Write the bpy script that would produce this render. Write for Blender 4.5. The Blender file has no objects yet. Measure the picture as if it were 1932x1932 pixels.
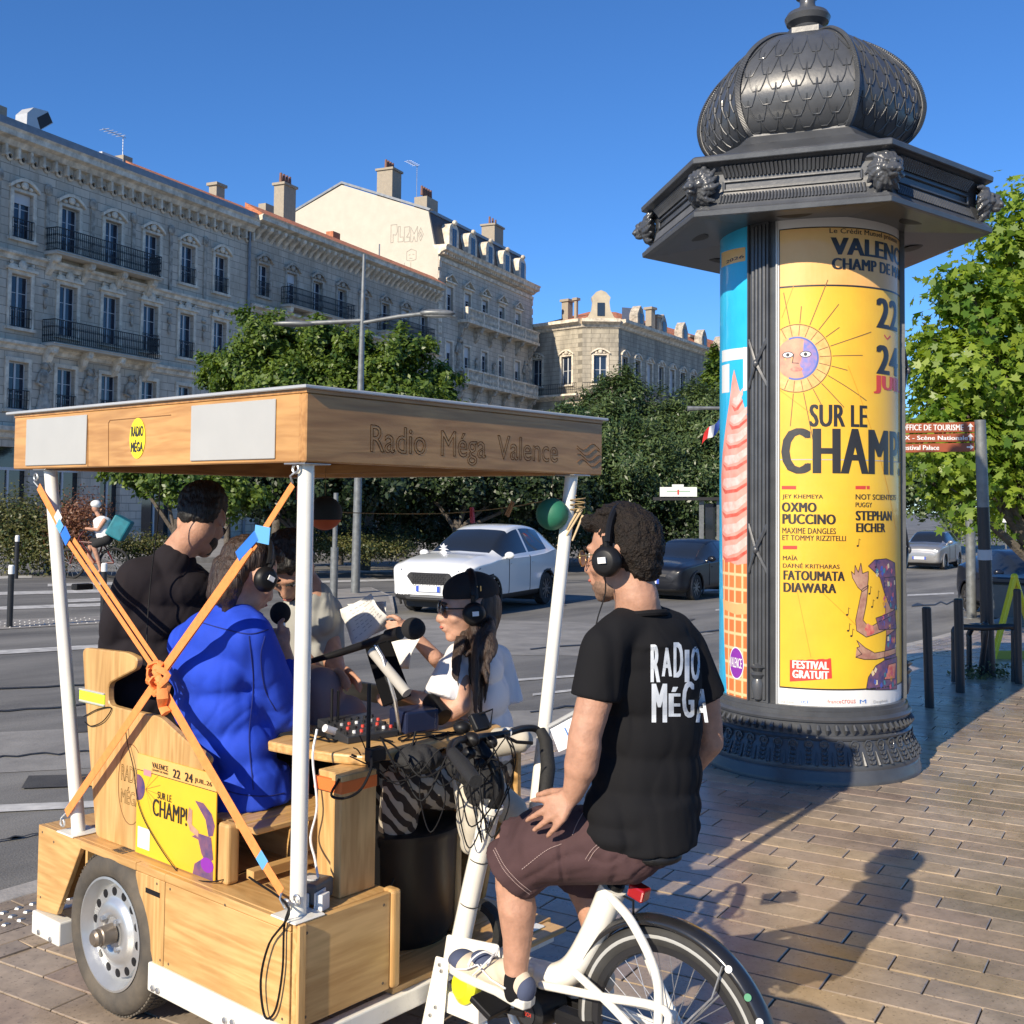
import bpy, bmesh, math, random
import numpy as np
from mathutils import Vector, Matrix, noise
from mathutils.bvhtree import BVHTree
random.seed(7); rng = np.random.default_rng(7)
R = math.radians
# ---------------------------------------------------------------- camera, sky, sun
scn = bpy.context.scene
EYE = 1.85; YAW = R(49.9); PITCH = math.atan(95/2104.); ROLL = R(0.6); FPX = 2104.; PX, PY = 966., 856.
cf = Vector((math.sin(YAW)*math.cos(PITCH), math.cos(YAW)*math.cos(PITCH), math.sin(PITCH)))
r0 = Vector((math.cos(YAW), -math.sin(YAW), 0)); u0 = r0.cross(cf)
cr = math.cos(ROLL)*r0 + math.sin(ROLL)*u0; cu = -math.sin(ROLL)*r0 + math.cos(ROLL)*u0
CAM = Vector((0, 0, EYE))
cd = bpy.data.cameras.new('camera'); cam = bpy.data.objects.new('camera', cd); scn.collection.objects.link(cam)
cam.matrix_world = Matrix(((cr.x, cu.x, -cf.x, 0), (cr.y, cu.y, -cf.y, 0), (cr.z, cu.z, -cf.z, EYE), (0, 0, 0, 1)))
cd.sensor_fit = 'HORIZONTAL'; cd.sensor_width = 36; cd.lens = 36*FPX/1932.; cd.shift_x = 0; cd.shift_y = -(966-PY)/1932.
cd.clip_start = .05; cd.clip_end = 2000
scn.camera = cam
SUN = Vector((1.76, .20, -1.0)).normalized()
world = bpy.data.worlds.new('World'); scn.world = world; world.use_nodes = True
wn = world.node_tree; wn.nodes.clear()
sky = wn.nodes.new('ShaderNodeTexSky'); sky.sky_type = 'NISHITA'; sky.sun_disc = False
sky.sun_elevation = math.asin(-SUN.z); sky.sun_rotation = math.atan2(-SUN.x, -SUN.y)
sky.air_density = .85; sky.dust_density = 0; sky.ozone_density = 10; sky.altitude = 120
bg = wn.nodes.new('ShaderNodeBackground'); bg.inputs[1].default_value = .122
wo = wn.nodes.new('ShaderNodeOutputWorld')
hsv = wn.nodes.new('ShaderNodeHueSaturation'); hsv.inputs['Saturation'].default_value = 1.04; wn.links.new(sky.outputs[0], hsv.inputs['Color']); wn.links.new(hsv.outputs[0], bg.inputs[0]); wn.links.new(bg.outputs[0], wo.inputs[0])
sl = bpy.data.lights.new('sun', 'SUN'); sl.energy = 4.9; sl.angle = R(.5); sl.color = (1, .88, .70)
so = bpy.data.objects.new('sun', sl); scn.collection.objects.link(so); so.rotation_euler = SUN.to_track_quat('-Z', 'Y').to_euler(); so.location = (-8, 0, 12)
scn.view_settings.view_transform = 'Standard'; scn.view_settings.look = 'None'; scn.view_settings.gamma = 1
scn.view_settings.use_curve_mapping = False; scn.view_settings.exposure = .45

# ---------------------------------------------------------------- measuring: photo pixel (1932 wide) -> point in the place
def ray(x, y): return (cf*FPX + cr*(x-PX) - cu*(y-PY))/FPX
def at(x, y, X=None, Y=None, Z=None, D=None):
    d = ray(x, y)
    t = X/d.x if X is not None else Y/d.y if Y is not None else (Z-EYE)/d.z if Z is not None else D
    return CAM + d*t
def ss(a, b, x):
    t = min(1, max(0, (x-a)/(b-a))); return t*t*(3-2*t)
def plazaz(x, y=0): return -.22*ss(9, 20, x)-.25*ss(20, 36, x)
def roadz(x, y): return -.10-.24*ss(4, 18, x)-.25*ss(18, 34, x)+.20*ss(16, 22, y)*(1-ss(12, 24, x))
def onroad(px, py):
    p = at(px, py, Z=-.2)
    for i in range(8): p = at(px, py, Z=roadz(p.x, p.y))
    return p
def onplaza(px, py):
    p = at(px, py, Z=-.1)
    for i in range(8): p = at(px, py, Z=plazaz(p.x))
    return p
def V(*a): return Vector(a)

# ---------------------------------------------------------------- mesh helpers
col = scn.collection
def tag(o, label=None, cat=None, group=None, kind=None):
    if label: o['label'] = label
    if cat: o['category'] = cat
    if group: o['group'] = group
    if kind: o['kind'] = kind
    return o
def empty(name, loc, label, cat, group=None, rz=0):
    o = bpy.data.objects.new(name, None); col.objects.link(o); o.location = loc; o.rotation_euler = (0, 0, rz)
    o.empty_display_size = .2
    return tag(o, label, cat, group)
def children(o): return [c for c in bpy.data.objects if c.parent == o]
def copy_tree(o, parent=None):
    c = o.copy(); col.objects.link(c); c.parent = parent
    for k in children(o): copy_tree(k, c)
    return c
WL = {}
def frame(z, xh=(1, 0, 0)):
    z = Vector(z).normalized(); x = Vector(xh)
    if abs(z.dot(x)) > .95: x = Vector((0, 1, 0))
    x = (x - z*x.dot(z)).normalized(); return x, z.cross(x), z
class MB:
    def __init__(s): s.v = []; s.f = []; s.uv = None
    def add(s, vs, fs):
        n = len(s.v); s.v += [tuple(p) for p in vs]; s.f += [tuple(i+n for i in f) for f in fs]; return s
    def box(s, a, b, M=None):
        (x0, y0, z0), (x1, y1, z1) = a, b
        vs = [Vector(p) for p in ((x0,y0,z0),(x1,y0,z0),(x1,y1,z0),(x0,y1,z0),(x0,y0,z1),(x1,y0,z1),(x1,y1,z1),(x0,y1,z1))]
        if M: vs = [M @ p for p in vs]
        return s.add(vs, [(3,2,1,0),(4,5,6,7),(0,1,5,4),(1,2,6,5),(2,3,7,6),(3,0,4,7)])
    def hexa(s, q): # 8 corner points
        return s.add(q, [(3,2,1,0),(4,5,6,7),(0,1,5,4),(1,2,6,5),(2,3,7,6),(3,0,4,7)])
    def beam(s, p, q, w, h, up=(0, 0, 1)):
        p, q = Vector(p), Vector(q); z = (q-p).normalized(); up = Vector(up)
        if abs(z.dot(up)) > .97: up = Vector((0, 1, 0))
        a = z.cross(up).normalized()*w/2; b = a.cross(z).normalized()*h/2
        return s.hexa([p-a-b, p+a-b, p+a+b, p-a+b, q-a-b, q+a-b, q+a+b, q-a+b])
    def cone(s, p, q, r1, r2, n=12, caps=True, xh=(1, 0, 0), ph=0):
        p, q = Vector(p), Vector(q); x, y, z = frame(q-p, xh); vs = []
        for c, r in ((p, r1), (q, r2)):
            for i in range(n):
                a = 2*math.pi*i/n+ph; vs.append(c + x*r*math.cos(a) + y*r*math.sin(a))
        fs = [(i, (i+1) % n, n+(i+1) % n, n+i) for i in range(n)]
        if caps: fs += [tuple(range(n-1, -1, -1)), tuple(range(n, 2*n))]
        return s.add(vs, fs)
    def tube(s, pts, r, n=8, closed=False, flat=None):
        pts = [Vector(p) for p in pts]; m = len(pts); vs = []; px = None
        rr = r if hasattr(r, '__len__') else [r]*m
        for i, p in enumerate(pts):
            t = (pts[(i+1) % m]-pts[i-1]) if closed else (pts[min(i+1, m-1)]-pts[max(i-1, 0)])
            if t.length < 1e-9: t = Vector((0, 0, 1))
            t.normalize()
            if px is None: x, y, _ = frame(t, (0, 0, 1) if abs(t.z) < .9 else (1, 0, 0))
            else:
                x = px - t*px.dot(t); x.normalize(); y = t.cross(x)
            px = x
            for k in range(n):
                a = 2*math.pi*k/n; vs.append(p + x*rr[i]*math.cos(a)*(flat or 1) + y*rr[i]*math.sin(a))
        fs = []
        for i in range(m if closed else m-1):
            j = (i+1) % m
            fs += [(i*n+k, i*n+(k+1) % n, j*n+(k+1) % n, j*n+k) for k in range(n)]
        if not closed: fs += [tuple(range(n-1, -1, -1)), tuple((m-1)*n+k for k in range(n))]
        return s.add(vs, fs)
    def lathe(s, prof, c=(0, 0, 0), n=32, axis=(0, 0, 1), a0=0, a1=2*math.pi, ph=0):
        x, y, z = frame(axis); c = Vector(c); full = abs(a1-a0-2*math.pi) < 1e-6; m = n if full else n+1; vs = []
        for r, h in prof:
            for i in range(m):
                a = a0+(a1-a0)*i/n+ph; vs.append(c + x*r*math.cos(a) + y*r*math.sin(a) + z*h)
        fs = []
        for j in range(len(prof)-1):
            for i in range(n if full else n):
                k = (i+1) % m if full else i+1
                fs.append((j*m+i, j*m+k, (j+1)*m+k, (j+1)*m+i))
        return s.add(vs, fs)
    def ball(s, c, r, n=12, m=8, M=None):
        c = Vector(c); r = Vector(r) if hasattr(r, '__len__') else Vector((r, r, r)); vs = []
        for j in range(m+1):
            t = math.pi*j/m
            for i in range(n):
                a = 2*math.pi*i/n; p = Vector((r.x*math.sin(t)*math.cos(a), r.y*math.sin(t)*math.sin(a), r.z*math.cos(t)))
                if M: p = M @ p
                vs.append(c+p)
        return s.add(vs, [(j*n+i, (j+1)*n+i, (j+1)*n+(i+1) % n, j*n+(i+1) % n) for j in range(m) for i in range(n)])
    def prism(s, pts, d): # closed polygon extruded by vector d
        pts = [Vector(p) for p in pts]; d = Vector(d); n = len(pts)
        return s.add(pts+[p+d for p in pts], [tuple(range(n-1, -1, -1)), tuple(range(n, 2*n))]+[(i, (i+1) % n, n+(i+1) % n, n+i) for i in range(n)])
    def xf(s, M): s.v = [tuple(M @ Vector(p)) for p in s.v]; return s
    def build(s, name, mat, parent=None, smooth=False, bevel=0, local=False, seg=1, weld=False, sharp=40):
        me = bpy.data.meshes.new(name)
        off = Vector((0, 0, 0))
        if parent is not None and not local:
            q = parent
            while q is not None: off = off + q.location; q = q.parent
        me.from_pydata([tuple(Vector(p)-off) for p in s.v] if off.length else s.v, [], s.f)
        bm = bmesh.new(); bm.from_mesh(me)
        if weld: bmesh.ops.remove_doubles(bm, verts=bm.verts, dist=1e-4)
        bmesh.ops.recalc_face_normals(bm, faces=bm.faces)
        if bevel:
            ed = [e for e in bm.edges if len(e.link_faces) == 2 and e.calc_face_angle(0) > R(30)]
            bmesh.ops.bevel(bm, geom=ed, offset=bevel, segments=seg, affect='EDGES', profile=.5, clamp_overlap=True)
        bm.to_mesh(me); bm.free()
        if smooth: me.shade_smooth() if smooth is True and sharp >= 180 else shade(me, sharp)
        if mat: me.materials.append(mat)
        o = bpy.data.objects.new(name, me); col.objects.link(o)
        if parent is not None: o.parent = parent
        return o
def shade(me, ang):
    me.shade_smooth()
    bm = bmesh.new(); bm.from_mesh(me)
    for e in bm.edges:
        e.smooth = not (len(e.link_faces) == 2 and e.calc_face_angle(0) > R(ang))
    bm.to_mesh(me); bm.free()
def npmesh(name, verts, nper, mat, parent=None, smooth=False, attr=None):
    """many separate n-gons: verts (N,nper,3)"""
    N = len(verts); me = bpy.data.meshes.new(name); me.vertices.add(N*nper); me.vertices.foreach_set('co', np.asarray(verts, dtype=np.float32).ravel())
    me.loops.add(N*nper); me.loops.foreach_set('vertex_index', np.arange(N*nper, dtype=np.int32))
    me.polygons.add(N); me.polygons.foreach_set('loop_start', np.arange(N, dtype=np.int32)*nper)
    me.update(calc_edges=True); me.validate()
    if attr is not None:
        a = me.attributes.new('tint', 'FLOAT', 'POINT'); a.data.foreach_set('value', np.repeat(np.asarray(attr, dtype=np.float32), nper))
    if mat: me.materials.append(mat)
    o = bpy.data.objects.new(name, me); col.objects.link(o)
    if parent is not None: o.parent = parent
    return o
def cr_spline(P, n):
    """Catmull-Rom through points, n samples per span"""
    P = [np.array(p, float) for p in P]; P = [2*P[0]-P[1]]+P+[2*P[-1]-P[-2]]; out = []
    for i in range(1, len(P)-2):
        for k in range(n):
            t = k/n; a, b, c, d = P[i-1], P[i], P[i+1], P[i+2]
            out.append(.5*((2*b)+(c-a)*t+(2*a-5*b+4*c-d)*t*t+(3*b-3*c+d-a)*t**3))
    out.append(P[-2]); return out
def cable(pts, r, name, mat, parent=None, n=6, k=6, **kw):
    return MB().tube([Vector(p) for p in cr_spline(pts, k)], r, n).build(name, mat, parent, smooth=True)

# ---------------------------------------------------------------- materials
def nt(name):
    m = bpy.data.materials.new(name); m.use_nodes = True; t = m.node_tree; return m, t, t.nodes['Principled BSDF']
def c4(c): return (c[0], c[1], c[2], 1)
MC = {}
def mat(name, c, rough=.6, metal=0, var=0, vs=6, bump=0, bs=40, coat=0, spec=.5, c2=None, trans=0, sub=0, stretch=None, sheen=0, dist=.01, det=6, crease=0):
    if name in MC: return MC[name]
    m, t, b = nt(name); N, L = t.nodes, t.links
    b.inputs['Base Color'].default_value = c4(c); b.inputs['Roughness'].default_value = rough; b.inputs['Metallic'].default_value = metal
    b.inputs['Coat Weight'].default_value = coat; b.inputs['Coat Roughness'].default_value = .08; b.inputs['Specular IOR Level'].default_value = spec
    b.inputs['Transmission Weight'].default_value = trans; b.inputs['Sheen Weight'].default_value = sheen
    if sub: b.inputs['Subsurface Weight'].default_value = sub; b.inputs['Subsurface Radius'].default_value = (.02, .008, .004); b.inputs['Subsurface Scale'].default_value = .6
    tc = N.new('ShaderNodeTexCoord'); src = tc.outputs['Object']
    if stretch:
        mp = N.new('ShaderNodeMapping'); mp.inputs['Scale'].default_value = stretch; L.new(src, mp.inputs[0]); src = mp.outputs[0]
    if var or c2:
        nz = N.new('ShaderNodeTexNoise'); nz.inputs['Scale'].default_value = vs; nz.inputs['Detail'].default_value = det; nz.inputs['Roughness'].default_value = .6
        L.new(src, nz.inputs['Vector'])
        mx = N.new('ShaderNodeMix'); mx.data_type = 'RGBA'
        ca = c; cb = c2 if c2 else tuple(min(1, k*(1+var)) for k in c)
        if not c2: ca = tuple(k*(1-var) for k in c)
        mx.inputs[6].default_value = c4(ca); mx.inputs[7].default_value = c4(cb)
        mr = N.new('ShaderNodeMapRange'); mr.inputs[1].default_value = .33; mr.inputs[2].default_value = .67
        L.new(nz.outputs[0], mr.inputs[0]); L.new(mr.outputs[0], mx.inputs[0]); L.new(mx.outputs[2], b.inputs['Base Color'])
        r2 = N.new('ShaderNodeMapRange'); r2.inputs[3].default_value = max(0, rough-.08); r2.inputs[4].default_value = min(1, rough+.08)
        L.new(nz.outputs[0], r2.inputs[0]); L.new(r2.outputs[0], b.inputs['Roughness'])
    if bump:
        n2 = N.new('ShaderNodeTexNoise'); n2.inputs['Scale'].default_value = bs; n2.inputs['Detail'].default_value = 5; L.new(src, n2.inputs['Vector'])
        bp = N.new('ShaderNodeBump'); bp.inputs['Strength'].default_value = bump; bp.inputs['Distance'].default_value = dist
        L.new(n2.outputs[0], bp.inputs['Height']); L.new(bp.outputs[0], b.inputs['Normal'])
    if crease:   # cloth: narrow wandering creases
        prev = None
        for k, (sc_, st_, ds_) in enumerate((((5.0, 5.0, 1.0), .5, .012), ((9, 7, 2.0), .22, .005))):
            mp = N.new('ShaderNodeMapping'); mp.inputs['Scale'].default_value = [q*crease for q in sc_]; mp.inputs['Rotation'].default_value = (.45-.9*k, .35, .3); L.new(tc.outputs['Object'], mp.inputs[0])
            nz = N.new('ShaderNodeTexNoise'); nz.inputs['Scale'].default_value = 1; nz.inputs['Detail'].default_value = 1.2; nz.inputs['Distortion'].default_value = .35; L.new(mp.outputs[0], nz.inputs['Vector'])
            a = N.new('ShaderNodeMath'); a.operation = 'SUBTRACT'; a.inputs[1].default_value = .5; L.new(nz.outputs[0], a.inputs[0]); a2 = N.new('ShaderNodeMath'); a2.operation = 'ABSOLUTE'; L.new(a.outputs[0], a2.inputs[0])
            mr = N.new('ShaderNodeMapRange'); mr.interpolation_type = 'SMOOTHSTEP'; mr.inputs[1].default_value = 0; mr.inputs[2].default_value = .10; L.new(a2.outputs[0], mr.inputs[0])
            b2 = N.new('ShaderNodeBump'); b2.inputs['Strength'].default_value = st_; b2.inputs['Distance'].default_value = ds_; L.new(mr.outputs[0], b2.inputs['Height'])
            if prev: L.new(prev, b2.inputs['Normal'])
            elif bump: L.new(bp.outputs[0], b2.inputs['Normal'])
            prev = b2.outputs[0]
        L.new(prev, b.inputs['Normal'])
    MC[name] = m; return m
def wood(name, c1, c2, axis, rough=.45, scale=1., knots=True, coat=.15):
    """sawn pine; axis = grain direction 0,1,2"""
    if name in MC: return MC[name]
    m, t, b = nt(name); N, L = t.nodes, t.links
    tc = N.new('ShaderNodeTexCoord'); mp = N.new('ShaderNodeMapping'); s = [9., 9., 9.]; s[axis] = .9; mp.inputs['Scale'].default_value = [k*scale for k in s]
    L.new(tc.outputs['Object'], mp.inputs[0])
    n1 = N.new('ShaderNodeTexNoise'); n1.inputs['Scale'].default_value = 1.1; n1.inputs['Detail'].default_value = 3; n1.inputs['Distortion'].default_value = .6; L.new(mp.outputs[0], n1.inputs['Vector'])
    wv = N.new('ShaderNodeMath'); wv.operation = 'MULTIPLY'; wv.inputs[1].default_value = 34; L.new(n1.outputs[0], wv.inputs[0])
    sn = N.new('ShaderNodeMath'); sn.operation = 'SINE'; L.new(wv.outputs[0], sn.inputs[0])
    n2 = N.new('ShaderNodeTexNoise'); n2.inputs['Scale'].default_value = 6; n2.inputs['Detail'].default_value = 6; L.new(mp.outputs[0], n2.inputs['Vector'])
    ad = N.new('ShaderNodeMath'); ad.operation = 'MULTIPLY_ADD'; ad.inputs[1].default_value = .16; L.new(sn.outputs[0], ad.inputs[0]); L.new(n2.outputs[0], ad.inputs[2])
    rp = N.new('ShaderNodeValToRGB'); e = rp.color_ramp.elements; e[0].position = .25; e[0].color = c4(c2); e[1].position = .75; e[1].color = c4(c1); L.new(ad.outputs[0], rp.inputs[0])
    out = rp.outputs[0]
    if knots:
        m2 = N.new('ShaderNodeMapping'); s = [7., 7., 7.]; s[axis] = 3.2; m2.inputs['Scale'].default_value = s; L.new(tc.outputs['Object'], m2.inputs[0])
        vo = N.new('ShaderNodeTexVoronoi'); vo.inputs['Scale'].default_value = .75; L.new(m2.outputs[0], vo.inputs['Vector'])
        r2 = N.new('ShaderNodeValToRGB'); r2.color_ramp.elements[0].position = .04; r2.color_ramp.elements[0].color = (1, 1, 1, 1); r2.color_ramp.elements[1].position = .11; r2.color_ramp.elements[1].color = (0, 0, 0, 1)
        L.new(vo.outputs['Distance'], r2.inputs[0])
        mx = N.new('ShaderNodeMix'); mx.data_type = 'RGBA'; mx.inputs[7].default_value = c4([k*.28 for k in c2]); L.new(r2.outputs[0], mx.inputs[0]); L.new(out, mx.inputs[6]); out = mx.outputs[2]
    # broad staining
    n3 = N.new('ShaderNodeTexNoise'); n3.inputs['Scale'].default_value = 2.2; n3.inputs['Detail'].default_value = 4; L.new(tc.outputs['Object'], n3.inputs['Vector'])
    hs = N.new('ShaderNodeHueSaturation'); mr = N.new('ShaderNodeMapRange'); mr.inputs[3].default_value = .62; mr.inputs[4].default_value = 1.24; L.new(n3.outputs[0], mr.inputs[0]); L.new(mr.outputs[0], hs.inputs['Value']); L.new(out, hs.inputs['Color'])
    L.new(hs.outputs[0], b.inputs['Base Color'])
    bp = N.new('ShaderNodeBump'); bp.inputs['Strength'].default_value = .35; bp.inputs['Distance'].default_value = .002; L.new(ad.outputs[0], bp.inputs['Height']); L.new(bp.outputs[0], b.inputs['Normal'])
    b.inputs['Roughness'].default_value = rough; b.inputs['Coat Weight'].default_value = coat; b.inputs['Coat Roughness'].default_value = .3
    MC[name] = m; return m
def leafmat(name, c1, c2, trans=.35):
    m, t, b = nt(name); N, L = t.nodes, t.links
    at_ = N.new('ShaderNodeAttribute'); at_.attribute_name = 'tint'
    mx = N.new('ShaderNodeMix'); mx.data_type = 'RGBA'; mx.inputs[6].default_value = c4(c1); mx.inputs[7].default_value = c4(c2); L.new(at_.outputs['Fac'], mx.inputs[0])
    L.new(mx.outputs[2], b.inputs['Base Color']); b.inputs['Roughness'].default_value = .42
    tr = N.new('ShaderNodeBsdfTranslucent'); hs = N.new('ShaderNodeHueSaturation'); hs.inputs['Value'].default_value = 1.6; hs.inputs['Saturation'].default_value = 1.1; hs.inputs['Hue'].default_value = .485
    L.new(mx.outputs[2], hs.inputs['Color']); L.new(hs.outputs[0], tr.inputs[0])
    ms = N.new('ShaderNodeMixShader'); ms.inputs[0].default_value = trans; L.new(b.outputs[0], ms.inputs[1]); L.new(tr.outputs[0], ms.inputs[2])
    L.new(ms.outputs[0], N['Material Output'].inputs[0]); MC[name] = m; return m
PINE1, PINE2 = (.68, .42, .165), (.50, .28, .095)
W0 = wood('pine grain x', PINE1, PINE2, 0); W1 = wood('pine grain y', PINE1, PINE2, 1); W2 = wood('pine grain z', PINE1, PINE2, 2)
RW0 = wood('roof pine x', (.56, .29, .095), (.40, .19, .055), 0); RW1 = wood('roof pine y', (.62, .34, .12), (.47, .235, .075), 1)
WHITE = mat('white gloss paint', (.80, .78, .70), .28, coat=.4, var=.04, vs=9, bump=.04, bs=14)
BLACKP = mat('black plastic', (.010, .010, .011), .45, var=.2, spec=.3)
BLACKM = mat('black rubber', (.015, .015, .015), .75, bump=.2, bs=120)
STEEL = mat('galvanised steel', (.52, .53, .54), .38, .85, var=.12, vs=14)
ALU = mat('grey aluminium panel', (.50, .51, .51), .42, .25, var=.04, vs=3)
SILVER = mat('silver wheel paint', (.56, .57, .57), .34, .7, var=.06, vs=12)
GLASS = mat('dark window glass', (.02, .025, .03), .04, spec=.9)
CABLE = mat('black cable', (.008, .008, .009), .6, spec=.2)
SKIN = mat('light skin', (.52, .29, .20), .58, var=.13, vs=26, sub=.05, bump=.35, bs=120, dist=.004)
SKIN2 = mat('tanned skin', (.45, .24, .155), .58, var=.14, vs=26, sub=.05, bump=.35, bs=120, dist=.004)

# ---------------------------------------------------------------- lettering
def text_mesh(body, size=1, offset=0, align='LEFT', shear=0, spacing=1., outline=0):
    cu_ = bpy.data.curves.new('t', 'FONT'); cu_.body = body; cu_.size = size; cu_.offset = offset; cu_.align_x = align; cu_.shear = shear; cu_.space_character = spacing
    cu_.fill_mode = 'FRONT'; cu_.resolution_u = 3
    if outline: cu_.fill_mode = 'NONE'; cu_.bevel_depth = outline; cu_.bevel_resolution = 0
    o = bpy.data.objects.new('t', cu_); col.objects.link(o)
    bpy.context.view_layer.update(); dg = bpy.context.evaluated_depsgraph_get(); me = bpy.data.meshes.new_from_object(o.evaluated_get(dg))
    bpy.data.objects.remove(o); bpy.data.curves.remove(cu_)
    return me
def lettering(body, box, fn, m, parent, name='lettering', bold=.02, fit=True, maxlen=None, jitter=0, spacing=1., outline=0, local=False):
    """fit the text into box=(u0,v0,u1,v1) and map it with fn(u,v)->point"""
    me = text_mesh(body, 1, 0, spacing=spacing+bold*1.2, outline=outline); bm = bmesh.new(); bm.from_mesh(me)
    if bold > .006 and not outline:   # heavier strokes: the same outline laid beside itself, each copy a hair above the last
        for k_, dx_ in enumerate((-bold, -bold*.4, bold*.4, bold)):
            n_ = len(bm.verts); bm.from_mesh(me); bm.verts.ensure_lookup_table()
            for v in bm.verts[n_:]: v.co.x += dx_; v.co.z += 1+k_
    bpy.data.meshes.remove(me)
    if not bm.verts: bm.free(); return None
    xs = [v.co.x for v in bm.verts]; ys = [v.co.y for v in bm.verts]; x0, x1, y0, y1 = min(xs), max(xs), min(ys), max(ys)
    u0, v0, u1, v1 = box
    for v in bm.verts: v.co = Vector((u0+(v.co.x-x0)/(x1-x0)*(u1-u0), v0+(v.co.y-y0)/(y1-y0)*(v1-v0), v.co.z))
    if jitter:
        seen = set(); k = 0
        for v in sorted(bm.verts, key=lambda v: v.co.x):
            if v in seen: continue
            st = [v]; isl = []
            while st:
                w = st.pop()
                if w in seen: continue
                seen.add(w); isl.append(w); st += [e.other_vert(w) for e in w.link_edges]
            cx = sum(w.co.x for w in isl)/len(isl); cy = sum(w.co.y for w in isl)/len(isl)
            a = random.uniform(-1, 1)*jitter; dy = random.uniform(-1, 1)*jitter*(v1-v0)*.35; sc = 1+random.uniform(-.6, 1)*jitter
            for w in isl:
                dx_, dy_ = w.co.x-cx, w.co.y-cy
                w.co = Vector((cx+dx_*math.cos(a)-dy_*math.sin(a), cy+(dx_*math.sin(a)+dy_*math.cos(a))*sc+dy, w.co.z))
    if maxlen:
        bmesh.ops.triangulate(bm, faces=bm.faces)
        for _ in range(5):
            ed = [e for e in bm.edges if e.calc_length() > maxlen]
            if not ed: break
            bmesh.ops.subdivide_edges(bm, edges=ed, cuts=1)
            bmesh.ops.triangulate(bm, faces=bm.faces)
    off = Vector((0, 0, 0))
    if not local:
        q = parent
        while q is not None: off = off+q.location; q = q.parent
    for v in bm.verts:
        x_, y_, z_ = v.co; p = Vector(fn(x_, y_))
        if z_ > .5:
            n_ = (Vector(fn(x_+.004, y_))-p).cross(Vector(fn(x_, y_+.004))-p); n_.normalize(); p = p+n_*.00012*z_
        v.co = p-off
    out = bpy.data.meshes.new(name); bm.to_mesh(out); bm.free(); out.materials.append(m)
    o = bpy.data.objects.new(name, out); col.objects.link(o); o.parent = parent; return o
def flatpoly(pts, fn, m, parent, name, maxlen=None, uv=True, local=False):
    """polygon in (u,v) mapped by fn; keeps u,v as a UV map"""
    bm = bmesh.new(); vs = [bm.verts.new((p[0], p[1], 0)) for p in pts]; bm.faces.new(vs)
    if maxlen:
        bmesh.ops.triangulate(bm, faces=bm.faces)
        for _ in range(7):
            ed = [e for e in bm.edges if e.calc_length() > maxlen]
            if not ed: break
            bmesh.ops.subdivide_edges(bm, edges=ed, cuts=1); bmesh.ops.triangulate(bm, faces=bm.faces)
    ul = bm.loops.layers.uv.new('uv'); 
    for f in bm.faces:
        for l in f.loops: l[ul].uv = (l.vert.co.x, l.vert.co.y)
    off = Vector((0, 0, 0))
    if not local:
        q = parent
        while q is not None: off = off+q.location; q = q.parent
    for v in bm.verts: v.co = Vector(fn(v.co.x, v.co.y))-off
    out = bpy.data.meshes.new(name); bm.to_mesh(out); bm.free(); out.materials.append(m)
    o = bpy.data.objects.new(name, out); col.objects.link(o); o.parent = parent; return o
def circ(cx, cy, rx, ry=None, n=28, a0=0, a1=2*math.pi): 
    ry = ry or rx; return [(cx+rx*math.cos(a0+(a1-a0)*i/n), cy+ry*math.sin(a0+(a1-a0)*i/n)) for i in range(n)]

# ---------------------------------------------------------------- organic shapes (people, clothes)
def capsule(bm_, p, q, r1, r2, sx=None):
    p, q = Vector(p), Vector(q); mb = MB()
    if (q-p).length > 1e-5: mb.cone(p, q, r1, r2, 16)
    mb.ball(p, r1, 16, 10); mb.ball(q, r2, 16, 10)
    bm_.add(mb.v, mb.f)
def organic(name, prims, mat_, parent, voxel=.01, smooth=6, fn=None, sfac=.5, shaded=True, cut=None):
    """one continuous skin grown round capsules ('c',p,q,r1,r2), balls ('b',c,(rx,ry,rz),M), cones ('k',p,q,r1,r2), chains ('s',[(p,r)..]) and raw MB"""
    mb = MB()
    for q in prims:
        if q[0] == 'c': capsule(mb, *q[1:])
        elif q[0] == 'b': mb.ball(q[1], q[2], 20, 14, q[3] if len(q) > 3 else None)
        elif q[0] == 'k': mb.cone(*q[1:5], n=20)
        elif q[0] == 's':
            ch = q[1]
            for (a, ra), (b, rb) in zip(ch, ch[1:]): capsule(mb, a, b, ra, rb)
        elif q[0] == 'm': mb.add(q[1].v, q[1].f)
    off = Vector((0, 0, 0)); w = parent
    while w is not None: off = off+w.location; w = w.parent
    me = bpy.data.meshes.new(name); me.from_pydata([tuple(Vector(p)-off) for p in mb.v], [], mb.f)
    o = bpy.data.objects.new(name, me); col.objects.link(o)
    md = o.modifiers.new('r', 'REMESH'); md.mode = 'VOXEL'; md.voxel_size = voxel; md.use_smooth_shade = True
    if smooth: sm = o.modifiers.new('s', 'SMOOTH'); sm.iterations = smooth; sm.factor = sfac
    dg = bpy.context.evaluated_depsgraph_get(); m2 = bpy.data.meshes.new_from_object(o.evaluated_get(dg))
    o.modifiers.clear(); o.data = m2; bpy.data.meshes.remove(me); m2.name = name
    if fn or cut:
        bm = bmesh.new(); bm.from_mesh(m2)
        if fn:
            bm.normal_update(); mv = []
            for v in bm.verts: mv.append(fn(v.co+off, v.normal))
            for v, d in zip(bm.verts, mv): v.co = v.co+v.normal*d
        if cut:
            for (pt, nrm) in cut:
                bmesh.ops.bisect_plane(bm, geom=bm.verts[:]+bm.edges[:]+bm.faces[:], plane_co=Vector(pt)-off, plane_no=Vector(nrm), clear_outer=True)
        bm.to_mesh(m2); bm.free()
    m2.shade_smooth(); m2.materials.clear(); m2.materials.append(mat_)
    if parent is not None: o.parent = parent
    return o
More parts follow.
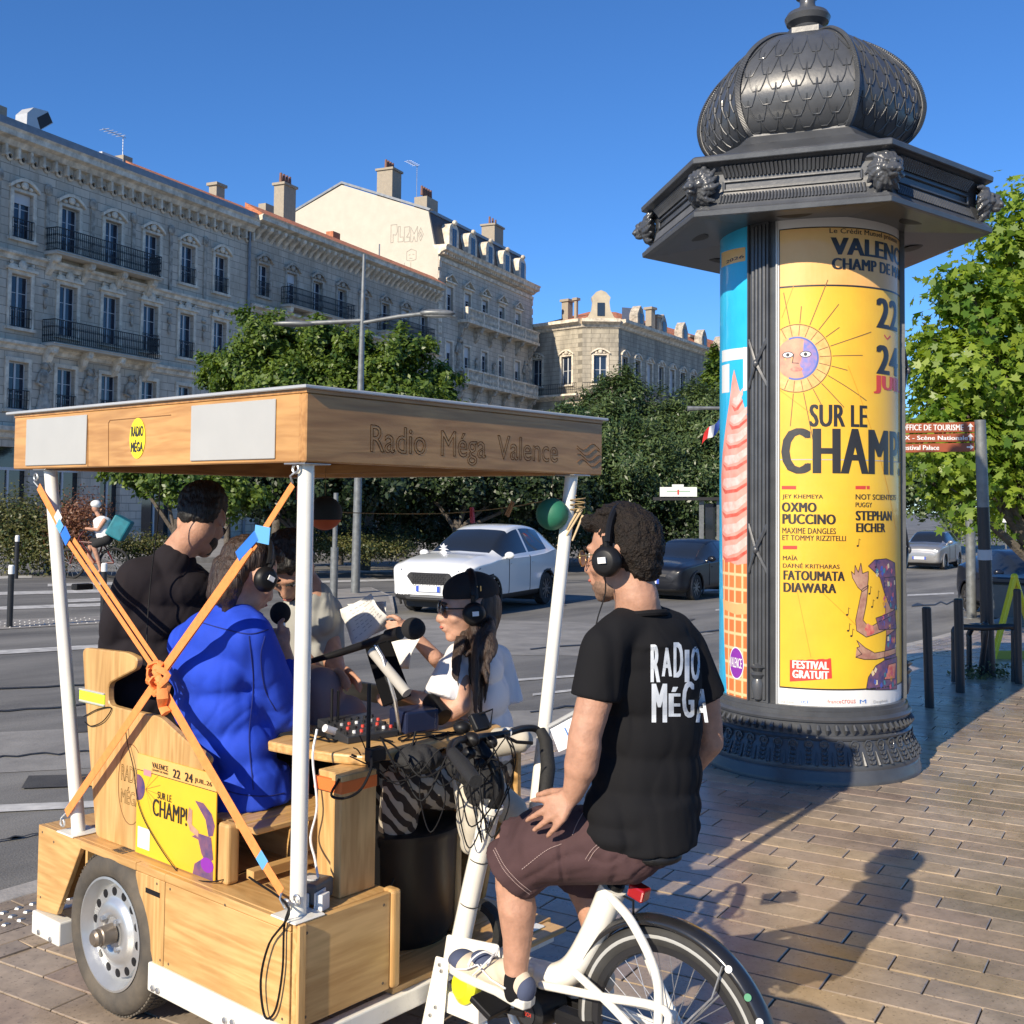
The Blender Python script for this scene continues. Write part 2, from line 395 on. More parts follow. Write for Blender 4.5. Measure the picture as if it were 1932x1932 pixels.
def folds(amp, freq, dirv=(0, 0, 1), seed=0, warp=.6):
    """creases: narrow valleys running roughly along dirv, over soft bulges"""
    d = Vector(dirv).normalized()
    def f(p, n):
        q = p+noise.noise_vector(p*2.2+Vector((seed, 0, 0)))*.07; al = q.dot(d); q = (q-d*al)*freq*1.9+d*(al*freq*.5)+Vector((seed, seed*.7, 0))
        r1 = 1-min(1, abs(noise.noise(q))*3.2); r2 = 1-min(1, abs(noise.noise(q*1.9+Vector((5, 3, 1))))*3.0); m_ = min(1, max(0, noise.noise(p*3.1+Vector((seed, 9, 2)))*1.6+.55))
        return amp*(-.55*r1*r1*m_-.25*r2*m_+.15*noise.noise(q*.5)+.15)
    return f
# ================================================================ SETTING: ground
def gmat_asphalt():
    m, t, b = nt('worn asphalt'); N, L = t.nodes, t.links
    tc = N.new('ShaderNodeTexCoord'); n1 = N.new('ShaderNodeTexNoise'); n1.inputs['Scale'].default_value = .55; n1.inputs['Detail'].default_value = 8; n1.inputs['Roughness'].default_value = .65
    mp = N.new('ShaderNodeMapping'); mp.inputs['Rotation'].default_value = (0, 0, R(-15.5)); mp.inputs['Scale'].default_value = (.35, 1.6, 1); L.new(tc.outputs['Object'], mp.inputs[0]); L.new(mp.outputs[0], n1.inputs['Vector'])
    n2 = N.new('ShaderNodeTexNoise'); n2.inputs['Scale'].default_value = 90; n2.inputs['Detail'].default_value = 3; L.new(tc.outputs['Object'], n2.inputs['Vector'])
    ad = N.new('ShaderNodeMath'); ad.operation = 'MULTIPLY_ADD'; ad.inputs[1].default_value = .45; L.new(n2.outputs[0], ad.inputs[0]); L.new(n1.outputs[0], ad.inputs[2])
    rp = N.new('ShaderNodeValToRGB'); e = rp.color_ramp.elements; e[0].position = .5; e[0].color = (.070, .068, .064, 1); e[1].position = .95; e[1].color = (.26, .25, .225, 1); L.new(ad.outputs[0], rp.inputs[0])
    L.new(rp.outputs[0], b.inputs['Base Color']); b.inputs['Roughness'].default_value = .75
    bp = N.new('ShaderNodeBump'); bp.inputs['Strength'].default_value = .5; bp.inputs['Distance'].default_value = .008; L.new(n2.outputs[0], bp.inputs['Height']); L.new(bp.outputs[0], b.inputs['Normal'])
    return m
ASPH = gmat_asphalt()
PAVEL = mat('pale concrete paving', (.27, .255, .23), .7, var=.2, vs=2.2, bump=.3, bs=60)
KERB = mat('kerb stone', (.36, .34, .31), .7, var=.15, vs=6, bump=.3, bs=50)
MARK = mat('worn road paint', (.50, .49, .46), .6, var=.28, vs=5)
MORT = mat('dark paving joints', (.05, .045, .04), .9, var=.3, vs=20)
def edgey(x): return 5.12+.07*(x-2.2)
def sheet(name, x0, x1, y0, y1, nx, ny, zf, m, inside=None, label=None):
    mb = MB(); vs = [(x0+(x1-x0)*i/nx, y0+(y1-y0)*j/ny) for j in range(ny+1) for i in range(nx+1)]
    mb.v = [(x, y, zf(x, y)) for x, y in vs]
    for j in range(ny):
        for i in range(nx):
            q = (j*(nx+1)+i, j*(nx+1)+i+1, (j+1)*(nx+1)+i+1, (j+1)*(nx+1)+i)
            if inside is None or inside(*vs[q[0]]): mb.f.append(q)
    return tag(mb.build(name, m, smooth=True), kind='structure')
sheet('ground', -500, 700, -500, 900, 4, 4, lambda x, y: -1.4, ASPH)
sheet('road', -30, 130, 1, 95, 200, 120, roadz, ASPH)
# plaza bed (mortar) up to the kerb
mb = MB(); N_ = 90
for i in range(N_+1):
    x = -6+i*(76/N_); mb.v += [(x, -40, plazaz(x)-.012), (x, edgey(x)-.0, plazaz(x)-.012)]
mb.f = [(2*i, 2*i+2, 2*i+3, 2*i+1) for i in range(N_)]
tag(mb.build('pavement', MORT, smooth=True), kind='structure'); PLAZA = bpy.data.objects['pavement']
def strip(name, y0f, y1f, x0, x1, n, z0, z1, m, kind='structure'):
    mb = MB()
    for i in range(n):
        a = x0+(x1-x0)*i/n; b = x0+(x1-x0)*(i+1)/n-.008
        mb.hexa([(a, y0f(a), z0(a)), (b, y0f(b), z0(b)), (b, y1f(b), z0(b)), (a, y1f(a), z0(a)), (a, y0f(a), z1(a)), (b, y0f(b), z1(b)), (b, y1f(b), z1(b)), (a, y1f(a), z1(a))])
    return tag(mb.build(name, m, bevel=.006), kind=kind)
strip('kerb', lambda x: edgey(x)-.02, lambda x: edgey(x)+.14, -6, 60, 66, lambda x: plazaz(x)-.4, lambda x: plazaz(x)+.004, KERB)
# ---- paving stones: warm polished slabs in running rows
def pavemat():
    m, t, b = nt('polished warm paving stone'); N, L = t.nodes, t.links
    oi = N.new('ShaderNodeObjectInfo'); at_ = N.new('ShaderNodeAttribute'); at_.attribute_name = 'tint'
    ad = N.new('ShaderNodeMath'); ad.operation = 'ADD'; L.new(at_.outputs['Fac'], ad.inputs[0]); L.new(oi.outputs['Random'], ad.inputs[1])
    fr = N.new('ShaderNodeMath'); fr.operation = 'FRACT'; L.new(ad.outputs[0], fr.inputs[0])
    rp = N.new('ShaderNodeValToRGB'); rp.color_ramp.interpolation = 'LINEAR'; e = rp.color_ramp.elements
    e[0].position = 0; e[0].color = (.33, .235, .155, 1); e[1].position = 1; e[1].color = (.28, .215, .15, 1)
    for p, c in ((.22, (.32, .24, .16, 1)), (.45, (.40, .28, .145, 1)), (.62, (.30, .21, .145, 1)), (.8, (.38, .285, .185, 1))):
        k = rp.color_ramp.elements.new(p); k.color = c
    L.new(fr.outputs[0], rp.inputs[0])
    ge = N.new('ShaderNodeNewGeometry'); n1 = N.new('ShaderNodeTexNoise'); n1.inputs['Scale'].default_value = 9; n1.inputs['Detail'].default_value = 8; n1.inputs['Roughness'].default_value = .7; L.new(ge.outputs['Position'], n1.inputs['Vector'])
    mr = N.new('ShaderNodeMapRange'); mr.inputs[1].default_value = .3; mr.inputs[2].default_value = .7; mr.inputs[3].default_value = .74; mr.inputs[4].default_value = 1.22; L.new(n1.outputs[0], mr.inputs[0])
    n4 = N.new('ShaderNodeTexNoise'); n4.inputs['Scale'].default_value = 60; n4.inputs['Detail'].default_value = 4; L.new(ge.outputs['Position'], n4.inputs['Vector'])
    sp = N.new('ShaderNodeMapRange'); sp.inputs[1].default_value = .30; sp.inputs[2].default_value = .40; sp.inputs[3].default_value = .45; sp.inputs[4].default_value = 1; L.new(n4.outputs[0], sp.inputs[0])
    n5 = N.new('ShaderNodeTexNoise'); n5.inputs['Scale'].default_value = 1.7; n5.inputs['Detail'].default_value = 6; L.new(ge.outputs['Position'], n5.inputs['Vector'])
    s2 = N.new('ShaderNodeMapRange'); s2.inputs[1].default_value = .35; s2.inputs[2].default_value = .65; s2.inputs[3].default_value = .78; s2.inputs[4].default_value = 1.15; L.new(n5.outputs[0], s2.inputs[0])
    mu = N.new('ShaderNodeMath'); mu.operation = 'MULTIPLY'; L.new(mr.outputs[0], mu.inputs[0]); L.new(sp.outputs[0], mu.inputs[1])
    m3 = N.new('ShaderNodeMath'); m3.operation = 'MULTIPLY'; L.new(mu.outputs[0], m3.inputs[0]); L.new(s2.outputs[0], m3.inputs[1])
    hs = N.new('ShaderNodeHueSaturation'); hs.inputs['Saturation'].default_value = .80; L.new(m3.outputs[0], hs.inputs['Value']); L.new(rp.outputs[0], hs.inputs['Color']); L.new(hs.outputs[0], b.inputs['Base Color'])
    rr = N.new('ShaderNodeMapRange'); rr.inputs[1].default_value = .3; rr.inputs[2].default_value = .7; rr.inputs[3].default_value = .20; rr.inputs[4].default_value = .42; L.new(n5.outputs[0], rr.inputs[0]); L.new(rr.outputs[0], b.inputs['Roughness'])
    bp = N.new('ShaderNodeBump'); bp.inputs['Strength'].default_value = .12; bp.inputs['Distance'].default_value = .004; L.new(n1.outputs[0], bp.inputs['Height']); L.new(bp.outputs[0], b.inputs['Normal'])
    b.inputs['Specular IOR Level'].default_value = .45
    return m
PAVE = pavemat()
ang = math.atan(.16)  # stones run a little off the trailer's axis
eY = Vector((-math.sin(ang), math.cos(ang), 0)); eX = Vector((math.cos(ang), math.sin(ang), 0))
stones = []; LW, SW = .56, .168
def visible(p):
    d = Vector((p.x, p.y, 0))-CAM; z = d.dot(cf)
    if z < .25: return 0
    x = PX+FPX*d.dot(cr)/z; y = PY-FPX*d.dot(cu)/z
    return 2 if -60 < x < 1990 and y < 2000 else 1 if -900 < x < 3000 and y < 3600 else 0
for r_ in range(-40, 190):
    offs = (r_*.37 % 1)*LW+random.uniform(-.05, .05); w = SW
    for k in range(-60, 40):
        c = eX*((r_+.5)*SW)+eY*(k*LW+offs)
        if c.y > edgey(c.x)-.36 or c.x < -1.5: continue
        vv = visible(c)
        if vv: stones.append((c, 0, vv))
for r_ in range(0, 5):  # border rows along the kerb
    for k in range(-10, 60):
        x = k*LW+(r_*.41 % 1)*LW; c = Vector((x, edgey(x)-.085-r_*.118, 0))
        vv = visible(c)
        if vv: stones.append((c, 1, vv))
stones.sort(key=lambda s: (2-s[2], (Vector((s[0].x, s[0].y, 0))-CAM).length))
def stone_box(L_, W_, h=.014):
    mb = MB(); mb.box((-L_/2, -W_/2, -h), (L_/2, W_/2, 0)); return mb
gap = .007
sm = stone_box(LW-gap, SW-gap).build('paving_stone', PAVE, PLAZA, bevel=.003, local=True); sm2 = stone_box(LW-gap, .118-gap).build('paving_stone', PAVE, PLAZA, bevel=.003, local=True)
smd, smd2 = sm.data, sm2.data; bpy.data.objects.remove(sm); bpy.data.objects.remove(sm2)
for i, (c, k, _) in enumerate(stones[:300]):
    o = bpy.data.objects.new('paving_stone', smd2 if k else smd); col.objects.link(o); o.parent = PLAZA
    o.location = (c.x, c.y, plazaz(c.x)+(.006 if k else 0)+random.uniform(-.0015, .0015)); o.rotation_euler = (random.uniform(-.002, .002), random.uniform(-.002, .002), math.atan(.07) if k else math.atan2(eY.y, eY.x))
far = MB(); tin = []
for c, k, _ in stones[300:]:
    a, b = (Vector((1, .07, 0)), Vector((0, 1, 0))) if k else (eY, eX)
    hl, hw = (LW-gap)/2, ((.118 if k else SW)-gap)/2; z = plazaz(c.x)+(.006 if k else 0)+random.uniform(-.0015, .0015)
    q = [c-a*hl-b*hw, c+a*hl-b*hw, c+a*hl+b*hw, c-a*hl+b*hw]
    top = [Vector((p.x, p.y, plazaz(p.x)+z-plazaz(c.x))) for p in q]; bot = [p-Vector((0, 0, .011)) for p in top]
    far.add(bot+top, [(4,5,6,7),(0,1,5,4),(1,2,6,5),(2,3,7,6),(3,0,4,7)]); tin += [random.random()]*8
fo = far.build('paving_stones_beyond', PAVE, PLAZA); tag(fo, kind='stuff')
a_ = fo.data.attributes.new('tint', 'FLOAT', 'POINT'); a_.data.foreach_set('value', np.array(tin, dtype=np.float32))
# ---- road: paler lanes, strips, crossing, markings (each a sheet 4 mm above the one below)
def roadpatch(name, pts, m, lift, kind='structure', cuts=.5):
    f = lambda u, v: (u, v, roadz(u, v)+lift)
    return tag(flatpoly([(p.x, p.y) for p in pts], f, m, None, name, maxlen=cuts*3), kind=kind)
CAR = mat('grey block carriageway', (.235, .225, .205), .72, var=.22, vs=2.5, bump=.4, bs=45)
hF = YAW+math.atan((1930-966)/2104.); uF = Vector((math.sin(hF), math.cos(hF), 0)); nF = Vector((uF.y, -uF.x, 0))
roadpatch('lane_strip', [onroad(-60, 1462), onroad(1330, 1400), onroad(1330, 1330), onroad(-60, 1385)], CAR, .004)
roadpatch('crossing_paving', [onroad(690, 1232), onroad(1100, 1238), onroad(1350, 1195), onroad(1060, 1172), onroad(735, 1168)], CAR, .004)
roadpatch('road_line', [onroad(-40, 1238), onroad(300, 1218), onroad(300, 1211), onroad(-40, 1230)], MARK, .008)
roadpatch('road_line', [onroad(-40, 1536), onroad(200, 1524), onroad(200, 1512), onroad(-40, 1522)], MARK, .008)
for (x0, y0, x1, y1, w) in [(-20, 1088, 60, 1086, 5), (90, 1102, 215, 1099, 5), (-20, 1118, 210, 1112, 6), (110, 1132, 260, 1126, 6), (-20, 1146, 200, 1138, 6), (600, 1096, 760, 1092, 4), (600, 1078, 740, 1076, 4), (960, 1283, 1340, 1256, 4), (1005, 1310, 1220, 1285, 4), (1100, 1262, 1340, 1240, 3), (1190, 1124, 1420, 1105, 4), (1350, 1150, 1360, 1149, 3), (1712, 1122, 1800, 1118, 3)]:
    roadpatch('road_marking', [onroad(x0, y0+w), onroad(x1, y1+w), onroad(x1, y1), onroad(x0, y0)], MARK, .008)
TAR = mat('tar seam', (.03, .03, .03), .5); random.seed(5)
for (x0, y0, x1, y1) in ((-20, 1300, 330, 1282), (-20, 1345, 330, 1320), (-20, 1432, 240, 1415), (-20, 1592, 140, 1560), (1000, 1228, 1360, 1190), (1000, 1345, 1330, 1300), (700, 1090, 760, 1088), (1720, 1142, 1830, 1135)):
    n_ = 10; P_ = [(x0+(x1-x0)*i/n_, y0+(y1-y0)*i/n_+random.uniform(-3, 3)) for i in range(n_+1)]
    roadpatch('tar_seam', [onroad(x, y+1.3) for x, y in P_]+[onroad(x, y-.9) for x, y in reversed(P_)], TAR, .012)
for (x0, y0, x1, y1) in ((120, 1385, 250, 1350), (1180, 1180, 1300, 1168), (40, 1490, 200, 1462), (1050, 1420, 1200, 1385)): roadpatch('road_patch', [onroad(x0, y0), onroad(x1, y0-6), onroad(x1+12, y1), onroad(x0+14, y1+4)], mat('newer dark asphalt', (.06, .058, .055), .8, var=.2, vs=6, bump=.5, bs=90), .0105)
# tactile strips: little domes
dm = MB()
def domes(pa, pb, rows, pitch, z0):
    d = (pb-pa); L_ = d.length; d.normalize(); nrm = Vector((-d.y, d.x, 0))
    for i in range(int(L_/pitch)):
        for j in range(rows):
            p = pa+d*(i+.5)*pitch+nrm*j*pitch; z = z0(p.x, p.y)
            dm.lathe([(.02, 0), (.014, .008), (.0, .011)], (p.x, p.y, z), n=6)
domes(Vector((-2, edgey(-2)-.30, 0)), Vector((4.2, edgey(4.2)-.30, 0)), 3, .07, lambda x, y: plazaz(x)+.004)
tag(dm.build('tactile_studs', mat('steel studs', (.5, .5, .48), .3, .8), PLAZA, smooth=True), kind='stuff')
TACT = roadpatch('tactile_strip', [onroad(-30, 1190), onroad(215, 1176), onroad(215, 1162), onroad(-30, 1172)], PAVEL, .010)
dm = MB(); pa = onroad(-30, 1188); pb = onroad(215, 1174); domes(pa, pb, 5, .16, lambda x, y: roadz(x, y)+.012)
for i in range(0): pass
tag(dm.build('tactile_studs', MARK, TACT, smooth=True), kind='stuff')
# far pavement and traffic island with kerbs
def curbed(name, pts, h, m, mk):
    pts = [Vector((p.x, p.y, roadz(p.x, p.y))) for p in pts]
    mb = MB(); n = len(pts); top = [p+Vector((0, 0, h)) for p in pts]; c = sum(top, Vector())/n; ins = [p+(c-p).normalized()*.15 for p in top]
    for i in range(n):
        j = (i+1) % n; mb.add([pts[i]-Vector((0, 0, .3)), pts[j]-Vector((0, 0, .3)), top[j], top[i]], [(0, 1, 2, 3)]); mb.add([top[i], top[j], ins[j], ins[i]], [(0, 1, 2, 3)])
    root = tag(MB().add([p-Vector((0, 0, .003)) for p in ins], [tuple(range(n))]).build(name, m), kind='structure')
    mb.build('kerb_stones', mk, root); return root
curbed('traffic_island', [onroad(590, 1164), onroad(745, 1158), onroad(740, 1128), onroad(700, 1112), onroad(600, 1118)], .05, PAVEL, KERB)
Pb = lambda s, d: Vector((24.45, 51.77, 0))+uF*s+nF*d
far_a = onroad(-80, 1062); far_b = onroad(752, 1056)
d_ = (far_b-far_a).normalized()
fp = [far_a-d_*20, far_b+d_*6, Pb(34, 6), Pb(34, .2), Pb(-30, .2)]
curbed('far_pavement', fp, .12, PAVEL, KERB)
curbed('far_pavement', [Pb(36, 19), Pb(90, 12), Pb(90, .2), Pb(36, .2)], .12, PAVEL, KERB)
# ================================================================ BUILDINGS
def stone(name, c1, c2, bw=1.1, bh=.42):
    m, t, b = nt(name); N, L = t.nodes, t.links
    tc = N.new('ShaderNodeTexCoord'); mp = N.new('ShaderNodeMapping'); mp.inputs['Rotation'].default_value = (R(90), 0, 0); L.new(tc.outputs['Object'], mp.inputs[0])
    br = N.new('ShaderNodeTexBrick'); br.inputs['Scale'].default_value = 1; br.inputs['Brick Width'].default_value = bw; br.inputs['Row Height'].default_value = bh; br.inputs['Mortar Size'].default_value = .018
    br.inputs['Color1'].default_value = c4(c1); br.inputs['Color2'].default_value = c4([k*.86 for k in c1]); br.inputs['Mortar'].default_value = c4([k*.42 for k in c1]); L.new(mp.outputs[0], br.inputs['Vector'])
    n1 = N.new('ShaderNodeTexNoise'); n1.inputs['Scale'].default_value = .5; n1.inputs['Detail'].default_value = 9; n1.inputs['Roughness'].default_value = .7
    m2 = N.new('ShaderNodeMapping'); m2.inputs['Scale'].default_value = (1.6, 1.6, .5); L.new(tc.outputs['Object'], m2.inputs[0]); L.new(m2.outputs[0], n1.inputs['Vector'])
    mr = N.new('ShaderNodeMapRange'); mr.inputs[1].default_value = .42; mr.inputs[2].default_value = .68; L.new(n1.outputs[0], mr.inputs[0])
    mx = N.new('ShaderNodeMix'); mx.data_type = 'RGBA'; L.new(mr.outputs[0], mx.inputs[0]); L.new(br.outputs[0], mx.inputs[6]); mx.inputs[7].default_value = c4(c2)
    L.new(mx.outputs[2], b.inputs['Base Color']); b.inputs['Roughness'].default_value = .85
    bp = N.new('ShaderNodeBump'); bp.inputs['Strength'].default_value = .6; bp.inputs['Distance'].default_value = .03; L.new(br.outputs['Fac'], bp.inputs['Height']); bp.invert = True; L.new(bp.outputs[0], b.inputs['Normal'])
    MC[name] = m; return m
ST_A = stone('grey limestone blocks', (.66, .575, .46), (.37, .32, .25)); ST_B = stone('soot stained limestone', (.58, .50, .40), (.30, .26, .205)); ST_C = stone('pale ashlar', (.62, .55, .45), (.36, .315, .25)); ST_D = stone('cream ashlar', (.46, .41, .32), (.19, .17, .14))
TRIM = mat('carved limestone trim', (.64, .565, .45), .85, var=.36, vs=2.2, bump=.6, bs=9, dist=.04)
TRIMD = mat('darkened carved stone', (.38, .34, .28), .9, var=.45, vs=3, bump=.8, bs=10, dist=.06)
IRON = mat('black wrought iron', (.018, .019, .022), .5, .3)
FRAME = mat('white painted joinery', (.55, .56, .56), .5)
PANE = mat('sky reflecting window glass', (.018, .028, .05), .07, spec=.6, var=.4, vs=.8)
ZINC = mat('zinc roofing', (.20, .215, .235), .45, .4, var=.15, vs=3); SLATE = mat('dark slate', (.045, .05, .06), .6, var=.35, vs=6, bump=.5, bs=8, dist=.03)
TILE = mat('terracotta roof tiles', (.42, .13, .06), .8, c2=(.55, .23, .12), vs=5, bump=1, bs=14, dist=.08)
RENDER = mat('cream wall render', (.50, .46, .385), .9, var=.05, vs=1.2, bump=.15, bs=4)
BRK = mat('sooty chimney brick', (.30, .26, .205), .9, c2=(.36, .31, .24), vs=5, bump=.6, bs=12, dist=.03); POT = mat('clay chimney pot', (.20, .10, .075), .8, var=.2)
def wallgrid(s0, s1, z0, z1, holes, reveal=.28):
    S_ = sorted(set([s0, s1]+[h[0] for h in holes]+[h[1] for h in holes])); Z_ = sorted(set([z0, z1]+[h[2] for h in holes]+[h[3] for h in holes])); mb = MB()
    for a, b in zip(S_, S_[1:]):
        for c, d in zip(Z_, Z_[1:]):
            m_, n_ = (a+b)/2, (c+d)/2
            if any(h[0] < m_ < h[1] and h[2] < n_ < h[3] for h in holes): continue
            mb.add([(a, 0, c), (b, 0, c), (b, 0, d), (a, 0, d)], [(0, 1, 2, 3)])
    for a, b, c, d in holes:
        r = reveal
        mb.add([(a, 0, c), (b, 0, c), (b, 0, d), (a, 0, d), (a, r, c), (b, r, c), (b, r, d), (a, r, d)], [(0, 4, 5, 1), (1, 5, 6, 2), (2, 6, 7, 3), (3, 7, 4, 0)])
    return mb
def winmesh(w, h, panes=2, rows=3, transom=0):
    fr = MB(); t = .06; fr.box((-w/2, 0, 0), (-w/2+t, .06, h)); fr.box((w/2-t, 0, 0), (w/2, .06, h)); fr.box((-w/2+t, 0, 0), (w/2-t, .06, t)); fr.box((-w/2+t, 0, h-t), (w/2-t, .06, h))
    fr.box((-.055, -.012, t), (.055, .05, h-t))
    for k in range(1, rows): fr.box((-w/2+t, .008, h*k/rows-.016), (-.056, .04, h*k/rows+.016)); fr.box((.056, .008, h*k/rows-.016), (w/2-t, .04, h*k/rows+.016))
    gl = MB(); gl.box((-w/2+t, .02, t), (w/2-t, .03, h-t)); return fr, gl
CACHE = {}
def window(root, s, z, w, h, rows=3, blind=0):
    key = ('w', round(w, 2), round(h, 2), rows)
    if key not in CACHE:
        fr, gl = winmesh(w, h, rows=rows); a = fr.build('window', FRAME, root, local=True); b = gl.build('pane', PANE, a, local=True); CACHE[key] = (a.data, b.data); bpy.data.objects.remove(b); bpy.data.objects.remove(a)
    a = bpy.data.objects.new('window', CACHE[key][0]); col.objects.link(a); a.parent = root; a.location = (s, .22, z)
    b = bpy.data.objects.new('pane', CACHE[key][1]); col.objects.link(b); b.parent = a
    if blind:
        bl = MB(); bl.box((-w/2+.02, -.05, h-blind), (w/2-.02, -.02, h-.01)); k = bl.build('blind', mat('white roller blind', (.6, .6, .6), .7), a, local=True)
    return a
def surround(w, h, style):
    mb = MB(); j = .20; d = -.07
    mb.box((-w/2-j, d, -.02), (-w/2, .02, h+.02)); mb.box((w/2, d, -.02), (w/2+j, .02, h+.02)); mb.box((-w/2-j-.08, d-.1, -.16), (w/2+j+.08, .0, -.021))
    if style == 'arch':    # segmental hood with keystone
        n = 12; r = w*.95; pts = [(-w/2-j-.10+(w+2*j+.2)*i/n, h+.12+.42*math.sin(math.pi*i/n)) for i in range(n+1)]
        for (a, za), (b, zb) in zip(pts, pts[1:]):
            mb.hexa([(a, -.2, za), (b, -.2, zb), (b, .02, zb), (a, .02, za), (a, -.2, za+.16), (b, -.2, zb+.16), (b, .02, zb+.16), (a, .02, za+.16)])
        mb.box((-w/2-j, d, h+.021), (w/2+j, .02, h+.15)); mb.ball((0, -.1, h+.36), (.22, .12, .2), 8, 6)
        for q in (-1, 1): mb.ball((q*.38, -.06, h+.26), (.15, .08, .1), 8, 5)
    elif style == 'crest':
        mb.box((-w/2-j, d, h+.021), (w/2+j, .02, h+.2)); mb.box((-w/2-j-.12, -.2, h+.2), (w/2+j+.12, .02, h+.32)); mb.ball((0, -.12, h+.45), (.26, .14, .26), 8, 6)
        for q in (-1, 1): mb.ball((q*.5, -.08, h+.38), (.26, .1, .12), 8, 5); mb.ball((q*.62, -.1, h+.55), (.1, .08, .1), 6, 5)
    elif style == 'ped':
        mb.box((-w/2-j, d, h+.021), (w/2+j, .02, h+.3)); mb.box((-w/2-j-.2, -.28, h+.3), (w/2+j+.2, .02, h+.42))
        for q in (-1, 1): mb.hexa([(q*(w/2+j+.25), -.28, h+.42), (0, -.28, h+1.02), (0, .02, h+1.02), (q*(w/2+j+.25), .02, h+.42), (q*(w/2+j+.25), -.28, h+.54), (0, -.28, h+1.16), (0, .02, h+1.16), (q*(w/2+j+.25), .02, h+.54)])
        mb.ball((0, -.08, h+.66), (.2, .1, .16), 8, 5)
    else: mb.box((-w/2-j, d, h+.021), (w/2+j, .02, h+.2))
    return mb
def put_surround(root, s, z, w, h, style, m=TRIM):
    key = ('s', round(w, 2), round(h, 2), style, m.name)
    if key not in CACHE: o = surround(w, h, style).build('window_surround', m, root, local=True); CACHE[key] = o.data; bpy.data.objects.remove(o)
    o = bpy.data.objects.new('window_surround', CACHE[key]); col.objects.link(o); o.parent = root; o.location = (s, 0, z)
def railing(L_, h, rich=True, pitch=.13):
    mb = MB(); mb.box((0, -.03, h-.04), (L_, .02, h)); mb.box((0, -.02, .05), (L_, .01, .08)); n = max(2, int(L_/pitch))
    for i in range(n+1): x = L_*i/n; mb.box((x-.012, -.014, .08), (x+.012, .01, h-.04))
    if rich:
        for i in range(n):
            x = L_*(i+.5)/n
            for zc in (.32, .68): mb.lathe([(.05, -.01), (.035, -.01), (.035, .01), (.05, .01), (.05, -.01)], (x, -.004, zc*h), n=6, axis=(0, 1, 0))
    else: mb.box((0, -.02, h*.5), (L_, .01, h*.5+.03))
    return mb
def place_rail(root, s, y, z, L_, h, rich, name='railing'):
    key = ('r', round(L_, 2), h, rich)
    if key not in CACHE: o = railing(L_, h, rich).build(name, IRON, root, local=True); CACHE[key] = o.data; bpy.data.objects.remove(o)
    o = bpy.data.objects.new(name, CACHE[key]); col.objects.link(o); o.parent = root; o.location = (s, y, z); return o
def bal_iron(root, s0, s1, z, dep=.9):
    mb = MB(); mb.box((s0, -dep, z-.17), (s1, .02, z)); mb.box((s0-.05, -dep-.05, z-.07), (s1+.05, -dep, z-.01)); b = mb.build('balcony', mat('pale balcony stone', (.50, .46, .39), .8, var=.12, vs=3), root, local=True, bevel=.02)
    r = place_rail(b, s0+.05, -dep+.06, z+.002, s1-s0-.1, 1.15, True); 
    for x in (s0+.05, s1-.05): k = place_rail(b, x, -dep+.06, z+.002, dep-.1, 1.15, True); k.rotation_euler = (0, 0, R(90))
    n = max(2, round((s1-s0)/2.9)+1)
    for i in range(n):
        x = s0+.3+(s1-s0-.6)*i/(n-1); q = MB(); q.prism([(x-.16, 0, z-.171), (x-.16, -.75, z-.171), (x-.16, -.72, z-.38), (x-.16, -.42, z-.55), (x-.16, -.3, z-.85), (x-.16, 0, z-1.15)], (.32, 0, 0)); q.ball((x, -.62, z-.42), (.19, .14, .14), 8, 6); q.build('bracket', TRIM, b, local=True)
    return b
def cornice(root, s0, s1, z, prof, m, name='cornice'):
    mb = MB(); n = len(prof); pts = [(s0, -y, z+h) for y, h in prof]; mb.prism(pts, (s1-s0, 0, 0)); return mb.build(name, m, root, local=True)
def stain_relief(root, pts, m=TRIMD, name='carved_figure'):
    """a small carved figure in relief at (s,z,height)"""
    for s, z, h in pts:
        mb = MB(); mb.ball((s, -.14, z+h*.92), (h*.07, h*.08, h*.085), 8, 6); mb.ball((s, -.10, z+h*.68), (h*.13, h*.09, h*.19), 8, 6); mb.ball((s+.03*h, -.10, z+h*.40), (h*.12, h*.09, h*.22), 8, 6); mb.cone((s, -.08, z), (s, -.1, z+h*.3), h*.17, h*.1, 8)
        mb.tube([(s+h*.1, -.12, z+h*.76), (s+h*.19, -.16, z+h*.86), (s+h*.08, -.18, z+h)], h*.035, 6); mb.tube([(s-h*.1, -.12, z+h*.76), (s-h*.18, -.14, z+h*.55), (s-h*.05, -.2, z+h*.5)], h*.035, 6)
        mb.box((s-h*.2, -.25, z-.2), (s+h*.2, .01, z-.001)); mb.build(name, m, root, smooth=True, local=True)
def building(name, s0, label, base=Vector((24.45, 51.77, 0)), rz=math.atan2(uF.y, uF.x)):
    return empty(name, (base.x, base.y, base.z), label, 'building', rz=rz)
def chimney(root, s, y, z0, z1, w, d, pots, cap=True, m=BRK):
    mb = MB(); mb.box((s-w/2, y, z0), (s+w/2, y+d, z1)); 
    if cap: mb.box((s-w/2-.12, y-.12, z1), (s+w/2+.12, y+d+.12, z1+.18))
    c = mb.build('chimney', m, root, local=True)
    for i in range(pots):
        x = s-w/2+w*(i+.5)/pots; q = MB(); q.cone((x, y+d/2, z1+.17), (x, y+d/2, z1+.95), .13, .10, 8); q.build('chimney_pot', POT, c, smooth=True, local=True)
def antenna(root, s, y, z, h=2.2, n=6, L_=1.6):
    mb = MB(); mb.cone((s, y, z), (s, y, z+h), .03, .03, 6); mb.box((s-L_, y-.02, z+h-.12), (s+.2, y+.02, z+h-.08))
    for i in range(n): mb.box((s-L_+.1+i*(L_/n), y-.35, z+h-.11), (s-L_+.13+i*(L_/n), y+.35, z+h-.09))
    mb.build('antenna', STEEL, root, local=True)
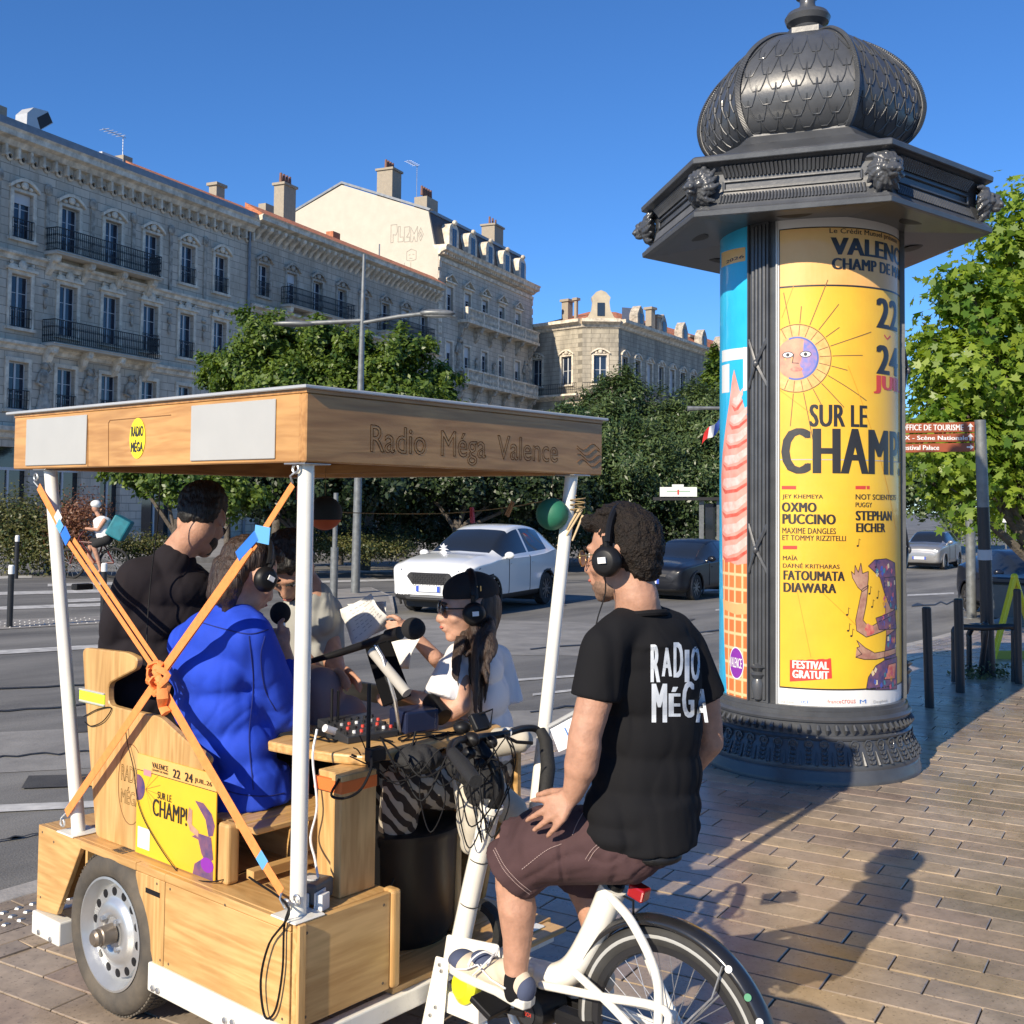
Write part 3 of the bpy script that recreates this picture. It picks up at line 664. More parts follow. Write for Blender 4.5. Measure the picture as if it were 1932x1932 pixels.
# ---- building A: long four storey front with wrought iron balconies
A = building('apartment_building', 0, 'long grey limestone apartment building with wrought iron balconies, at the left edge')
ws = [0.8+2.9*i for i in range(-1, 6)]; holes = []; W_ = 1.15
for i, s in enumerate(ws):
    for z0, z1 in ((14.25, 16.45), (10.0, 12.5), (6.1, 8.35)):
        holes.append((s-W_/2, s+W_/2, z0, z1))
doors = [(-3.2, -1.2), (-.4, 1.6), (2.9, 4.9), (6.2, 7.6), (9.2, 11.6), (13.0, 15.2)]
for a, b in doors: holes.append((a, b, -.6, 4.3))
wallgrid(-4, 18, -1.2, 19.0, holes).build('wall', ST_A, A, local=True)
MB().box((-4, .5, -1.2), (18, 12, 18.9)).box((-4, .005, -1.2), (-3.98, .5, 18.9)).build('wall_core', ST_A, A, local=True)
SHOP = mat('shopfront dark', (.03, .035, .045), .2); SHOPW = mat('shopfront sign blue', (.02, .10, .32), .4)
for a, b in doors: 
    q = MB(); q.box((a, .3, -.6), (b, .36, 4.3)); w = q.build('shop_window', GLASS, A, local=True); q = MB(); q.box((a, .22, 3.2), (b, .296, 3.34)); q.box(((a+b)/2-.05, .22, -.6), ((a+b)/2+.05, .296, 3.199)); q.build('shop_frame', FRAME, w, local=True)
for i, s in enumerate(ws):
    for (z0, z1, st) in ((14.25, 16.45, 'arch'), (10.0, 12.5, 'crest'), (6.1, 8.35, 'plain')):
        window(A, s, z0, W_, z1-z0, 3, blind=.5 if (i*3+int(z0)) % 7 == 3 else 0); put_surround(A, s, z0, W_, z1-z0, st)
        if not (i in (2, 3) and z0 > 9): place_rail(A, s-W_/2-.06, -.06, z0-.02, W_+.12, .95, False, 'window_guard')
bal_iron(A, 2.1, 9.4, 13.95); bal_iron(A, 2.1, 9.4, 9.45)
stain_relief(A, [(s+1.45, 6.2, 2.3) for s in ws[1:4]])
for s in ws[:-1]:
    q = MB(); x = s+1.45
    q.box((x-.12, -.08, 13.6), (x+.12, .0, 16.9)); q.ball((x, -.08, 17.0), (.25, .12, .3), 8, 6); q.ball((x, -.08, 11.9), (.14, .1, .2), 8, 6); q.ball((x, -.08, 11.4), (.09, .08, .3), 8, 6); q.ball((x, -.08, 12.3), (.2, .08, .1), 8, 6); q.build('carved_ornament', TRIMD, A, local=True, smooth=True)
cornice(A, -4, 18, 13.15, [(0, 0), (.1, .02), (.14, .2), (.28, .28), (.28, .4), (0, .45)], TRIM, 'string_course')
cornice(A, -4, 18, 8.9, [(0, 0), (.1, .02), (.14, .2), (.3, .28), (.3, .42), (0, .45)], TRIM, 'string_course')
cornice(A, -4, 18, 4.7, [(0, 0), (.1, .02), (.14, .25), (.4, .35), (.4, .55), (0, .6)], TRIM, 'string_course')
cornice(A, -4, 18.05, 18.45, [(0, 0), (.25, .02), (.4, .25), (.7, .35), (.7, .6), (.8, .72), (0, .75)], TRIM)
q = MB()
for i in range(30): 
    x = -3.8+i*.74; q.lathe([(.22, -.06), (.13, -.14), (.13, 0)], (x, 0, 18.0), n=8, axis=(0, 1, 0)); q.box((x+.3, -.3, 17.95), (x+.44, .0, 18.45))
q.build('corbels', TRIM, A, local=True)
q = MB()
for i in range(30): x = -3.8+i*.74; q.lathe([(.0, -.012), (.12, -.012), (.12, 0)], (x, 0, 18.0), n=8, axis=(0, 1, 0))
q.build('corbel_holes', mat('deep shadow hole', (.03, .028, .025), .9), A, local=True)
MB().box((-4, -.55, 19.2), (18, -.35, 19.62)).prism([(-4, -.35, 19.2), (-4, 4, 20.6), (-4, 4, 19.2)], (12, 0, 0)).build('roof', ZINC, A, local=True)
MB().prism([(8.1, -.3, 19.64), (8.1, .7, 20.25), (8.1, .7, 19.2), (8.1, -.3, 19.2)], (9.9, 0, 0)).build('tiled_roof', TILE, A, local=True)
q = MB(); q.box((2.15, 1.4, 19.5), (2.8, 2.2, 20.3)); q.prism([(2.1, 1.4, 20.3), (2.85, 1.4, 20.3), (3.75, 1.4, 21.0), (3.4, 1.4, 21.5), (2.5, 1.4, 21.4), (2.12, 1.4, 21.0)], (0, .8, 0)); hv = q.build('roof_duct', ALU, A, local=True)
MB().add([(2.95, 1.395, 20.42), (3.70, 1.395, 21.02), (3.40, 1.395, 21.46), (2.72, 1.395, 20.95)], [(0, 1, 2, 3)]).build('duct_mouth', mat('duct inside', (.03, .03, .035), .7), hv, local=True)
chimney(A, .5, 1.5, 19.4, 20.9, 1.0, .8, 0, False); q = MB().box((7.0, 1.3, 19.5), (8.5, 2.2, 20.5)); q.build('roof_vent_box', mat('white sheet metal', (.55, .55, .56), .5), A, local=True)
chimney(A, 9.2, 1.6, 19.6, 20.9, .7, .7, 0, False); antenna(A, 9.1, 1.9, 20.8, 1.3, 5, 1.5); chimney(A, 18.75, 3, 20.3, 21.9, .8, .6, 0, True)
q = MB(); q.cone((17.8, -.12, -.8), (17.8, -.12, 18.6), .09, .09, 8); q.build('drainpipe', ZINC, A, smooth=True, local=True)
# ---- building B: lower front with arched hoods
B = building('apartment_building', 18, 'soot stained stone apartment building with red tiled roof, between two taller fronts'); B.name = 'apartment_building'
holes = []; wb = [19.4+2.95*i for i in range(8)]
for s in wb:
    for z0, z1 in ((14.75, 16.75), (10.4, 12.6), (6.1, 8.4)): holes.append((s-.55, s+.55, z0, z1))
wallgrid(18.0, 42.4, -1.2, 19.2, holes+[(a, a+2.1, -.8, 3.9) for a in (19, 22.6, 26.2, 29.8, 33.4, 37)]).build('wall', ST_B, B, local=True)
MB().box((18.05, .5, -1.2), (42.35, 12, 19.2)).build('wall_core', ST_B, B, local=True)
for a in (19, 22.6, 26.2, 29.8, 33.4, 37): MB().box((a, .3, -.8), (a+2.1, .36, 3.9)).build('shop_window', GLASS if a != 22.6 else SHOPW, B, local=True)
for i, s in enumerate(wb):
    for (z0, z1, st) in ((14.75, 16.75, 'arch'), (10.4, 12.6, 'crest'), (6.1, 8.4, 'plain')):
        window(B, s, z0, 1.1, z1-z0, 3, blind=.6 if (i+int(z0)) % 5 == 0 else 0); put_surround(B, s, z0, 1.1, z1-z0, st, TRIMD if st == 'arch' else TRIM)
    if i in (0, 4): place_rail(B, s-.62, -.06, 14.7, 1.24, .95, False, 'window_guard')
for a, b, z in ((21.2, 28.9, 14.55), (33.0, 40.6, 14.6-4.2), (33.0, 40.6, 14.6)): bal_iron(B, a, b, z, .8)
cornice(B, 18.0, 42.4, 13.6, [(0, 0), (.1, .02), (.16, .2), (.45, .3), (.45, .45), (0, .5)], TRIM, 'string_course'); cornice(B, 18.0, 42.4, 9.2, [(0, 0), (.1, .02), (.16, .2), (.35, .3), (.35, .45), (0, .5)], TRIM, 'string_course')
cornice(B, 18.06, 42.3, 19.0, [(0, 0), (.3, .02), (.4, .15), (.85, .25), (.85, .5), (.95, .6), (0, .62)], TRIM)
q = MB()
for i in range(34):
    x = 18.5+i*.71; q.prism([(x, 0, 18.2), (x, 0, 19.0), (x, -.7, 19.0), (x, -.66, 18.8), (x, -.3, 18.55)], (.26, 0, 0))
q.build('corbels', TRIM, B, local=True)
MB().prism([(18.05, -.85, 19.63), (18.05, .5, 20.45), (18.05, .5, 19.3), (18.05, -.85, 19.60)], (24.3, 0, 0)).build('roof', TILE, B, local=True)
chimney(B, 23.2, 2.5, 20, 21.8, .9, .6, 0, False); chimney(B, 29.0, 1.0, 20, 21.1, .9, .6, 0, False, TILE); MB().cone((34, .5, 19.6), (34, .5, 21.3), .05, .05, 6).build('vent_pipe', ZINC, B, local=True)
chimney(B, 30.9, 6.5, 21, 25.5, 1.5, .9, 4)
# ---- building C: taller block, cream gable wall, mansard with dormers
Cb = building('mansard_building', 42, 'tall stone building with a cream gable wall and slate mansard roof')
wc = [44.4, 47.7, 51.1, 54.6, 58.2]; holes = []
rows_c = ((17.65, 19.9, 'ped'), (13.0, 15.3, 'plain'), (8.2, 10.6, 'plain'))
for s in wc:
    for z0, z1, st in rows_c: holes.append((s-.6, s+.6, z0, z1))
wallgrid(42.45, 61.6, -1.2, 22.6, holes).build('wall', ST_C, Cb, local=True)
for s in wc:
    for k, (z0, z1, st) in enumerate(rows_c): window(Cb, s, z0, 1.2, z1-z0, 3, blind=[.6, .9, 0][k] if int(s) % 3 else .35); put_surround(Cb, s, z0, 1.2, z1-z0, st)
MB().box((42.5, .6, -1.2), (61.6, 15.5, 22.9)).box((61.5, .004, -1.2), (61.6, .6, 22.5)).build('wall_core', ST_C, Cb, local=True)
gp = [(0.02, -1), (0.02, 22.5), (.35, 22.9), (1.0, 25.9), (9.5, 29.05), (15.7, 26.6), (16, -1)]
MB().prism([(42.38, y, z) for y, z in gp], (.1, 0, 0)).build('gable_wall', RENDER, Cb, local=True)
rf = [(-.5, 22.95), (.3, 23.0), (.95, 25.85), (9.5, 29.0), (15.7, 26.5), (15.7, 22.9)]
MB().prism([(42.49, y, z) for y, z in rf[1:]], (18.7, 0, 0)).build('roof', SLATE, Cb, local=True)
MB().prism([(42.3, .9, 25.95), (42.3, 9.5, 29.15), (42.3, 15.8, 26.6), (42.3, 15.8, 26.8), (42.3, 9.5, 29.35), (42.3, .75, 26.1)], (.55, 0, 0)).build('verge_flashing', ZINC, Cb, local=True)
MB().box((42.49, .85, 25.85), (61.2, 1.25, 26.1)).build('ridge_roll', ZINC, Cb, local=True)
for s in (45.0, 48.5, 52.0, 55.6, 59.1):
    q = MB(); n = 9; arc = [(-.85, 0), (-.85, 1.5)]+[(-.85*math.cos(math.pi*i/n), 1.5+.75*math.sin(math.pi*i/n)) for i in range(1, n)]+[(.85, 1.5), (.85, 0)]
    q.prism([(s+x, -.05, 23.15+z) for x, z in arc], (0, 1.3, 0)); q.ball((s, -.12, 25.45), (.3, .2, .22), 8, 6); q.box((s-1.05, -.18, 23.1), (s+1.05, .2, 23.3)); d = q.build('dormer', TRIM, Cb, local=True)
    q = MB(); q.box((s-.42, -.09, 23.35), (s+.42, -.052, 24.95)); w = q.build('window', FRAME, Cb, local=True); q = MB(); q.box((s-.36, -.11, 23.42), (s-.04, -.092, 24.9)).box((s+.04, -.11, 23.42), (s+.36, -.092, 24.9)); q.build('pane', PANE, w, local=True)
cornice(Cb, 42.3, 61.75, 22.25, [(0, 0), (.15, .02), (.3, .2), (.75, .35), (.75, .6), (.9, .78), (-.5, .8)], TRIM)
cornice(Cb, 42.4, 61.65, 21.75, [(0, 0), (.12, .02), (.15, .3), (0, .32)], TRIM, 'string_course')
q = MB()
for i in range(46): x = 42.5+i*.415; q.box((x, -.5, 22.3), (x+.2, 0, 22.55))
q.build('dentils', TRIM, Cb, local=True)
def stone_balcony(root, s0, s1, z, dep=1.0):
    mb = MB(); mb.box((s0, -dep, z-.25), (s1, .0, z)); mb.box((s0, -dep, z+.92), (s1, -dep+.25, z+1.06)); b = mb.build('balcony', TRIM, root, local=True)
    q = MB(); n = int((s1-s0)/.27)
    for i in range(n):
        x = s0+.15+(s1-s0-.3)*i/(n-1)
        if i % 11 == 0: q.box((x-.13, -dep, z), (x+.13, -dep+.24, z+.92))
        else: q.lathe([(.06, 0), (.05, .12), (.09, .35), (.045, .7), (.07, .92)], (x, -dep+.12, z), n=6)
    q.build('balustrade', TRIM, b, local=True)
    for i in range(6):
        x = s0+.4+(s1-s0-.8)*i/5; k = MB(); k.prism([(x-.2, 0, z-.25), (x-.2, -.9, z-.25), (x-.2, -.8, z-.5), (x-.2, -.45, z-.8), (x-.2, -.3, z-1.3), (x-.2, 0, z-1.6)], (.4, 0, 0)); k.ball((x, -.6, z-.6), (.26, .2, .22), 8, 6); k.build('bracket', TRIMD, b, local=True)
stone_balcony(Cb, 45.9, 61.3, 17.4); stone_balcony(Cb, 45.9, 61.3, 12.2)
stain_relief(Cb, [(46.05, 13.0, 2.9), (59.9, 13.0, 2.6), (49.4, 13.4, 1.2), (52.9, 13.4, 1.2)])
for z in np.arange(5, 21.5, .9): MB().box((42.4, -.08, z), (43.0 if int(z*2) % 2 else 42.8, .0, z+.6)).build('quoin', TRIM, Cb, local=True); MB().box((61.1 if int(z*2) % 2 else 61.3, -.08, z), (61.66, .0, z+.6)).build('quoin', TRIM, Cb, local=True)
chimney(Cb, 43.3, 4.6, 26.5, 29.9, 1.5, 1.5, 4); chimney(Cb, 43.6, 1.3, 25, 27.3, 1.9, 1.2, 5, False); chimney(Cb, 60.2, 3, 25.5, 28.9, 2.0, 1.4, 3); antenna(Cb, 43.2, 2.6, 27, 3.2, 5)
GR = mat('faint grey graffiti paint', (.36, .335, .285), .8)
fg = lambda u, v: Vector((24.45, 51.77, 0))+uF*42.368-nF*(u)+Vector((0, 0, v))
def gl(pts, closed=False, w=.05):
    q = MB(); P = [Vector((42.366, a, b)) for a, b in pts]; P = P+[P[0]] if closed else P
    for a, b in zip(P, P[1:]): q.beam(a, b, .012, w, (1, 0, 0)) if False else q.beam(a, b, w, .012, (1, 0, 0))
    return q
gq = MB(); X0 = 4.2  # outlines of bubble letters and a small face, seen mirrored along the wall
def glyph(x, z, w, h, pts):
    for st in pts:
        P = [Vector((42.366, x-a*w, z+b*h)) for a, b in st]
        for a, b in zip(P, P[1:]): gq.beam(a, b, .06, .012, (1, 0, 0))
glyph(4.55, 23.6, .62, 1.5, [[(0, 0), (0, 1), (.9, 1), (1, .6), (.8, .4), (.35, .45), (.35, 0), (0, 0)]])
glyph(3.85, 23.6, .55, 1.3, [[(0, 1), (0, 0), (.9, 0), (.9, .3), (.35, .3), (.35, 1), (0, 1)]])
glyph(3.25, 23.55, .5, 1.25, [[(1, 1), (0, 1), (0, 0), (1, 0), (1, .3), (.4, .3), (.9, .6), (1, 1)]])
glyph(2.65, 23.5, .65, 1.25, [[(0, 0), (0, 1), (.5, .5), (1, 1), (1, 0), (.7, 0), (.5, .35), (.3, 0), (0, 0)]])
glyph(1.95, 23.5, .5, 1.1, [[(.5, 0), (0, .5), (.5, 1), (1, .5), (.5, 0)], [(.5, .3), (.3, .5), (.5, .7), (.7, .5), (.5, .3)]])
glyph(3.0, 21.9, .9, 1.0, [[(0, .1), (0, .8), (.5, 1), (1, .8), (1, .1), (.5, 0), (0, .1)], [(.2, .5), (.4, .55)], [(.6, .55), (.8, .5)], [(.3, .25), (.6, .2)]])
glyph(3.2, 20.2, .2, 1.6, [[(0, 0), (0, 1)], [(3, 0), (3, 1)]])
gq.build('graffiti', GR, Cb, local=True)
# ---- building D: far corner building, three fronts
D0 = lambda px, dep: Vector((CAM.x, CAM.y, 0))+(cf.xy.to_3d()).normalized()*dep+r0*((px-966)/2104*dep)
def front(root_name, label, p, q, zt, rows, n, m, cat='building', roofm=None):
    d = q-p; L_ = d.length; root = empty(root_name, (p.x, p.y, 0), label, cat, rz=math.atan2(d.y, d.x)); return root, L_
P1, P2, P3, P4 = D0(985, 110), D0(1097, 105), D0(1166, 105), D0(1400, 134)
Db = empty('corner_building', (P2.x, P2.y, 0), 'cream stone corner building with curly gable, farthest of the row', 'building', rz=0)
def wing(p, q, n, zt=19.0):
    d = q-p; L_ = d.length; a = math.atan2(d.y, d.x); M = Matrix.Translation(Vector((p.x, p.y, 0))-Db.location) @ Matrix.Rotation(a, 4, 'Z')
    hs = []
    for i in range(n):
        s = L_*(i+.5)/n
        for z0, z1 in ((13.3, 16.0), (8.2, 10.9), (3.5, 6)): hs.append((s-.62, s+.62, z0, z1))
    wallgrid(0, L_, -1.2, zt, hs, .3).xf(M).build('wall', ST_D, Db, local=True)
    q_ = MB(); g_ = MB(); 
    for (s0, s1, z0, z1) in hs:
        fr, gl_ = winmesh(s1-s0, z1-z0, rows=2); T = M @ Matrix.Translation(((s0+s1)/2, .22, z0)); w = fr.xf(T).build('window', FRAME, Db, local=True); gl_.xf(T).build('pane', PANE if (s0*7) % 3 > 1 else mat('white roller blind', (.6, .6, .6), .7), w, local=True)
        surround(s1-s0, z1-z0, 'arch' if z0 > 12 else 'plain').xf(M @ Matrix.Translation(((s0+s1)/2, 0, z0))).build('window_surround', TRIM, Db, local=True)
    mb = MB(); mb.prism([(0-.1, -y, zt+h) for y, h in [(0, -.4), (.15, -.35), (.3, -.1), (.8, .1), (.8, .4), (-.4, .42)]], (L_+.2, 0, 0)).xf(M).build('cornice', TRIM, Db, local=True)
    mb = MB(); mb.prism([(0, -y, 12.2+h) for y, h in [(0, -.4), (.15, -.35), (.9, -.05), (.9, .12), (0, .12)]], (L_, 0, 0)).xf(M).build('balcony', TRIM, Db, local=True)
    railing(L_, 1.0, False, .22).xf(M @ Matrix.Translation((0, -.85, 12.33))).build('railing', IRON, Db, local=True)
    return M, L_
M1, L1 = wing(P1, P2, 2); M2, L2 = wing(P2, P3, 1); M3, L3 = wing(P3, P4, 12)
q = MB(); cc = (P2+P3)/2; inn = D0(1180, 118)
rl = [P1, P2, P3, P4, D0(1430, 145), D0(1180, 140), D0(985, 122)]; loc = lambda p, z: (p.x-Db.location.x, p.y-Db.location.y, z)
ap = [D0(1060, 117), D0(1160, 114), D0(1380, 138)]
q.add([loc(P1, 19.3), loc(P2, 19.3), loc(P3, 19.3), loc(P4, 19.3), loc(D0(1020, 122), 21.5), loc(D0(1110, 118), 22.4), loc(D0(1160, 118), 22.4), loc(D0(1400, 142), 22)], [(0, 1, 5, 4), (1, 2, 6, 5), (2, 3, 7, 6)]).build('roof', TILE, Db, local=True)
q = MB().prism([(1.0, -.06, 19.4), (.9, -.06, 20.2), (.2, -.06, 20.9)][0:0]+[(x_, -.05, 19.42+(z_-19.42)*.56) for x_, z_ in ((0, 19.42), (.5, 19.8), (.85, 21), (.95, 22.4), (.85, 23.2), (1.3, 24.1), (1.75, 24.4), (2.2, 24.1), (2.65, 23.2), (2.55, 22.4), (2.65, 21), (3, 19.8), (3.45, 19.42))], (0, .8, 0)).xf(M2); q.build('curly_gable', mat('cream gable stone', (.46, .40, .30), .85, var=.15, vs=1), Db, local=True)
MB().box((1.40, -.12, 19.75), (2.10, -.052, 21.0)).xf(M2).build('window', GLASS, Db, local=True)
for (px, dep, z0, z1, w) in ((1068, 112, 20, 22.3, .8), (1226, 112, 19, 21.6, .7), (1238, 113, 19, 21.0, .6), (1298, 124, 19, 20.6, 1.0), (1085, 111, 20, 22.3, .3)):
    p = D0(px, dep); k = MB().box((p.x-w/2, p.y-w/2, z0), (p.x+w/2, p.y+w/2, z1)); k.box((p.x-w/2-.15, p.y-w/2-.15, z1), (p.x+w/2+.15, p.y+w/2+.15, z1+.25)); k.build('chimney', BRK, Db)
MB().add([D0(1172, 108)+V(0, 0, 19.5), D0(1215, 112)+V(0, 0, 19.6), D0(1212, 117)+V(0, 0, 22.6), D0(1172, 114)+V(0, 0, 22.2)], [(0, 1, 2, 3)]).build('zinc_roof', ZINC, Db)
for k in range(5):
    x_ = 4+k*5.6; q = MB().prism([(x_, -.1, 19.42), (x_, -.1, 20.5), (x_+.35, -.1, 21.1), (x_+.8, -.1, 21.5), (x_+1.25, -.1, 21.1), (x_+1.6, -.1, 20.5), (x_+1.6, -.1, 19.42)], (0, .9, 0)).xf(M3); d = q.build('dormer', TRIMD, Db, local=True); MB().box((x_+.45, -.15, 19.7), (x_+1.15, -.102, 20.7)).xf(M3).build('pane', PANE, d, local=True)
# low dark continuation behind the trees so that no street end is bare
FB = empty('row_house', (60, 90, 0), 'plain shaded house row far behind the right hand trees', 'building')
MB().box((62, 70, -1.4), (100, 84, 7)).build('wall', ST_B, FB); 
# ================================================================ VEGETATION
LEAF1 = leafmat('acacia leaf', (.045, .095, .016), (.15, .215, .035)); LEAF2 = leafmat('dark pine leaf', (.03, .065, .024), (.11, .155, .05), .2); LEAF3 = leafmat('plane tree leaf', (.085, .17, .02), (.27, .36, .045), .45); LEAF5 = leafmat('shade darkened green leaf', (.012, .026, .010), (.036, .06, .018), .15); LEAF4 = leafmat('hedge leaf', (.04, .07, .02), (.16, .15, .05), .3)  # LEAF5: leaf green with the shade round the terrace put into its colour
BARK = mat('grey bark', (.10, .085, .07), .9, var=.4, vs=9, bump=.8, bs=25, dist=.02)
def leaves(lobes, n, size, seed=0, droop=.2, aspect=.55, shell=.30, sub=95, spread=.15, star=False):
    g = np.random.default_rng(seed); C_ = np.array([l[0] for l in lobes], float); Rr = np.array([l[1] if hasattr(l[1], '__len__') else (l[1],)*3 for l in lobes], float)
    vol = Rr.prod(1)**(2/3); pr = vol/vol.sum()
    # twig ends first, leaves gathered round the twigs
    nt_ = max(8, n//sub); li = g.choice(len(lobes), nt_, p=pr); d = g.normal(size=(nt_, 3)); d /= np.linalg.norm(d, axis=1)[:, None]; d[:, 2] = np.abs(d[:, 2])*np.where(g.random(nt_) < .72, 1, -1)
    rad = shell+(1-shell)*g.random(nt_)**.6; rad *= 1+.22*g.normal(size=nt_)
    tw = C_[li]+d*Rr[li]*rad[:, None]
    ti = g.integers(0, nt_, n); sp = Rr[li[ti]].mean(1)*spread
    off = g.normal(size=(n, 3))*sp[:, None]; P = tw[ti]+off
    out = P-C_[li[ti]]; out /= np.linalg.norm(out, axis=1)[:, None]+1e-6
    nr = out*.9+g.normal(size=(n, 3))*.55+np.array([0, 0, .5]); nr /= np.linalg.norm(nr, axis=1)[:, None]
    t = g.normal(size=(n, 3)); t[:, 2] -= droop; t -= nr*(t*nr).sum(1)[:, None]; t /= np.linalg.norm(t, axis=1)[:, None]; b = np.cross(nr, t)
    s = size*(.6+.8*g.random(n))[:, None]; w = s*aspect
    if star:
        aa = np.array([0, .45, .8, 1.25, 1.75, 2.3, 3.14159, 3.98, 4.53, 5.03, 5.48, 5.83]); rr = np.array([.55, .3, .52, .26, .46, .2, .16, .2, .46, .26, .52, .3])
        V4 = np.stack([P+(t*math.cos(a_)+b*math.sin(a_))*s*r_+nr*s*.10*abs(math.sin(a_)) for a_, r_ in zip(aa, rr)], 1)
        return V4, np.clip(.5+.28*g.normal(size=n)+.25*g.normal(size=nt_)[ti], 0, 1)
    V4 = np.stack([P-t*s*.5, P+b*w*.5+nr*s*.08, P+t*s*.5, P-b*w*.5+nr*s*.08], 1)
    tint = np.clip(.5+.28*g.normal(size=n)+.25*g.normal(size=nt_)[ti], 0, 1)
    return V4, tint
def tree(name, label, base, lobes, n, size, lm, seed, trunk=.16, group=None, fork=None, cat='tree', aspect=.55, **kw):
    root = empty(name, base, label, cat, group); b = Vector(base); cs = [Vector(l[0]) for l in lobes]; c = sum(cs, Vector())/len(cs)
    fk = fork if fork is not None else (min(q.z for q in cs)-b.z)*.55
    mb = MB(); f = b+V(0, 0, fk); lean = Vector((c.x-b.x, c.y-b.y, 0))*.2; mb.tube([b, b+V(0, 0, fk*.5)+lean*.5, f+lean, f+lean+V(0, 0, .3)], [trunk*1.25, trunk, trunk*.85, trunk*.7], 10)
    mb.build('trunk', BARK, root, smooth=True); mb = MB(); random.seed(seed)
    for q in cs:
        m1 = f+lean+(q-f-lean)*.5+V(random.uniform(-.2, .2), random.uniform(-.2, .2), .1); mb.tube([f+lean-V(0, 0, .1), m1, q], [trunk*.55, trunk*.35, trunk*.12], 6)
        for k in range(4):
            e = q+Vector((random.uniform(-1, 1), random.uniform(-1, 1), random.uniform(-.3, .9)))*.75*(lobes[0][1][0] if hasattr(lobes[0][1], '__len__') else lobes[0][1]); mb.tube([m1+(q-m1)*.5, (q+e)/2+V(0, 0, .1), e], [trunk*.22, trunk*.14, trunk*.05], 5)
    mb.build('limbs', BARK, root, smooth=True)
    V4, tint = leaves(lobes, n, size, seed, aspect=aspect, **kw); o = npmesh('crown', V4-np.array(b), V4.shape[1], lm, root, attr=tint); return root
def lobe(px, py, dep, r, rz=None):
    p = at(px, py, D=dep); return ((p.x, p.y, p.z), (r, r, rz or r*.8))
def base(px, dep, dz=0): p = at(px, 1000, D=dep); return (p.x, p.y, roadz(p.x, p.y)+.1+dz)
# street trees in front of the fronts
tree('street_tree', 'small round acacia at the left end of the leafy row', base(430, 37), [lobe(420, 710, 37, .75), lobe(400, 690, 37.3, .45), lobe(440, 760, 37, .8)], 9000, .17, LEAF1, 1, .10, 'street trees before the stone fronts')
tree('street_tree', 'tall feathery acacia rising left of the lamp post, before the drainpipe', base(520, 36), [lobe(500, 640, 36, 1.0), lobe(470, 700, 36, 1.0), lobe(560, 670, 36.5, 1.1), lobe(610, 650, 36, .9), lobe(530, 740, 35.5, 1.3), lobe(620, 720, 36, 1.2), lobe(480, 770, 36, 1.0), lobe(580, 790, 36, 1.4)], 42000, .17, LEAF1, 2, .15, 'street trees before the stone fronts')
tree('street_tree', 'bushy acacia behind the grey lamp post', base(690, 36), [lobe(670, 665, 36, .8), lobe(725, 700, 36, 1.1), lobe(780, 670, 36.5, .85), lobe(820, 725, 37, .8), lobe(750, 755, 36, 1.2), lobe(680, 770, 36, 1.2), lobe(800, 790, 36, 1.2)], 36000, .17, LEAF1, 3, .14, 'street trees before the stone fronts')
tree('pine_tree', 'dark evergreen with spiky tops in front of the corner building', base(1150, 48), [lobe(1130, 772, 48, .9, 1.5), lobe(1180, 760, 48, .9, 1.5), lobe(1080, 800, 47, 1.2, .8), lobe(1150, 830, 47, 1.8), lobe(1210, 820, 48, 1.5), lobe(1130, 890, 46, 2.0), lobe(1210, 900, 46, 1.9), lobe(1085, 900, 46, 1.6)], 60000, .20, LEAF2, 4, .2, 'evergreens before the corner building', aspect=.35)
tree('pine_tree', 'dark evergreen between the corner building and the poster column', base(1290, 49), [lobe(1270, 810, 49, 1.1, 1.4), lobe(1320, 785, 49, 1.1, 1.6), lobe(1290, 860, 48, 1.8), lobe(1350, 830, 48, 1.7), lobe(1300, 920, 47, 1.8), lobe(1360, 900, 47, 1.6)], 46000, .20, LEAF2, 5, .2, 'evergreens before the corner building', aspect=.35)
tree('tall_poplar', 'taller green tree partly hidden by the blue poster', base(1350, 62), [lobe(1354, 760, 62, 1.3, 2.2), lobe(1350, 710, 62, .6, 1.6), lobe(1368, 800, 62, 2.0)], 14000, .25, LEAF1, 6, .2)
# low canopy above the terrace: the shaded crowns seen under the roof
tree('terrace_tree', 'low spreading tree over the terrace, directly above the cyclist', base(330, 30), [lobe(300, 905, 30, 1.0, .5), lobe(250, 895, 30, .8, .35), lobe(370, 915, 30, 1.0, .6), lobe(430, 935, 30, .9, .7)], 15000, .15, LEAF1, 7, .12, 'low trees round the terrace')
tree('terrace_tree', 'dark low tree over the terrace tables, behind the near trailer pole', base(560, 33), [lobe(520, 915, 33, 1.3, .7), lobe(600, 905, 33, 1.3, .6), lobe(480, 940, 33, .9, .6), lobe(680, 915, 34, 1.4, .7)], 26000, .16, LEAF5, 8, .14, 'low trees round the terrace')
tree('terrace_tree', 'dark low tree above the roof of the white car', base(850, 38), [lobe(790, 920, 38, 1.5, .8), lobe(880, 915, 38, 1.5, .8), lobe(960, 925, 38, 1.4, .8), lobe(1030, 935, 38, 1.3, .8), lobe(900, 880, 40, 1.8, 1.0)], 34000, .17, LEAF5, 9, .16, 'low trees round the terrace')
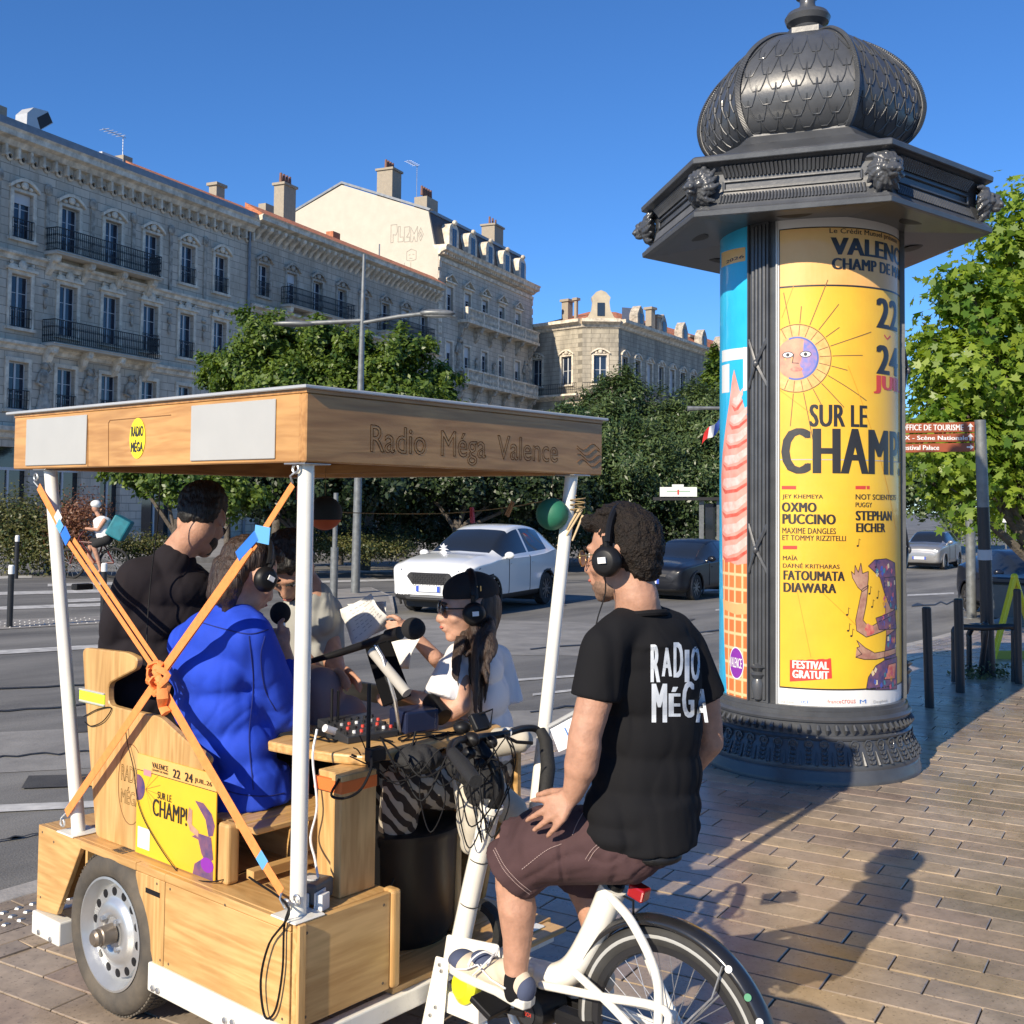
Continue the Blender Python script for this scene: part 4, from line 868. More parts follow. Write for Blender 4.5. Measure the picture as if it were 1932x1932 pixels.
# plane tree at the right
tree('plane_tree', 'sunlit bright green plane tree at the right edge behind the direction signs', (at(1990, 1180, D=17).x, at(1990, 1180, D=17).y, -.3),
     [lobe(1905, 480, 17, .6), lobe(1965, 430, 17, .8), lobe(1810, 560, 16.5, .5), lobe(1860, 610, 16.5, .7), lobe(1770, 650, 17, .4), lobe(1930, 590, 17, .9), lobe(1790, 720, 16.5, .65), lobe(1870, 740, 17, 1.0), lobe(1765, 800, 16.5, .5), lobe(1800, 870, 16.5, .75), lobe(1880, 860, 17, 1.0), lobe(1850, 930, 16.5, .55), lobe(1770, 930, 16.8, .35), lobe(1960, 750, 17, 1.2), lobe(1990, 900, 17, 1.1), lobe(2020, 560, 17, 1.2)],
     17000, .17, LEAF3, 10, .17, spread=.27, sub=26, shell=.3, star=True)
tree('background_tree', 'shaded tree mass far down the right hand street', base(1800, 60), [lobe(1760, 850, 60, 2.6), lobe(1860, 830, 62, 3), lobe(1930, 880, 60, 2.6), lobe(1740, 930, 58, 1.8), lobe(1800, 920, 60, 2.0), lobe(1900, 930, 60, 1.8)], 36000, .3, LEAF2, 11, .25)
# hedge and planting
def shrub(label, lobes, n, size, lm, seed, cat='hedge', name='hedge', group=None):
    V4, tint = leaves(lobes, n, size, seed, shell=.3, sub=8, spread=.3); o = npmesh(name, V4, 4, lm, None, attr=tint); return tag(o, label, cat, group)
shrub('olive green hedge with dry tips behind the black bollards at the left edge', [lobe(x, y, 29+random.uniform(-.4, .4), .75, .7) for x, y in ((-10, 1005), (25, 985), (60, 990), (95, 1000), (20, 1030), (65, 1035), (100, 1035))], 15000, .085, LEAF4, 21)
shrub('reddish brown shrub behind the cyclist', [lobe(x, y, 28.5, .5, .55) for x, y in ((130, 985), (160, 975), (140, 1020))], 4500, .07, leafmat('copper leaf', (.12, .05, .03), (.30, .16, .09)), 22, 'shrub', 'shrub')
for i, (x0, x1, dep, lb) in enumerate([(225, 300, 31, 'low green planting right of the cyclist'), (580, 700, 33, 'low planting behind the two grey poles'), (700, 760, 34, 'low planting at the front corner of the white car')]):
    shrub(lb, [lobe(x, 1035, dep, .45, .3) for x in range(x0, x1, 18)], 3500, .08, LEAF4, 30+i, 'shrub', 'low_shrub')
for i in range(2): shrub(['low green border beside the no entry sign', 'low green border right of the no entry sign'][i], [lobe(x, 995, 52, .8, .5) for x in (1835+i*60, 1855+i*60, 1880+i*60)], 3500, .14, LEAF3, 40+i, 'shrub', 'low_shrub')
# ================================================================ POSTER COLUMN (hexagonal roof, onion dome)
KC = Vector((7.734, 3.641, 0)); KD = math.atan2(-KC.y, -KC.x)  # direction back to the camera
CASTI = mat('dark grey cast iron paint', (.062, .066, .073), .36, .0, var=.18, vs=5, coat=.15, bump=.15, bs=30, dist=.006)
K = empty('poster_column', KC, 'tall dark grey advertising column with an onion dome and lion heads', 'advertising column')
def kp(th, r, z): # th clockwise as seen in the photo, 0 = towards the camera
    a = KD+th; return KC+Vector((r*math.cos(a), r*math.sin(a), z))
def kxy(px, py, r=.66): # photo pixel -> (angle*r, z) on the column skin
    d = ray(px, py); o = CAM-KC; a = d.x*d.x+d.y*d.y; b = 2*(o.x*d.x+o.y*d.y); c = o.x*o.x+o.y*o.y-r*r; D = max(0, b*b-4*a*c); t = (-b-math.sqrt(D))/(2*a)
    p = CAM+d*t-KC; th = (math.atan2(p.y, p.x)-KD+math.pi) % (2*math.pi)-math.pi; return th*r, p.z
KM = Matrix.Translation(KC) @ Matrix.Rotation(KD, 4, 'Z')
def klathe(prof, name, n=72, parent=K, m=CASTI, sharp=35): return MB().lathe(prof, KC, n=n).build(name, m, parent, smooth=True, sharp=sharp)
klathe([(0, 0), (.778, 0), (.778, .035), (.768, .05), (.768, .085), (.762, .095)], 'plinth')
klathe([(.762, .095), (.765, .12), (.753, .15), (.735, .19), (.715, .24), (.70, .28), (.71, .285), (.715, .30), (.70, .315)], 'base')
klathe([(.695, .315), (.695, .40), (.71, .405), (.715, .42), (.70, .435), (.69, .44), (.69, .47), (.675, .475), (.675, .50), (.62, .505)], 'base_ring')
klathe([(.62, .45), (.645, .5), (.645, 3.9)], 'column_body')
q = MB()
for i in range(72):   # egg and rib ring, rosettes and leaves on the flared base
    th = 2*math.pi*i/72
    p0, p1 = kp(th, .70, .33), kp(th, .70, .385); q.tube([p0, (p0+p1)/2+(kp(th, 1, 0)-kp(th, .98, 0)), p1], [.010, .014, .010], 6)
q.build('egg_moulding', CASTI, K, smooth=True)
q = MB()
for i in range(44):
    th = 2*math.pi*i/44; c = kp(th, .712, .258); ax = kp(th, 1, 0)-kp(th, 0, 0); q.lathe([(.030, -.004), (.034, .008), (.028, .010), (.024, .002), (.010, .002), (.008, .012), (0, .013)], c, n=10, axis=ax)
    for k in range(4): 
        z = .215-.026*k; rr = .722+.014*k; 
        for s_ in (-1, 1): q.tube([kp(th+s_*.002, rr, z), kp(th+s_*.022, rr+.006, z+.010), kp(th+s_*.030, rr, z+.028)], [.006, .007, .003], 5)
    th2 = th+math.pi/44; q.tube([kp(th2, .772, .13), kp(th2, .752, .17), kp(th2, .728, .215)], [.012, .008, .003], 5)
o = q.build('base_ornament', CASTI, K, smooth=True); 
ROT = R(-30.5)
for k in range(3):   # three fluted pilasters
    th0 = ROT+k*R(120); q = MB(); hw = .082
    for j in range(4):
        t = th0+(j-1.5)*.046; q.tube([kp(t, .664, .52), kp(t, .664, 3.83)], .0135, 8)
    for s_ in (-1, 1): q.hexa([kp(th0+s_*.118-.008, .63, .5), kp(th0+s_*.118+.008, .63, .5), kp(th0+s_*.118+.008, .682, .5), kp(th0+s_*.118-.008, .682, .5), kp(th0+s_*.118-.008, .63, 3.85), kp(th0+s_*.118+.008, .63, 3.85), kp(th0+s_*.118+.008, .682, 3.85), kp(th0+s_*.118-.008, .682, 3.85)])
    q.lathe([(.66, .5), (.66, 3.85)], KC, n=6, a0=KD+th0-.12, a1=KD+th0+.12)
    for zc in (1.55, 2.85):   # crossed ribbons
        for s_ in (-1, 1):
            for w in (0, .018): q.tube([kp(th0-s_*.11, .672, zc-.16+w), kp(th0, .700, zc+w), kp(th0+s_*.11, .672, zc+.16+w)], .009, 6)
        q.ball(kp(th0, .70, zc), (.022, .022, .03), 8, 6)
    q.lathe([(.0, .0), (.03, .02), (.05, .12), (.035, .16), (.055, .19), (.03, .21), (.06, .24), (.0, .27)], kp(th0, .665, .50), n=10)
    q.build('pilaster', CASTI, K, smooth=True)
# posters behind curved glass
def kf(rad): return lambda u, v: kp(u/.66, rad, v)
YEL = mat('yellow poster print', (.85, .54, .03), .5, c2=(.79, .41, .025), vs=1.3, coat=.5); ORA = mat('orange poster print', (.78, .40, .10), .5, c2=(.85, .50, .17), vs=2.5, coat=.5)
INK = mat('black print', (.022, .018, .016), .5, coat=.4); REDP = mat('red print', (.62, .05, .03), .5, coat=.4); WHP = mat('white print', (.78, .78, .76), .5, coat=.4); BRN = mat('brown line print', (.20, .10, .03), .6, coat=.4)
SKY_P = mat('sky blue poster print', (.015, .40, .72), .5, c2=(.03, .52, .80), vs=2, coat=.5); NAV = mat('night blue print', (.03, .04, .16), .5, c2=(.25, .10, .14), vs=14, coat=.4); FLESH = mat('painted flesh print', (.55, .33, .22), .5, c2=(.36, .16, .12), vs=16, coat=.4); GREYP = mat('grey print', (.42, .42, .42), .5)
ROUGE = mat('painted rose print', (.55, .06, .08), .5, c2=(.7, .3, .2), vs=30)
uL, uR = kxy(1466, 900)[0], .66*R(84); zB = kxy(1530, 1334)[1]; zY0 = kxy(1540, 1301)[1]; zO = kxy(1540, 538)[1]; zT = kxy(1540, 428)[1]; zTop = kxy(1540, 406)[1]
P = flatpoly([(uL, zB), (uR, zB), (uR, zTop), (uL, zTop)], kf(.6465), WHP, K, 'festival_poster', maxlen=.08); P['label'] = 'yellow and white festival poster'
def pp(name, pts, m, rad=.6480, ml=.07): return flatpoly(pts, kf(rad), m, P, name, maxlen=ml)
pp('print_ground', [(uL+.012, zY0), (uR, zY0), (uR, zO), (uL+.012, zO)], YEL, .6474)
pp('print_band', [(uL+.012, zO), (uR, zO), (uR, zT), (uL+.012, zT)], ORA, .6474)
def kline(pts, w, m, name='print_line', rad=.6488):
    bm_pts = [Vector((a, b, 0)) for a, b in pts]; L1_, L2_ = [], []
    for i, p in enumerate(bm_pts):
        t = (bm_pts[min(i+1, len(bm_pts)-1)]-bm_pts[max(i-1, 0)]).normalized(); n = Vector((-t.y, t.x, 0))*w/2; L1_.append((p+n).xy); L2_.append((p-n).xy)
    return pp(name, [tuple(v) for v in L1_]+[tuple(v) for v in reversed(L2_)], m, rad, .06)
K_ = lambda x, y: kxy(x, y, .648)
def kq(x, y): a, b = kxy(x, y, .648); return (a/.648*.66, b)
kline([(uL+.012, zO), (uR, zO)], .012, INK); kline([(uL+.012, zY0), (uR, zY0)], .010, INK); kline([(uL+.012, zT), (uR, zT)], .008, INK); kline([(uL+.014, zY0), (uL+.014, zT)], .006, INK)
def ktext(txt, x0, y0, x1, y1, m=INK, bold=.02, rad=.6492, jitter=0):
    a = kq(x0, y1); b = kq(x1, y0); c = kq(x0, y0); d = kq(x1, y1); ym = (a[1]+d[1])/2; yM = (b[1]+c[1])/2
    return lettering(txt, (a[0], ym, b[0], yM), kf(rad), m, P, bold=bold, maxlen=.05, jitter=jitter)
ktext('Le Crédit Mutuel présente', 1565, 441, 1692, 453, bold=.01); ktext('VALENCE', 1567, 462, 1700, 494, bold=.06); ktext('CHAMP DE MARS', 1569, 500, 1701, 521, bold=.06)
ktext('22', 1653, 566, 1692, 622, bold=.06); ktext('24', 1653, 654, 1693, 708, bold=.06); ktext('JUIL', 1648, 712, 1697, 746, REDP, bold=.07)
kline([kq(1668, 632), kq(1674, 640), kq(1680, 634)], .012, REDP)
ktext('SUR LE', 1527, 764, 1636, 806, bold=.045); ktext('CHAMP!', 1474, 812, 1697, 896, bold=.055)
for x0, y in ((1475, 920), (1614, 920), (1477, 1033)): 
    a, b = kq(x0, y), kq(x0+27, y); pp('red_bar', [(a[0], a[1]-.012), (b[0], b[1]-.012), (b[0], b[1]+.012), (a[0], a[1]+.012)], REDP)
for t, x0, y0, x1, y1, bo in (('JEY KHEMEYA', 1476, 933, 1553, 943, .022), ('OXMO', 1475, 948, 1541, 966, .065), ('PUCCINO', 1476, 970, 1577, 989, .065), ('MAXIME DANGLES', 1476, 996, 1577, 1007, .022), ('ET TOMMY RIZZITELLI', 1476, 1010, 1596, 1020, .022), ('NOT SCIENTISTS', 1614, 933, 1690, 943, .022), ('PUGGY', 1614, 948, 1645, 957, .022), ('STEPHAN', 1614, 964, 1682, 982, .065), ('EICHER', 1615, 987, 1670, 1004, .065), ('MAÏA', 1477, 1047, 1505, 1057, .022), ('DAFNÉ KRITHARAS', 1477, 1062, 1584, 1072, .022), ('FATOUMATA', 1478, 1077, 1594, 1095, .065), ('DIAWARA', 1478, 1100, 1578, 1118, .065)): ktext(t, x0, y0, x1, y1, bold=bo)
a = [kq(1490, 1245), kq(1568, 1242), kq(1570, 1280), kq(1490, 1286)]; pp('red_label', a, REDP); ktext('FESTIVAL', 1495, 1247, 1564, 1262, WHP, .065, rad=.6497); ktext('GRATUIT', 1495, 1265, 1564, 1280, WHP, .065, rad=.6497)
# plain sun disc with a face and rays, lower right seated figure in patchwork cloth
sc = kq(1503, 676); RS = .145
pp('sun_halo', [(max(uL+.013, x), y) for x, y in circ(sc[0], sc[1], RS*1.62)], mat('pale orange print', (.80, .50, .17), .5, c2=(.72, .36, .10), vs=20, coat=.4)); pp('sun_face', [(max(uL+.013, x), y) for x, y in circ(sc[0], sc[1], RS)], mat('pink face print', (.66, .34, .20), .5, c2=(.50, .22, .15), vs=14, coat=.4), .6486)
pp('sun_face_side', [(sc[0]+.35*RS, sc[1]+.93*RS)]+[(sc[0]+RS*.98*math.cos(a), sc[1]+RS*.98*math.sin(a)) for a in np.linspace(1.15, -1.15, 14)]+[(sc[0]+.35*RS, sc[1]-.93*RS), (sc[0]+.15*RS, sc[1]-.3*RS), (sc[0]+.3*RS, sc[1]+.2*RS)], mat('violet shade print', (.12, .18, .55), .5, c2=(.40, .22, .35), vs=22, coat=.4), .6490)
def ring(cx, cy, r, w=.006, m=BRN, a0=0, a1=2*math.pi, n=28, ry=None): kline([(cx+r*math.cos(a0+(a1-a0)*i/n), cy+(ry or r)*math.sin(a0+(a1-a0)*i/n)) for i in range(n+1)], w, m, rad=.6494)
b0 = math.acos(max(-1, (uL+.02-sc[0])/(RS*1.62))); ring(sc[0], sc[1], RS*1.62, .006, BRN, -b0, b0); ring(sc[0], sc[1], RS*1.0, .012, mat('blue ring print', (.08, .14, .42), .5), -1.95, 1.95)
for q_ in ((-.42, .18), (.42, .18)): pp('eye', circ(sc[0]+q_[0]*RS, sc[1]+q_[1]*RS, RS*.24, RS*.12, 12), WHP, .6493); pp('pupil', circ(sc[0]+q_[0]*RS, sc[1]+q_[1]*RS, RS*.09, RS*.09, 8), INK, .6497); ring(sc[0]+q_[0]*RS, sc[1]+q_[1]*RS, RS*.26, .005, INK, ry=RS*.14)
kline([(sc[0]-.02, sc[1]+.03), (sc[0]-.03, sc[1]-.03), (sc[0]+.015, sc[1]-.035)], .006, INK, rad=.6494); pp('mouth', circ(sc[0], sc[1]-RS*.52, RS*.30, RS*.11, 12), ROUGE, .6494)
for i in range(15):
    t = -2.0+4.0*i/14+.05; r1, r2 = RS*1.68, RS*(2.5+1.5*(i % 3)/2); p0 = (sc[0]+r1*math.cos(t), sc[1]+r1*math.sin(t)); p1 = (sc[0]+r2*math.cos(t), sc[1]+r2*math.sin(t))
    if p1[0] > uL+.02: kline([p0, p1], .006, BRN)
    p2 = (sc[0]+RS*1.58*math.cos(t), sc[1]+RS*1.58*math.sin(t)); p3 = (sc[0]+RS*1.08*math.cos(t), sc[1]+RS*1.08*math.sin(t))
    if p2[0] > uL+.02: kline([p3, p2], .005, BRN)
def kpoly(name, pts, m, rad=.6486):
    P_ = [kq(*p) for p in pts]; [kline([a, b], .0045, INK, 'outline', rad+.0006) for a, b in zip(P_, P_[1:]+P_[:1]) if a != b]; return pp(name, P_, m, rad, .05)
PATCH = [mat('patch teal print', (.05, .22, .30), .5), mat('patch rose print', (.55, .12, .18), .5), mat('patch cream print', (.70, .58, .38), .5), mat('patch blue print', (.06, .10, .42), .5), mat('patch ochre print', (.60, .30, .05), .5)]; rp_ = random.Random(12)
for (x0, y0, x1, y1, n_) in ((1648, 1058, 1690, 1086, 9), (1664, 1090, 1690, 1146, 12), (1656, 1160, 1690, 1184, 7), (1673, 1196, 1690, 1240, 8), (1646, 1262, 1690, 1298, 14)):
    for i in range(n_): c = kq(rp_.uniform(x0, x1), rp_.uniform(y0, y1)); a_ = rp_.uniform(0, 3); pp('patchwork', [(c[0]+.016*math.cos(a_+k*1.57+rp_.uniform(-.3, .3)), c[1]+.022*math.sin(a_+k*1.57)) for k in range(4)], PATCH[i % 5], .6492+.00002*i)
kpoly('figure_veil', [(1638, 1068), (1650, 1056), (1672, 1054), (1688, 1062), (1692, 1150), (1680, 1148), (1668, 1118), (1660, 1090)], NAV)
kpoly('figure_neck', [(1668, 1090), (1688, 1088), (1690, 1200), (1672, 1200)], FLESH, .6485)
kpoly('figure_arm', [(1626, 1112), (1638, 1104), (1634, 1140), (1628, 1170), (1640, 1184), (1660, 1172), (1688, 1158), (1690, 1176), (1662, 1192), (1634, 1202), (1616, 1190), (1614, 1170)], FLESH, .6490)
kpoly('figure_sleeve', [(1652, 1166), (1688, 1150), (1691, 1186), (1658, 1188)], NAV, .6493)
kpoly('figure_hand', [(1618, 1108), (1608, 1090), (1606, 1078), (1612, 1084), (1613, 1066), (1619, 1080), (1624, 1062), (1627, 1082), (1638, 1078), (1638, 1092), (1636, 1110), (1627, 1116)], FLESH, .6490)
kpoly('figure_hand', [(1650, 1232), (1632, 1222), (1616, 1208), (1622, 1220), (1616, 1222), (1626, 1234), (1614, 1240), (1630, 1244), (1652, 1244), (1690, 1232), (1690, 1222)], FLESH, .6490)
kpoly('figure_gown', [(1634, 1301), (1638, 1278), (1652, 1256), (1668, 1246), (1692, 1238), (1692, 1300)], NAV, .6487); kpoly('figure_lap', [(1668, 1282), (1676, 1254), (1690, 1250), (1688, 1280)], ROUGE, .6492); kpoly('figure_waist', [(1672, 1200), (1690, 1186), (1690, 1240), (1668, 1244)], NAV, .6488)
for i in range(9):
    a = 2.4*i; x, y = 1640+7*math.cos(a)*(i/9)**.4, 1188+9*math.sin(a)*(i/9)**.4; c = kq(x, y); pp('red_bead', circ(c[0], c[1], .017, .017, 9), ROUGE, .6498)
for x, y in ((1618, 1030), (1652, 1070), (1640, 1120), (1598, 1160), (1606, 1200), (1655, 1128), (1645, 1145), (1600, 1190)): c = kq(x, y); pp('music_note', circ(c[0], c[1], .009, .007, 8), INK, .6490); kline([(c[0]+.008, c[1]), (c[0]+.012, c[1]+.05), (c[0]+.024, c[1]+.04)], .004, INK)
for (p, q_) in (((1470, 735), (1530, 780)), ((1490, 1060), (1620, 1185)), ((1500, 1095), (1530, 1240)), ((1600, 690), (1690, 1000)), ((1475, 600), (1497, 540))): kline([kq(*p), kq(*q_)], .004, mat('thin orange print', (.62, .27, .02), .5))
for x0, t, m in ((1472, 'vallée', GREYP), (1512, 'ici', mat('blue print', (.03, .17, .55), .5)), (1561, 'france', ROUGE), (1588, 'crous', ROUGE), (1622, 'M', mat('blue print', (.03, .17, .55), .5)), (1648, 'Dauphiné', GREYP), (1676, 'ville', GREYP)): ktext(t, x0, 1320, x0+(26 if len(t) > 3 else 12), 1327, m, .0)
# seam and lower stain of the printed sheet
kline([(uL+.01, kq(1540, 867)[1]), (uR, kq(1540, 867)[1])], .006, GREYP)
# second poster, blue with a swirl ice cream in a waffle cone
uA, uB = -.66*R(145), kxy(1417, 900)[0]-.004; z2b = kxy(1390, 1330)[1]
P2_ = flatpoly([(uA, z2b), (uB, z2b), (uB, zTop), (uA, zTop)], kf(.6465), SKY_P, K, 'ice_cream_poster', maxlen=.08); P2_['label'] = 'blue poster of a strawberry ice cream cone'
def swirlmat():
    m, t, b = nt('strawberry swirl print'); N, L = t.nodes, t.links; uv = N.new('ShaderNodeUVMap'); uv.uv_map = 'uv'
    mp = N.new('ShaderNodeMapping'); mp.inputs['Rotation'].default_value = (0, 0, R(18)); L.new(uv.outputs[0], mp.inputs[0])
    wv = N.new('ShaderNodeTexWave'); wv.bands_direction = 'Y'; wv.inputs['Scale'].default_value = 1.25; wv.inputs['Distortion'].default_value = 4.6; wv.inputs['Detail'].default_value = 3; wv.inputs['Detail Scale'].default_value = 1.6; wv.inputs['Detail Roughness'].default_value = .35; L.new(mp.outputs[0], wv.inputs['Vector'])
    rp = N.new('ShaderNodeValToRGB'); e = rp.color_ramp.elements; e[0].position = .0; e[0].color = (.66, .12, .07, 1); e[1].position = 1; e[1].color = (.86, .52, .44, 1); k = e.new(.3); k.color = (.80, .30, .24, 1); L.new(wv.outputs[0], rp.inputs[0]); L.new(rp.outputs[0], b.inputs['Base Color']); b.inputs['Roughness'].default_value = .5; b.inputs['Coat Weight'].default_value = .4; return m
def wafflemat():
    m, t, b = nt('waffle cone print'); N, L = t.nodes, t.links; uv = N.new('ShaderNodeUVMap'); uv.uv_map = 'uv'
    br = N.new('ShaderNodeTexBrick'); br.offset = 0; br.inputs['Scale'].default_value = 1; br.inputs['Brick Width'].default_value = .085; br.inputs['Row Height'].default_value = .105; br.inputs['Mortar Size'].default_value = .014; br.inputs['Mortar Smooth'].default_value = .6
    br.inputs['Color1'].default_value = (.72, .22, .06, 1); br.inputs['Color2'].default_value = (.65, .17, .045, 1); br.inputs['Mortar'].default_value = (.88, .55, .28, 1); L.new(uv.outputs[0], br.inputs['Vector']); L.new(br.outputs[0], b.inputs['Base Color']); b.inputs['Roughness'].default_value = .5; return m
def jq(x, y): return kq(x, y)
def jpoly(name, pts, m, rad): return flatpoly([kq(*p) for p in pts], kf(rad), m, P2_, name, maxlen=.06)
sw = [(1385, 697), (1392, 725), (1402, 760), (1414, 800)]+[(1415.5, y) for y in (900, 1050, 1062)]+[(1390, 1066), (1363, 1052), (1362, 980), (1361, 900), (1363, 860), (1368, 815), (1376, 760), (1382, 710)]
jpoly('ice_cream', sw, mat('salmon pink print', (.80, .27, .20), .5, c2=(.84, .42, .34), vs=7, coat=.4), .6480)
HLP, SHP = mat('pale pink print', (.88, .60, .54), .5, c2=(.82, .40, .33), vs=16, coat=.4), mat('red shade print', (.60, .07, .04), .5, c2=(.72, .18, .12), vs=18, coat=.4)
for i, (y, xl) in enumerate(((1032, 1363), (992, 1362), (950, 1362), (905, 1362), (862, 1364), (822, 1369), (786, 1375), (752, 1380))):
    xr = 1415 if y > 800 else 1415-(800-y)*.28; xm = (xl+xr)/2; h = 15+.012*(y-700)
    jpoly('swirl_light', [(xl+2, y+h*.5), (xl+4, y-h*.1), (xm, y-h*.25), (xr, y-h*1.3), (xr, y-h*.5), (xm+4, y+h*.55), (xl+10, y+h*.9)], HLP, .6483+.00004*i)
    jpoly('swirl_shade', [(xl, y+h*.75), (xl+8, y+h*1.15), (xm, y+h*1.0), (xr, y+h*.1), (xr, y+h*.42), (xm+2, y+h*1.35), (xl+6, y+h*1.55)], SHP, .6485+.00004*i)
jpoly('cone', [(1363, 1052), (1390, 1066), (1415.5, 1062), (1415.5, 1328), (1372, 1322), (1366, 1200)], wafflemat(), .6478)
for (pts) in ([(1364, 1130), (1390, 1140), (1415, 1138), (1415, 1158), (1390, 1160), (1365, 1148)],): jpoly('cone_rim', pts, mat('baked rim print', (.80, .42, .17), .5), .6484)
jpoly('print_letter', [(1362, 662), (1414, 655), (1414, 676), (1362, 684)], WHP, .6474); jpoly('print_letter', [(1362, 690), (1376, 686), (1376, 740), (1362, 742)], WHP, .6474); jpoly('print_letter', [(1402, 655), (1415, 655), (1415, 735), (1402, 738)], WHP, .6474)
jpoly('print_date_band', [(1361, 478), (1406, 466), (1406, 492), (1361, 506)], ORA, .6476)
a, b = kq(1370, 498), kq(1404, 480); lettering('2026', (a[0], a[1], b[0], b[1]), kf(.6484), INK, P2_, bold=.02, maxlen=.05)
vio = mat('violet sticker print', (.24, .03, .36), .45); c = kq(1389, 1251); jp = flatpoly(circ(c[0], c[1], .085, .115), kf(.6492), WHP, P2_, 'round_sticker', maxlen=.05); flatpoly(circ(c[0], c[1], .077, .106), kf(.6496), vio, P2_, 'sticker_ground', maxlen=.05)
a, b = kq(1378, 1257), kq(1400, 1243); lettering('VALENCE', (a[0], a[1], b[0], b[1]), kf(.650), WHP, P2_, bold=.04, maxlen=.05)
# thin frames round the posters
for u in (uL-.004, uR): MB().tube([kf(.655)(u, zB-.02), kf(.655)(u, zTop+.02)], .008, 6).build('poster_frame', ALU, K, smooth=True)
klathe([(.655, zTop+.005), (.665, zTop+.01), (.665, zTop+.03), (.655, zTop+.04)], 'frame_ring'); klathe([(.655, z2b-.03), (.668, z2b-.025), (.668, z2b-.005), (.655, z2b)], 'frame_ring')
glz = mat('poster glass', (1, 1, 1), .02, trans=1)
# roof: hexagonal frieze
HX = R(-6)
def hexring(prof, name, m=CASTI, n=6, parent=K, bevel=0):
    mb = MB(); 
    for r, z in prof:
        for i in range(n): mb.v.append(tuple(kp(HX+R(30)+i*2*math.pi/n, r*.968, z)))
    for j in range(len(prof)-1):
        for i in range(n): mb.f.append((j*n+i, j*n+(i+1) % n, (j+1)*n+(i+1) % n, (j+1)*n+i))
    return mb.build(name, m, parent, bevel=bevel)
hexring([(.62, 3.86), (1.27, 3.80), (1.31, 3.80), (1.315, 3.835), (1.29, 3.85), (1.275, 3.87)], 'roof_soffit', bevel=.004)
hexring([(1.275, 3.87), (1.25, 3.875), (1.22, 3.93), (1.20, 4.00), (1.205, 4.10), (1.24, 4.145), (1.29, 4.16)], 'frieze')
hexring([(1.29, 4.16), (1.32, 4.165), (1.325, 4.20), (1.30, 4.215), (1.28, 4.215)], 'roof_rim', bevel=.004)
hexring([(1.28, 4.214), (1.0, 4.30), (.80, 4.40), (.72, 4.47), (.70, 4.475), (.70, 4.50), (.66, 4.50)], 'roof_skirt', bevel=.004)
q = MB(); q2 = MB()
for s_ in range(6):
    a0, a1 = HX+R(30)+s_*R(60), HX+R(30)+(s_+1)*R(60)
    def pt(t, r, z): return kp(a0, r*.968, z).lerp(kp(a1, r*.968, z), t)
    for i in range(34):
        t = .12+.76*(i+.5)/34; q.tube([pt(t, 1.213, 4.075), pt(t, 1.225, 4.10), pt(t, 1.262, 4.142)], [.012, .013, .012], 6)
    for i in range(44):
        t = .10+.80*(i+.5)/44; q.tube([pt(t, 1.245, 3.893), pt(t, 1.222, 3.955)], .009, 5)
    for zz in (3.985, 4.045): q2.tube([pt(.12, 1.212, zz), pt(.88, 1.212, zz)], .010, 6)
    for tt in (.12, .88): q2.tube([pt(tt, 1.212, 3.985), pt(tt, 1.212, 4.045)], .010, 6)
q.build('fluting', CASTI, K, smooth=True); q2.build('panel_beading', CASTI, K, smooth=True)
def lion(th):
    c = kp(th, 1.203, 4.02); F_ = (kp(th, 1, 0)-kp(th, 0, 0)).normalized(); S_ = Vector((-F_.y, F_.x, 0)); U_ = V(0, 0, 1)
    M = Matrix((S_, F_, U_)).transposed().to_4x4(); T = Matrix.Translation(c) @ M
    def L(x, y, z): return T @ Vector((x, y, z))
    M3 = M
    pr = [('b', L(0, .02, 0), (.085, .06, .10), M3), ('b', L(0, .085, -.015), (.045, .055, .04), M3), ('b', L(0, .09, -.055), (.032, .035, .018), M3), ('b', L(0, .075, .035), (.022, .05, .025), M3)]
    for s_ in (-1, 1): pr += [('b', L(s_*.032, .065, .045), (.025, .022, .016), M3), ('b', L(s_*.022, .125, -.025), (.022, .02, .018), M3), ('b', L(s_*.068, .0, .075), (.024, .02, .026), M3), ('b', L(s_*.045, .06, .0), (.03, .03, .03), M3)]
    for i in range(17):
        a = 2*math.pi*i/17; rr = .102+.012*math.sin(i*2.4); pr.append(('s', [(L(.075*math.cos(a), .03, .08*math.sin(a)), .024), (L(rr*math.cos(a+.15), .0, rr*1.15*math.sin(a+.15)), .020), (L(rr*1.22*math.cos(a+.35), -.03, rr*1.4*math.sin(a+.35)), .010)]))
        pr.append(('s', [(L(.055*math.cos(a+.2), .05, .062*math.sin(a+.2)), .012), (L(.085*math.cos(a+.35), .035, .1*math.sin(a+.35)), .014)]))
    def gr(p, n): return .0035*noise.noise(p*70)
    o = organic('lion_head', pr, CASTI, K, voxel=.0055, smooth=2, fn=gr)
    for s_ in (-1, 1):
        return o
for s_ in range(6): lion(HX+R(30)+s_*R(60))
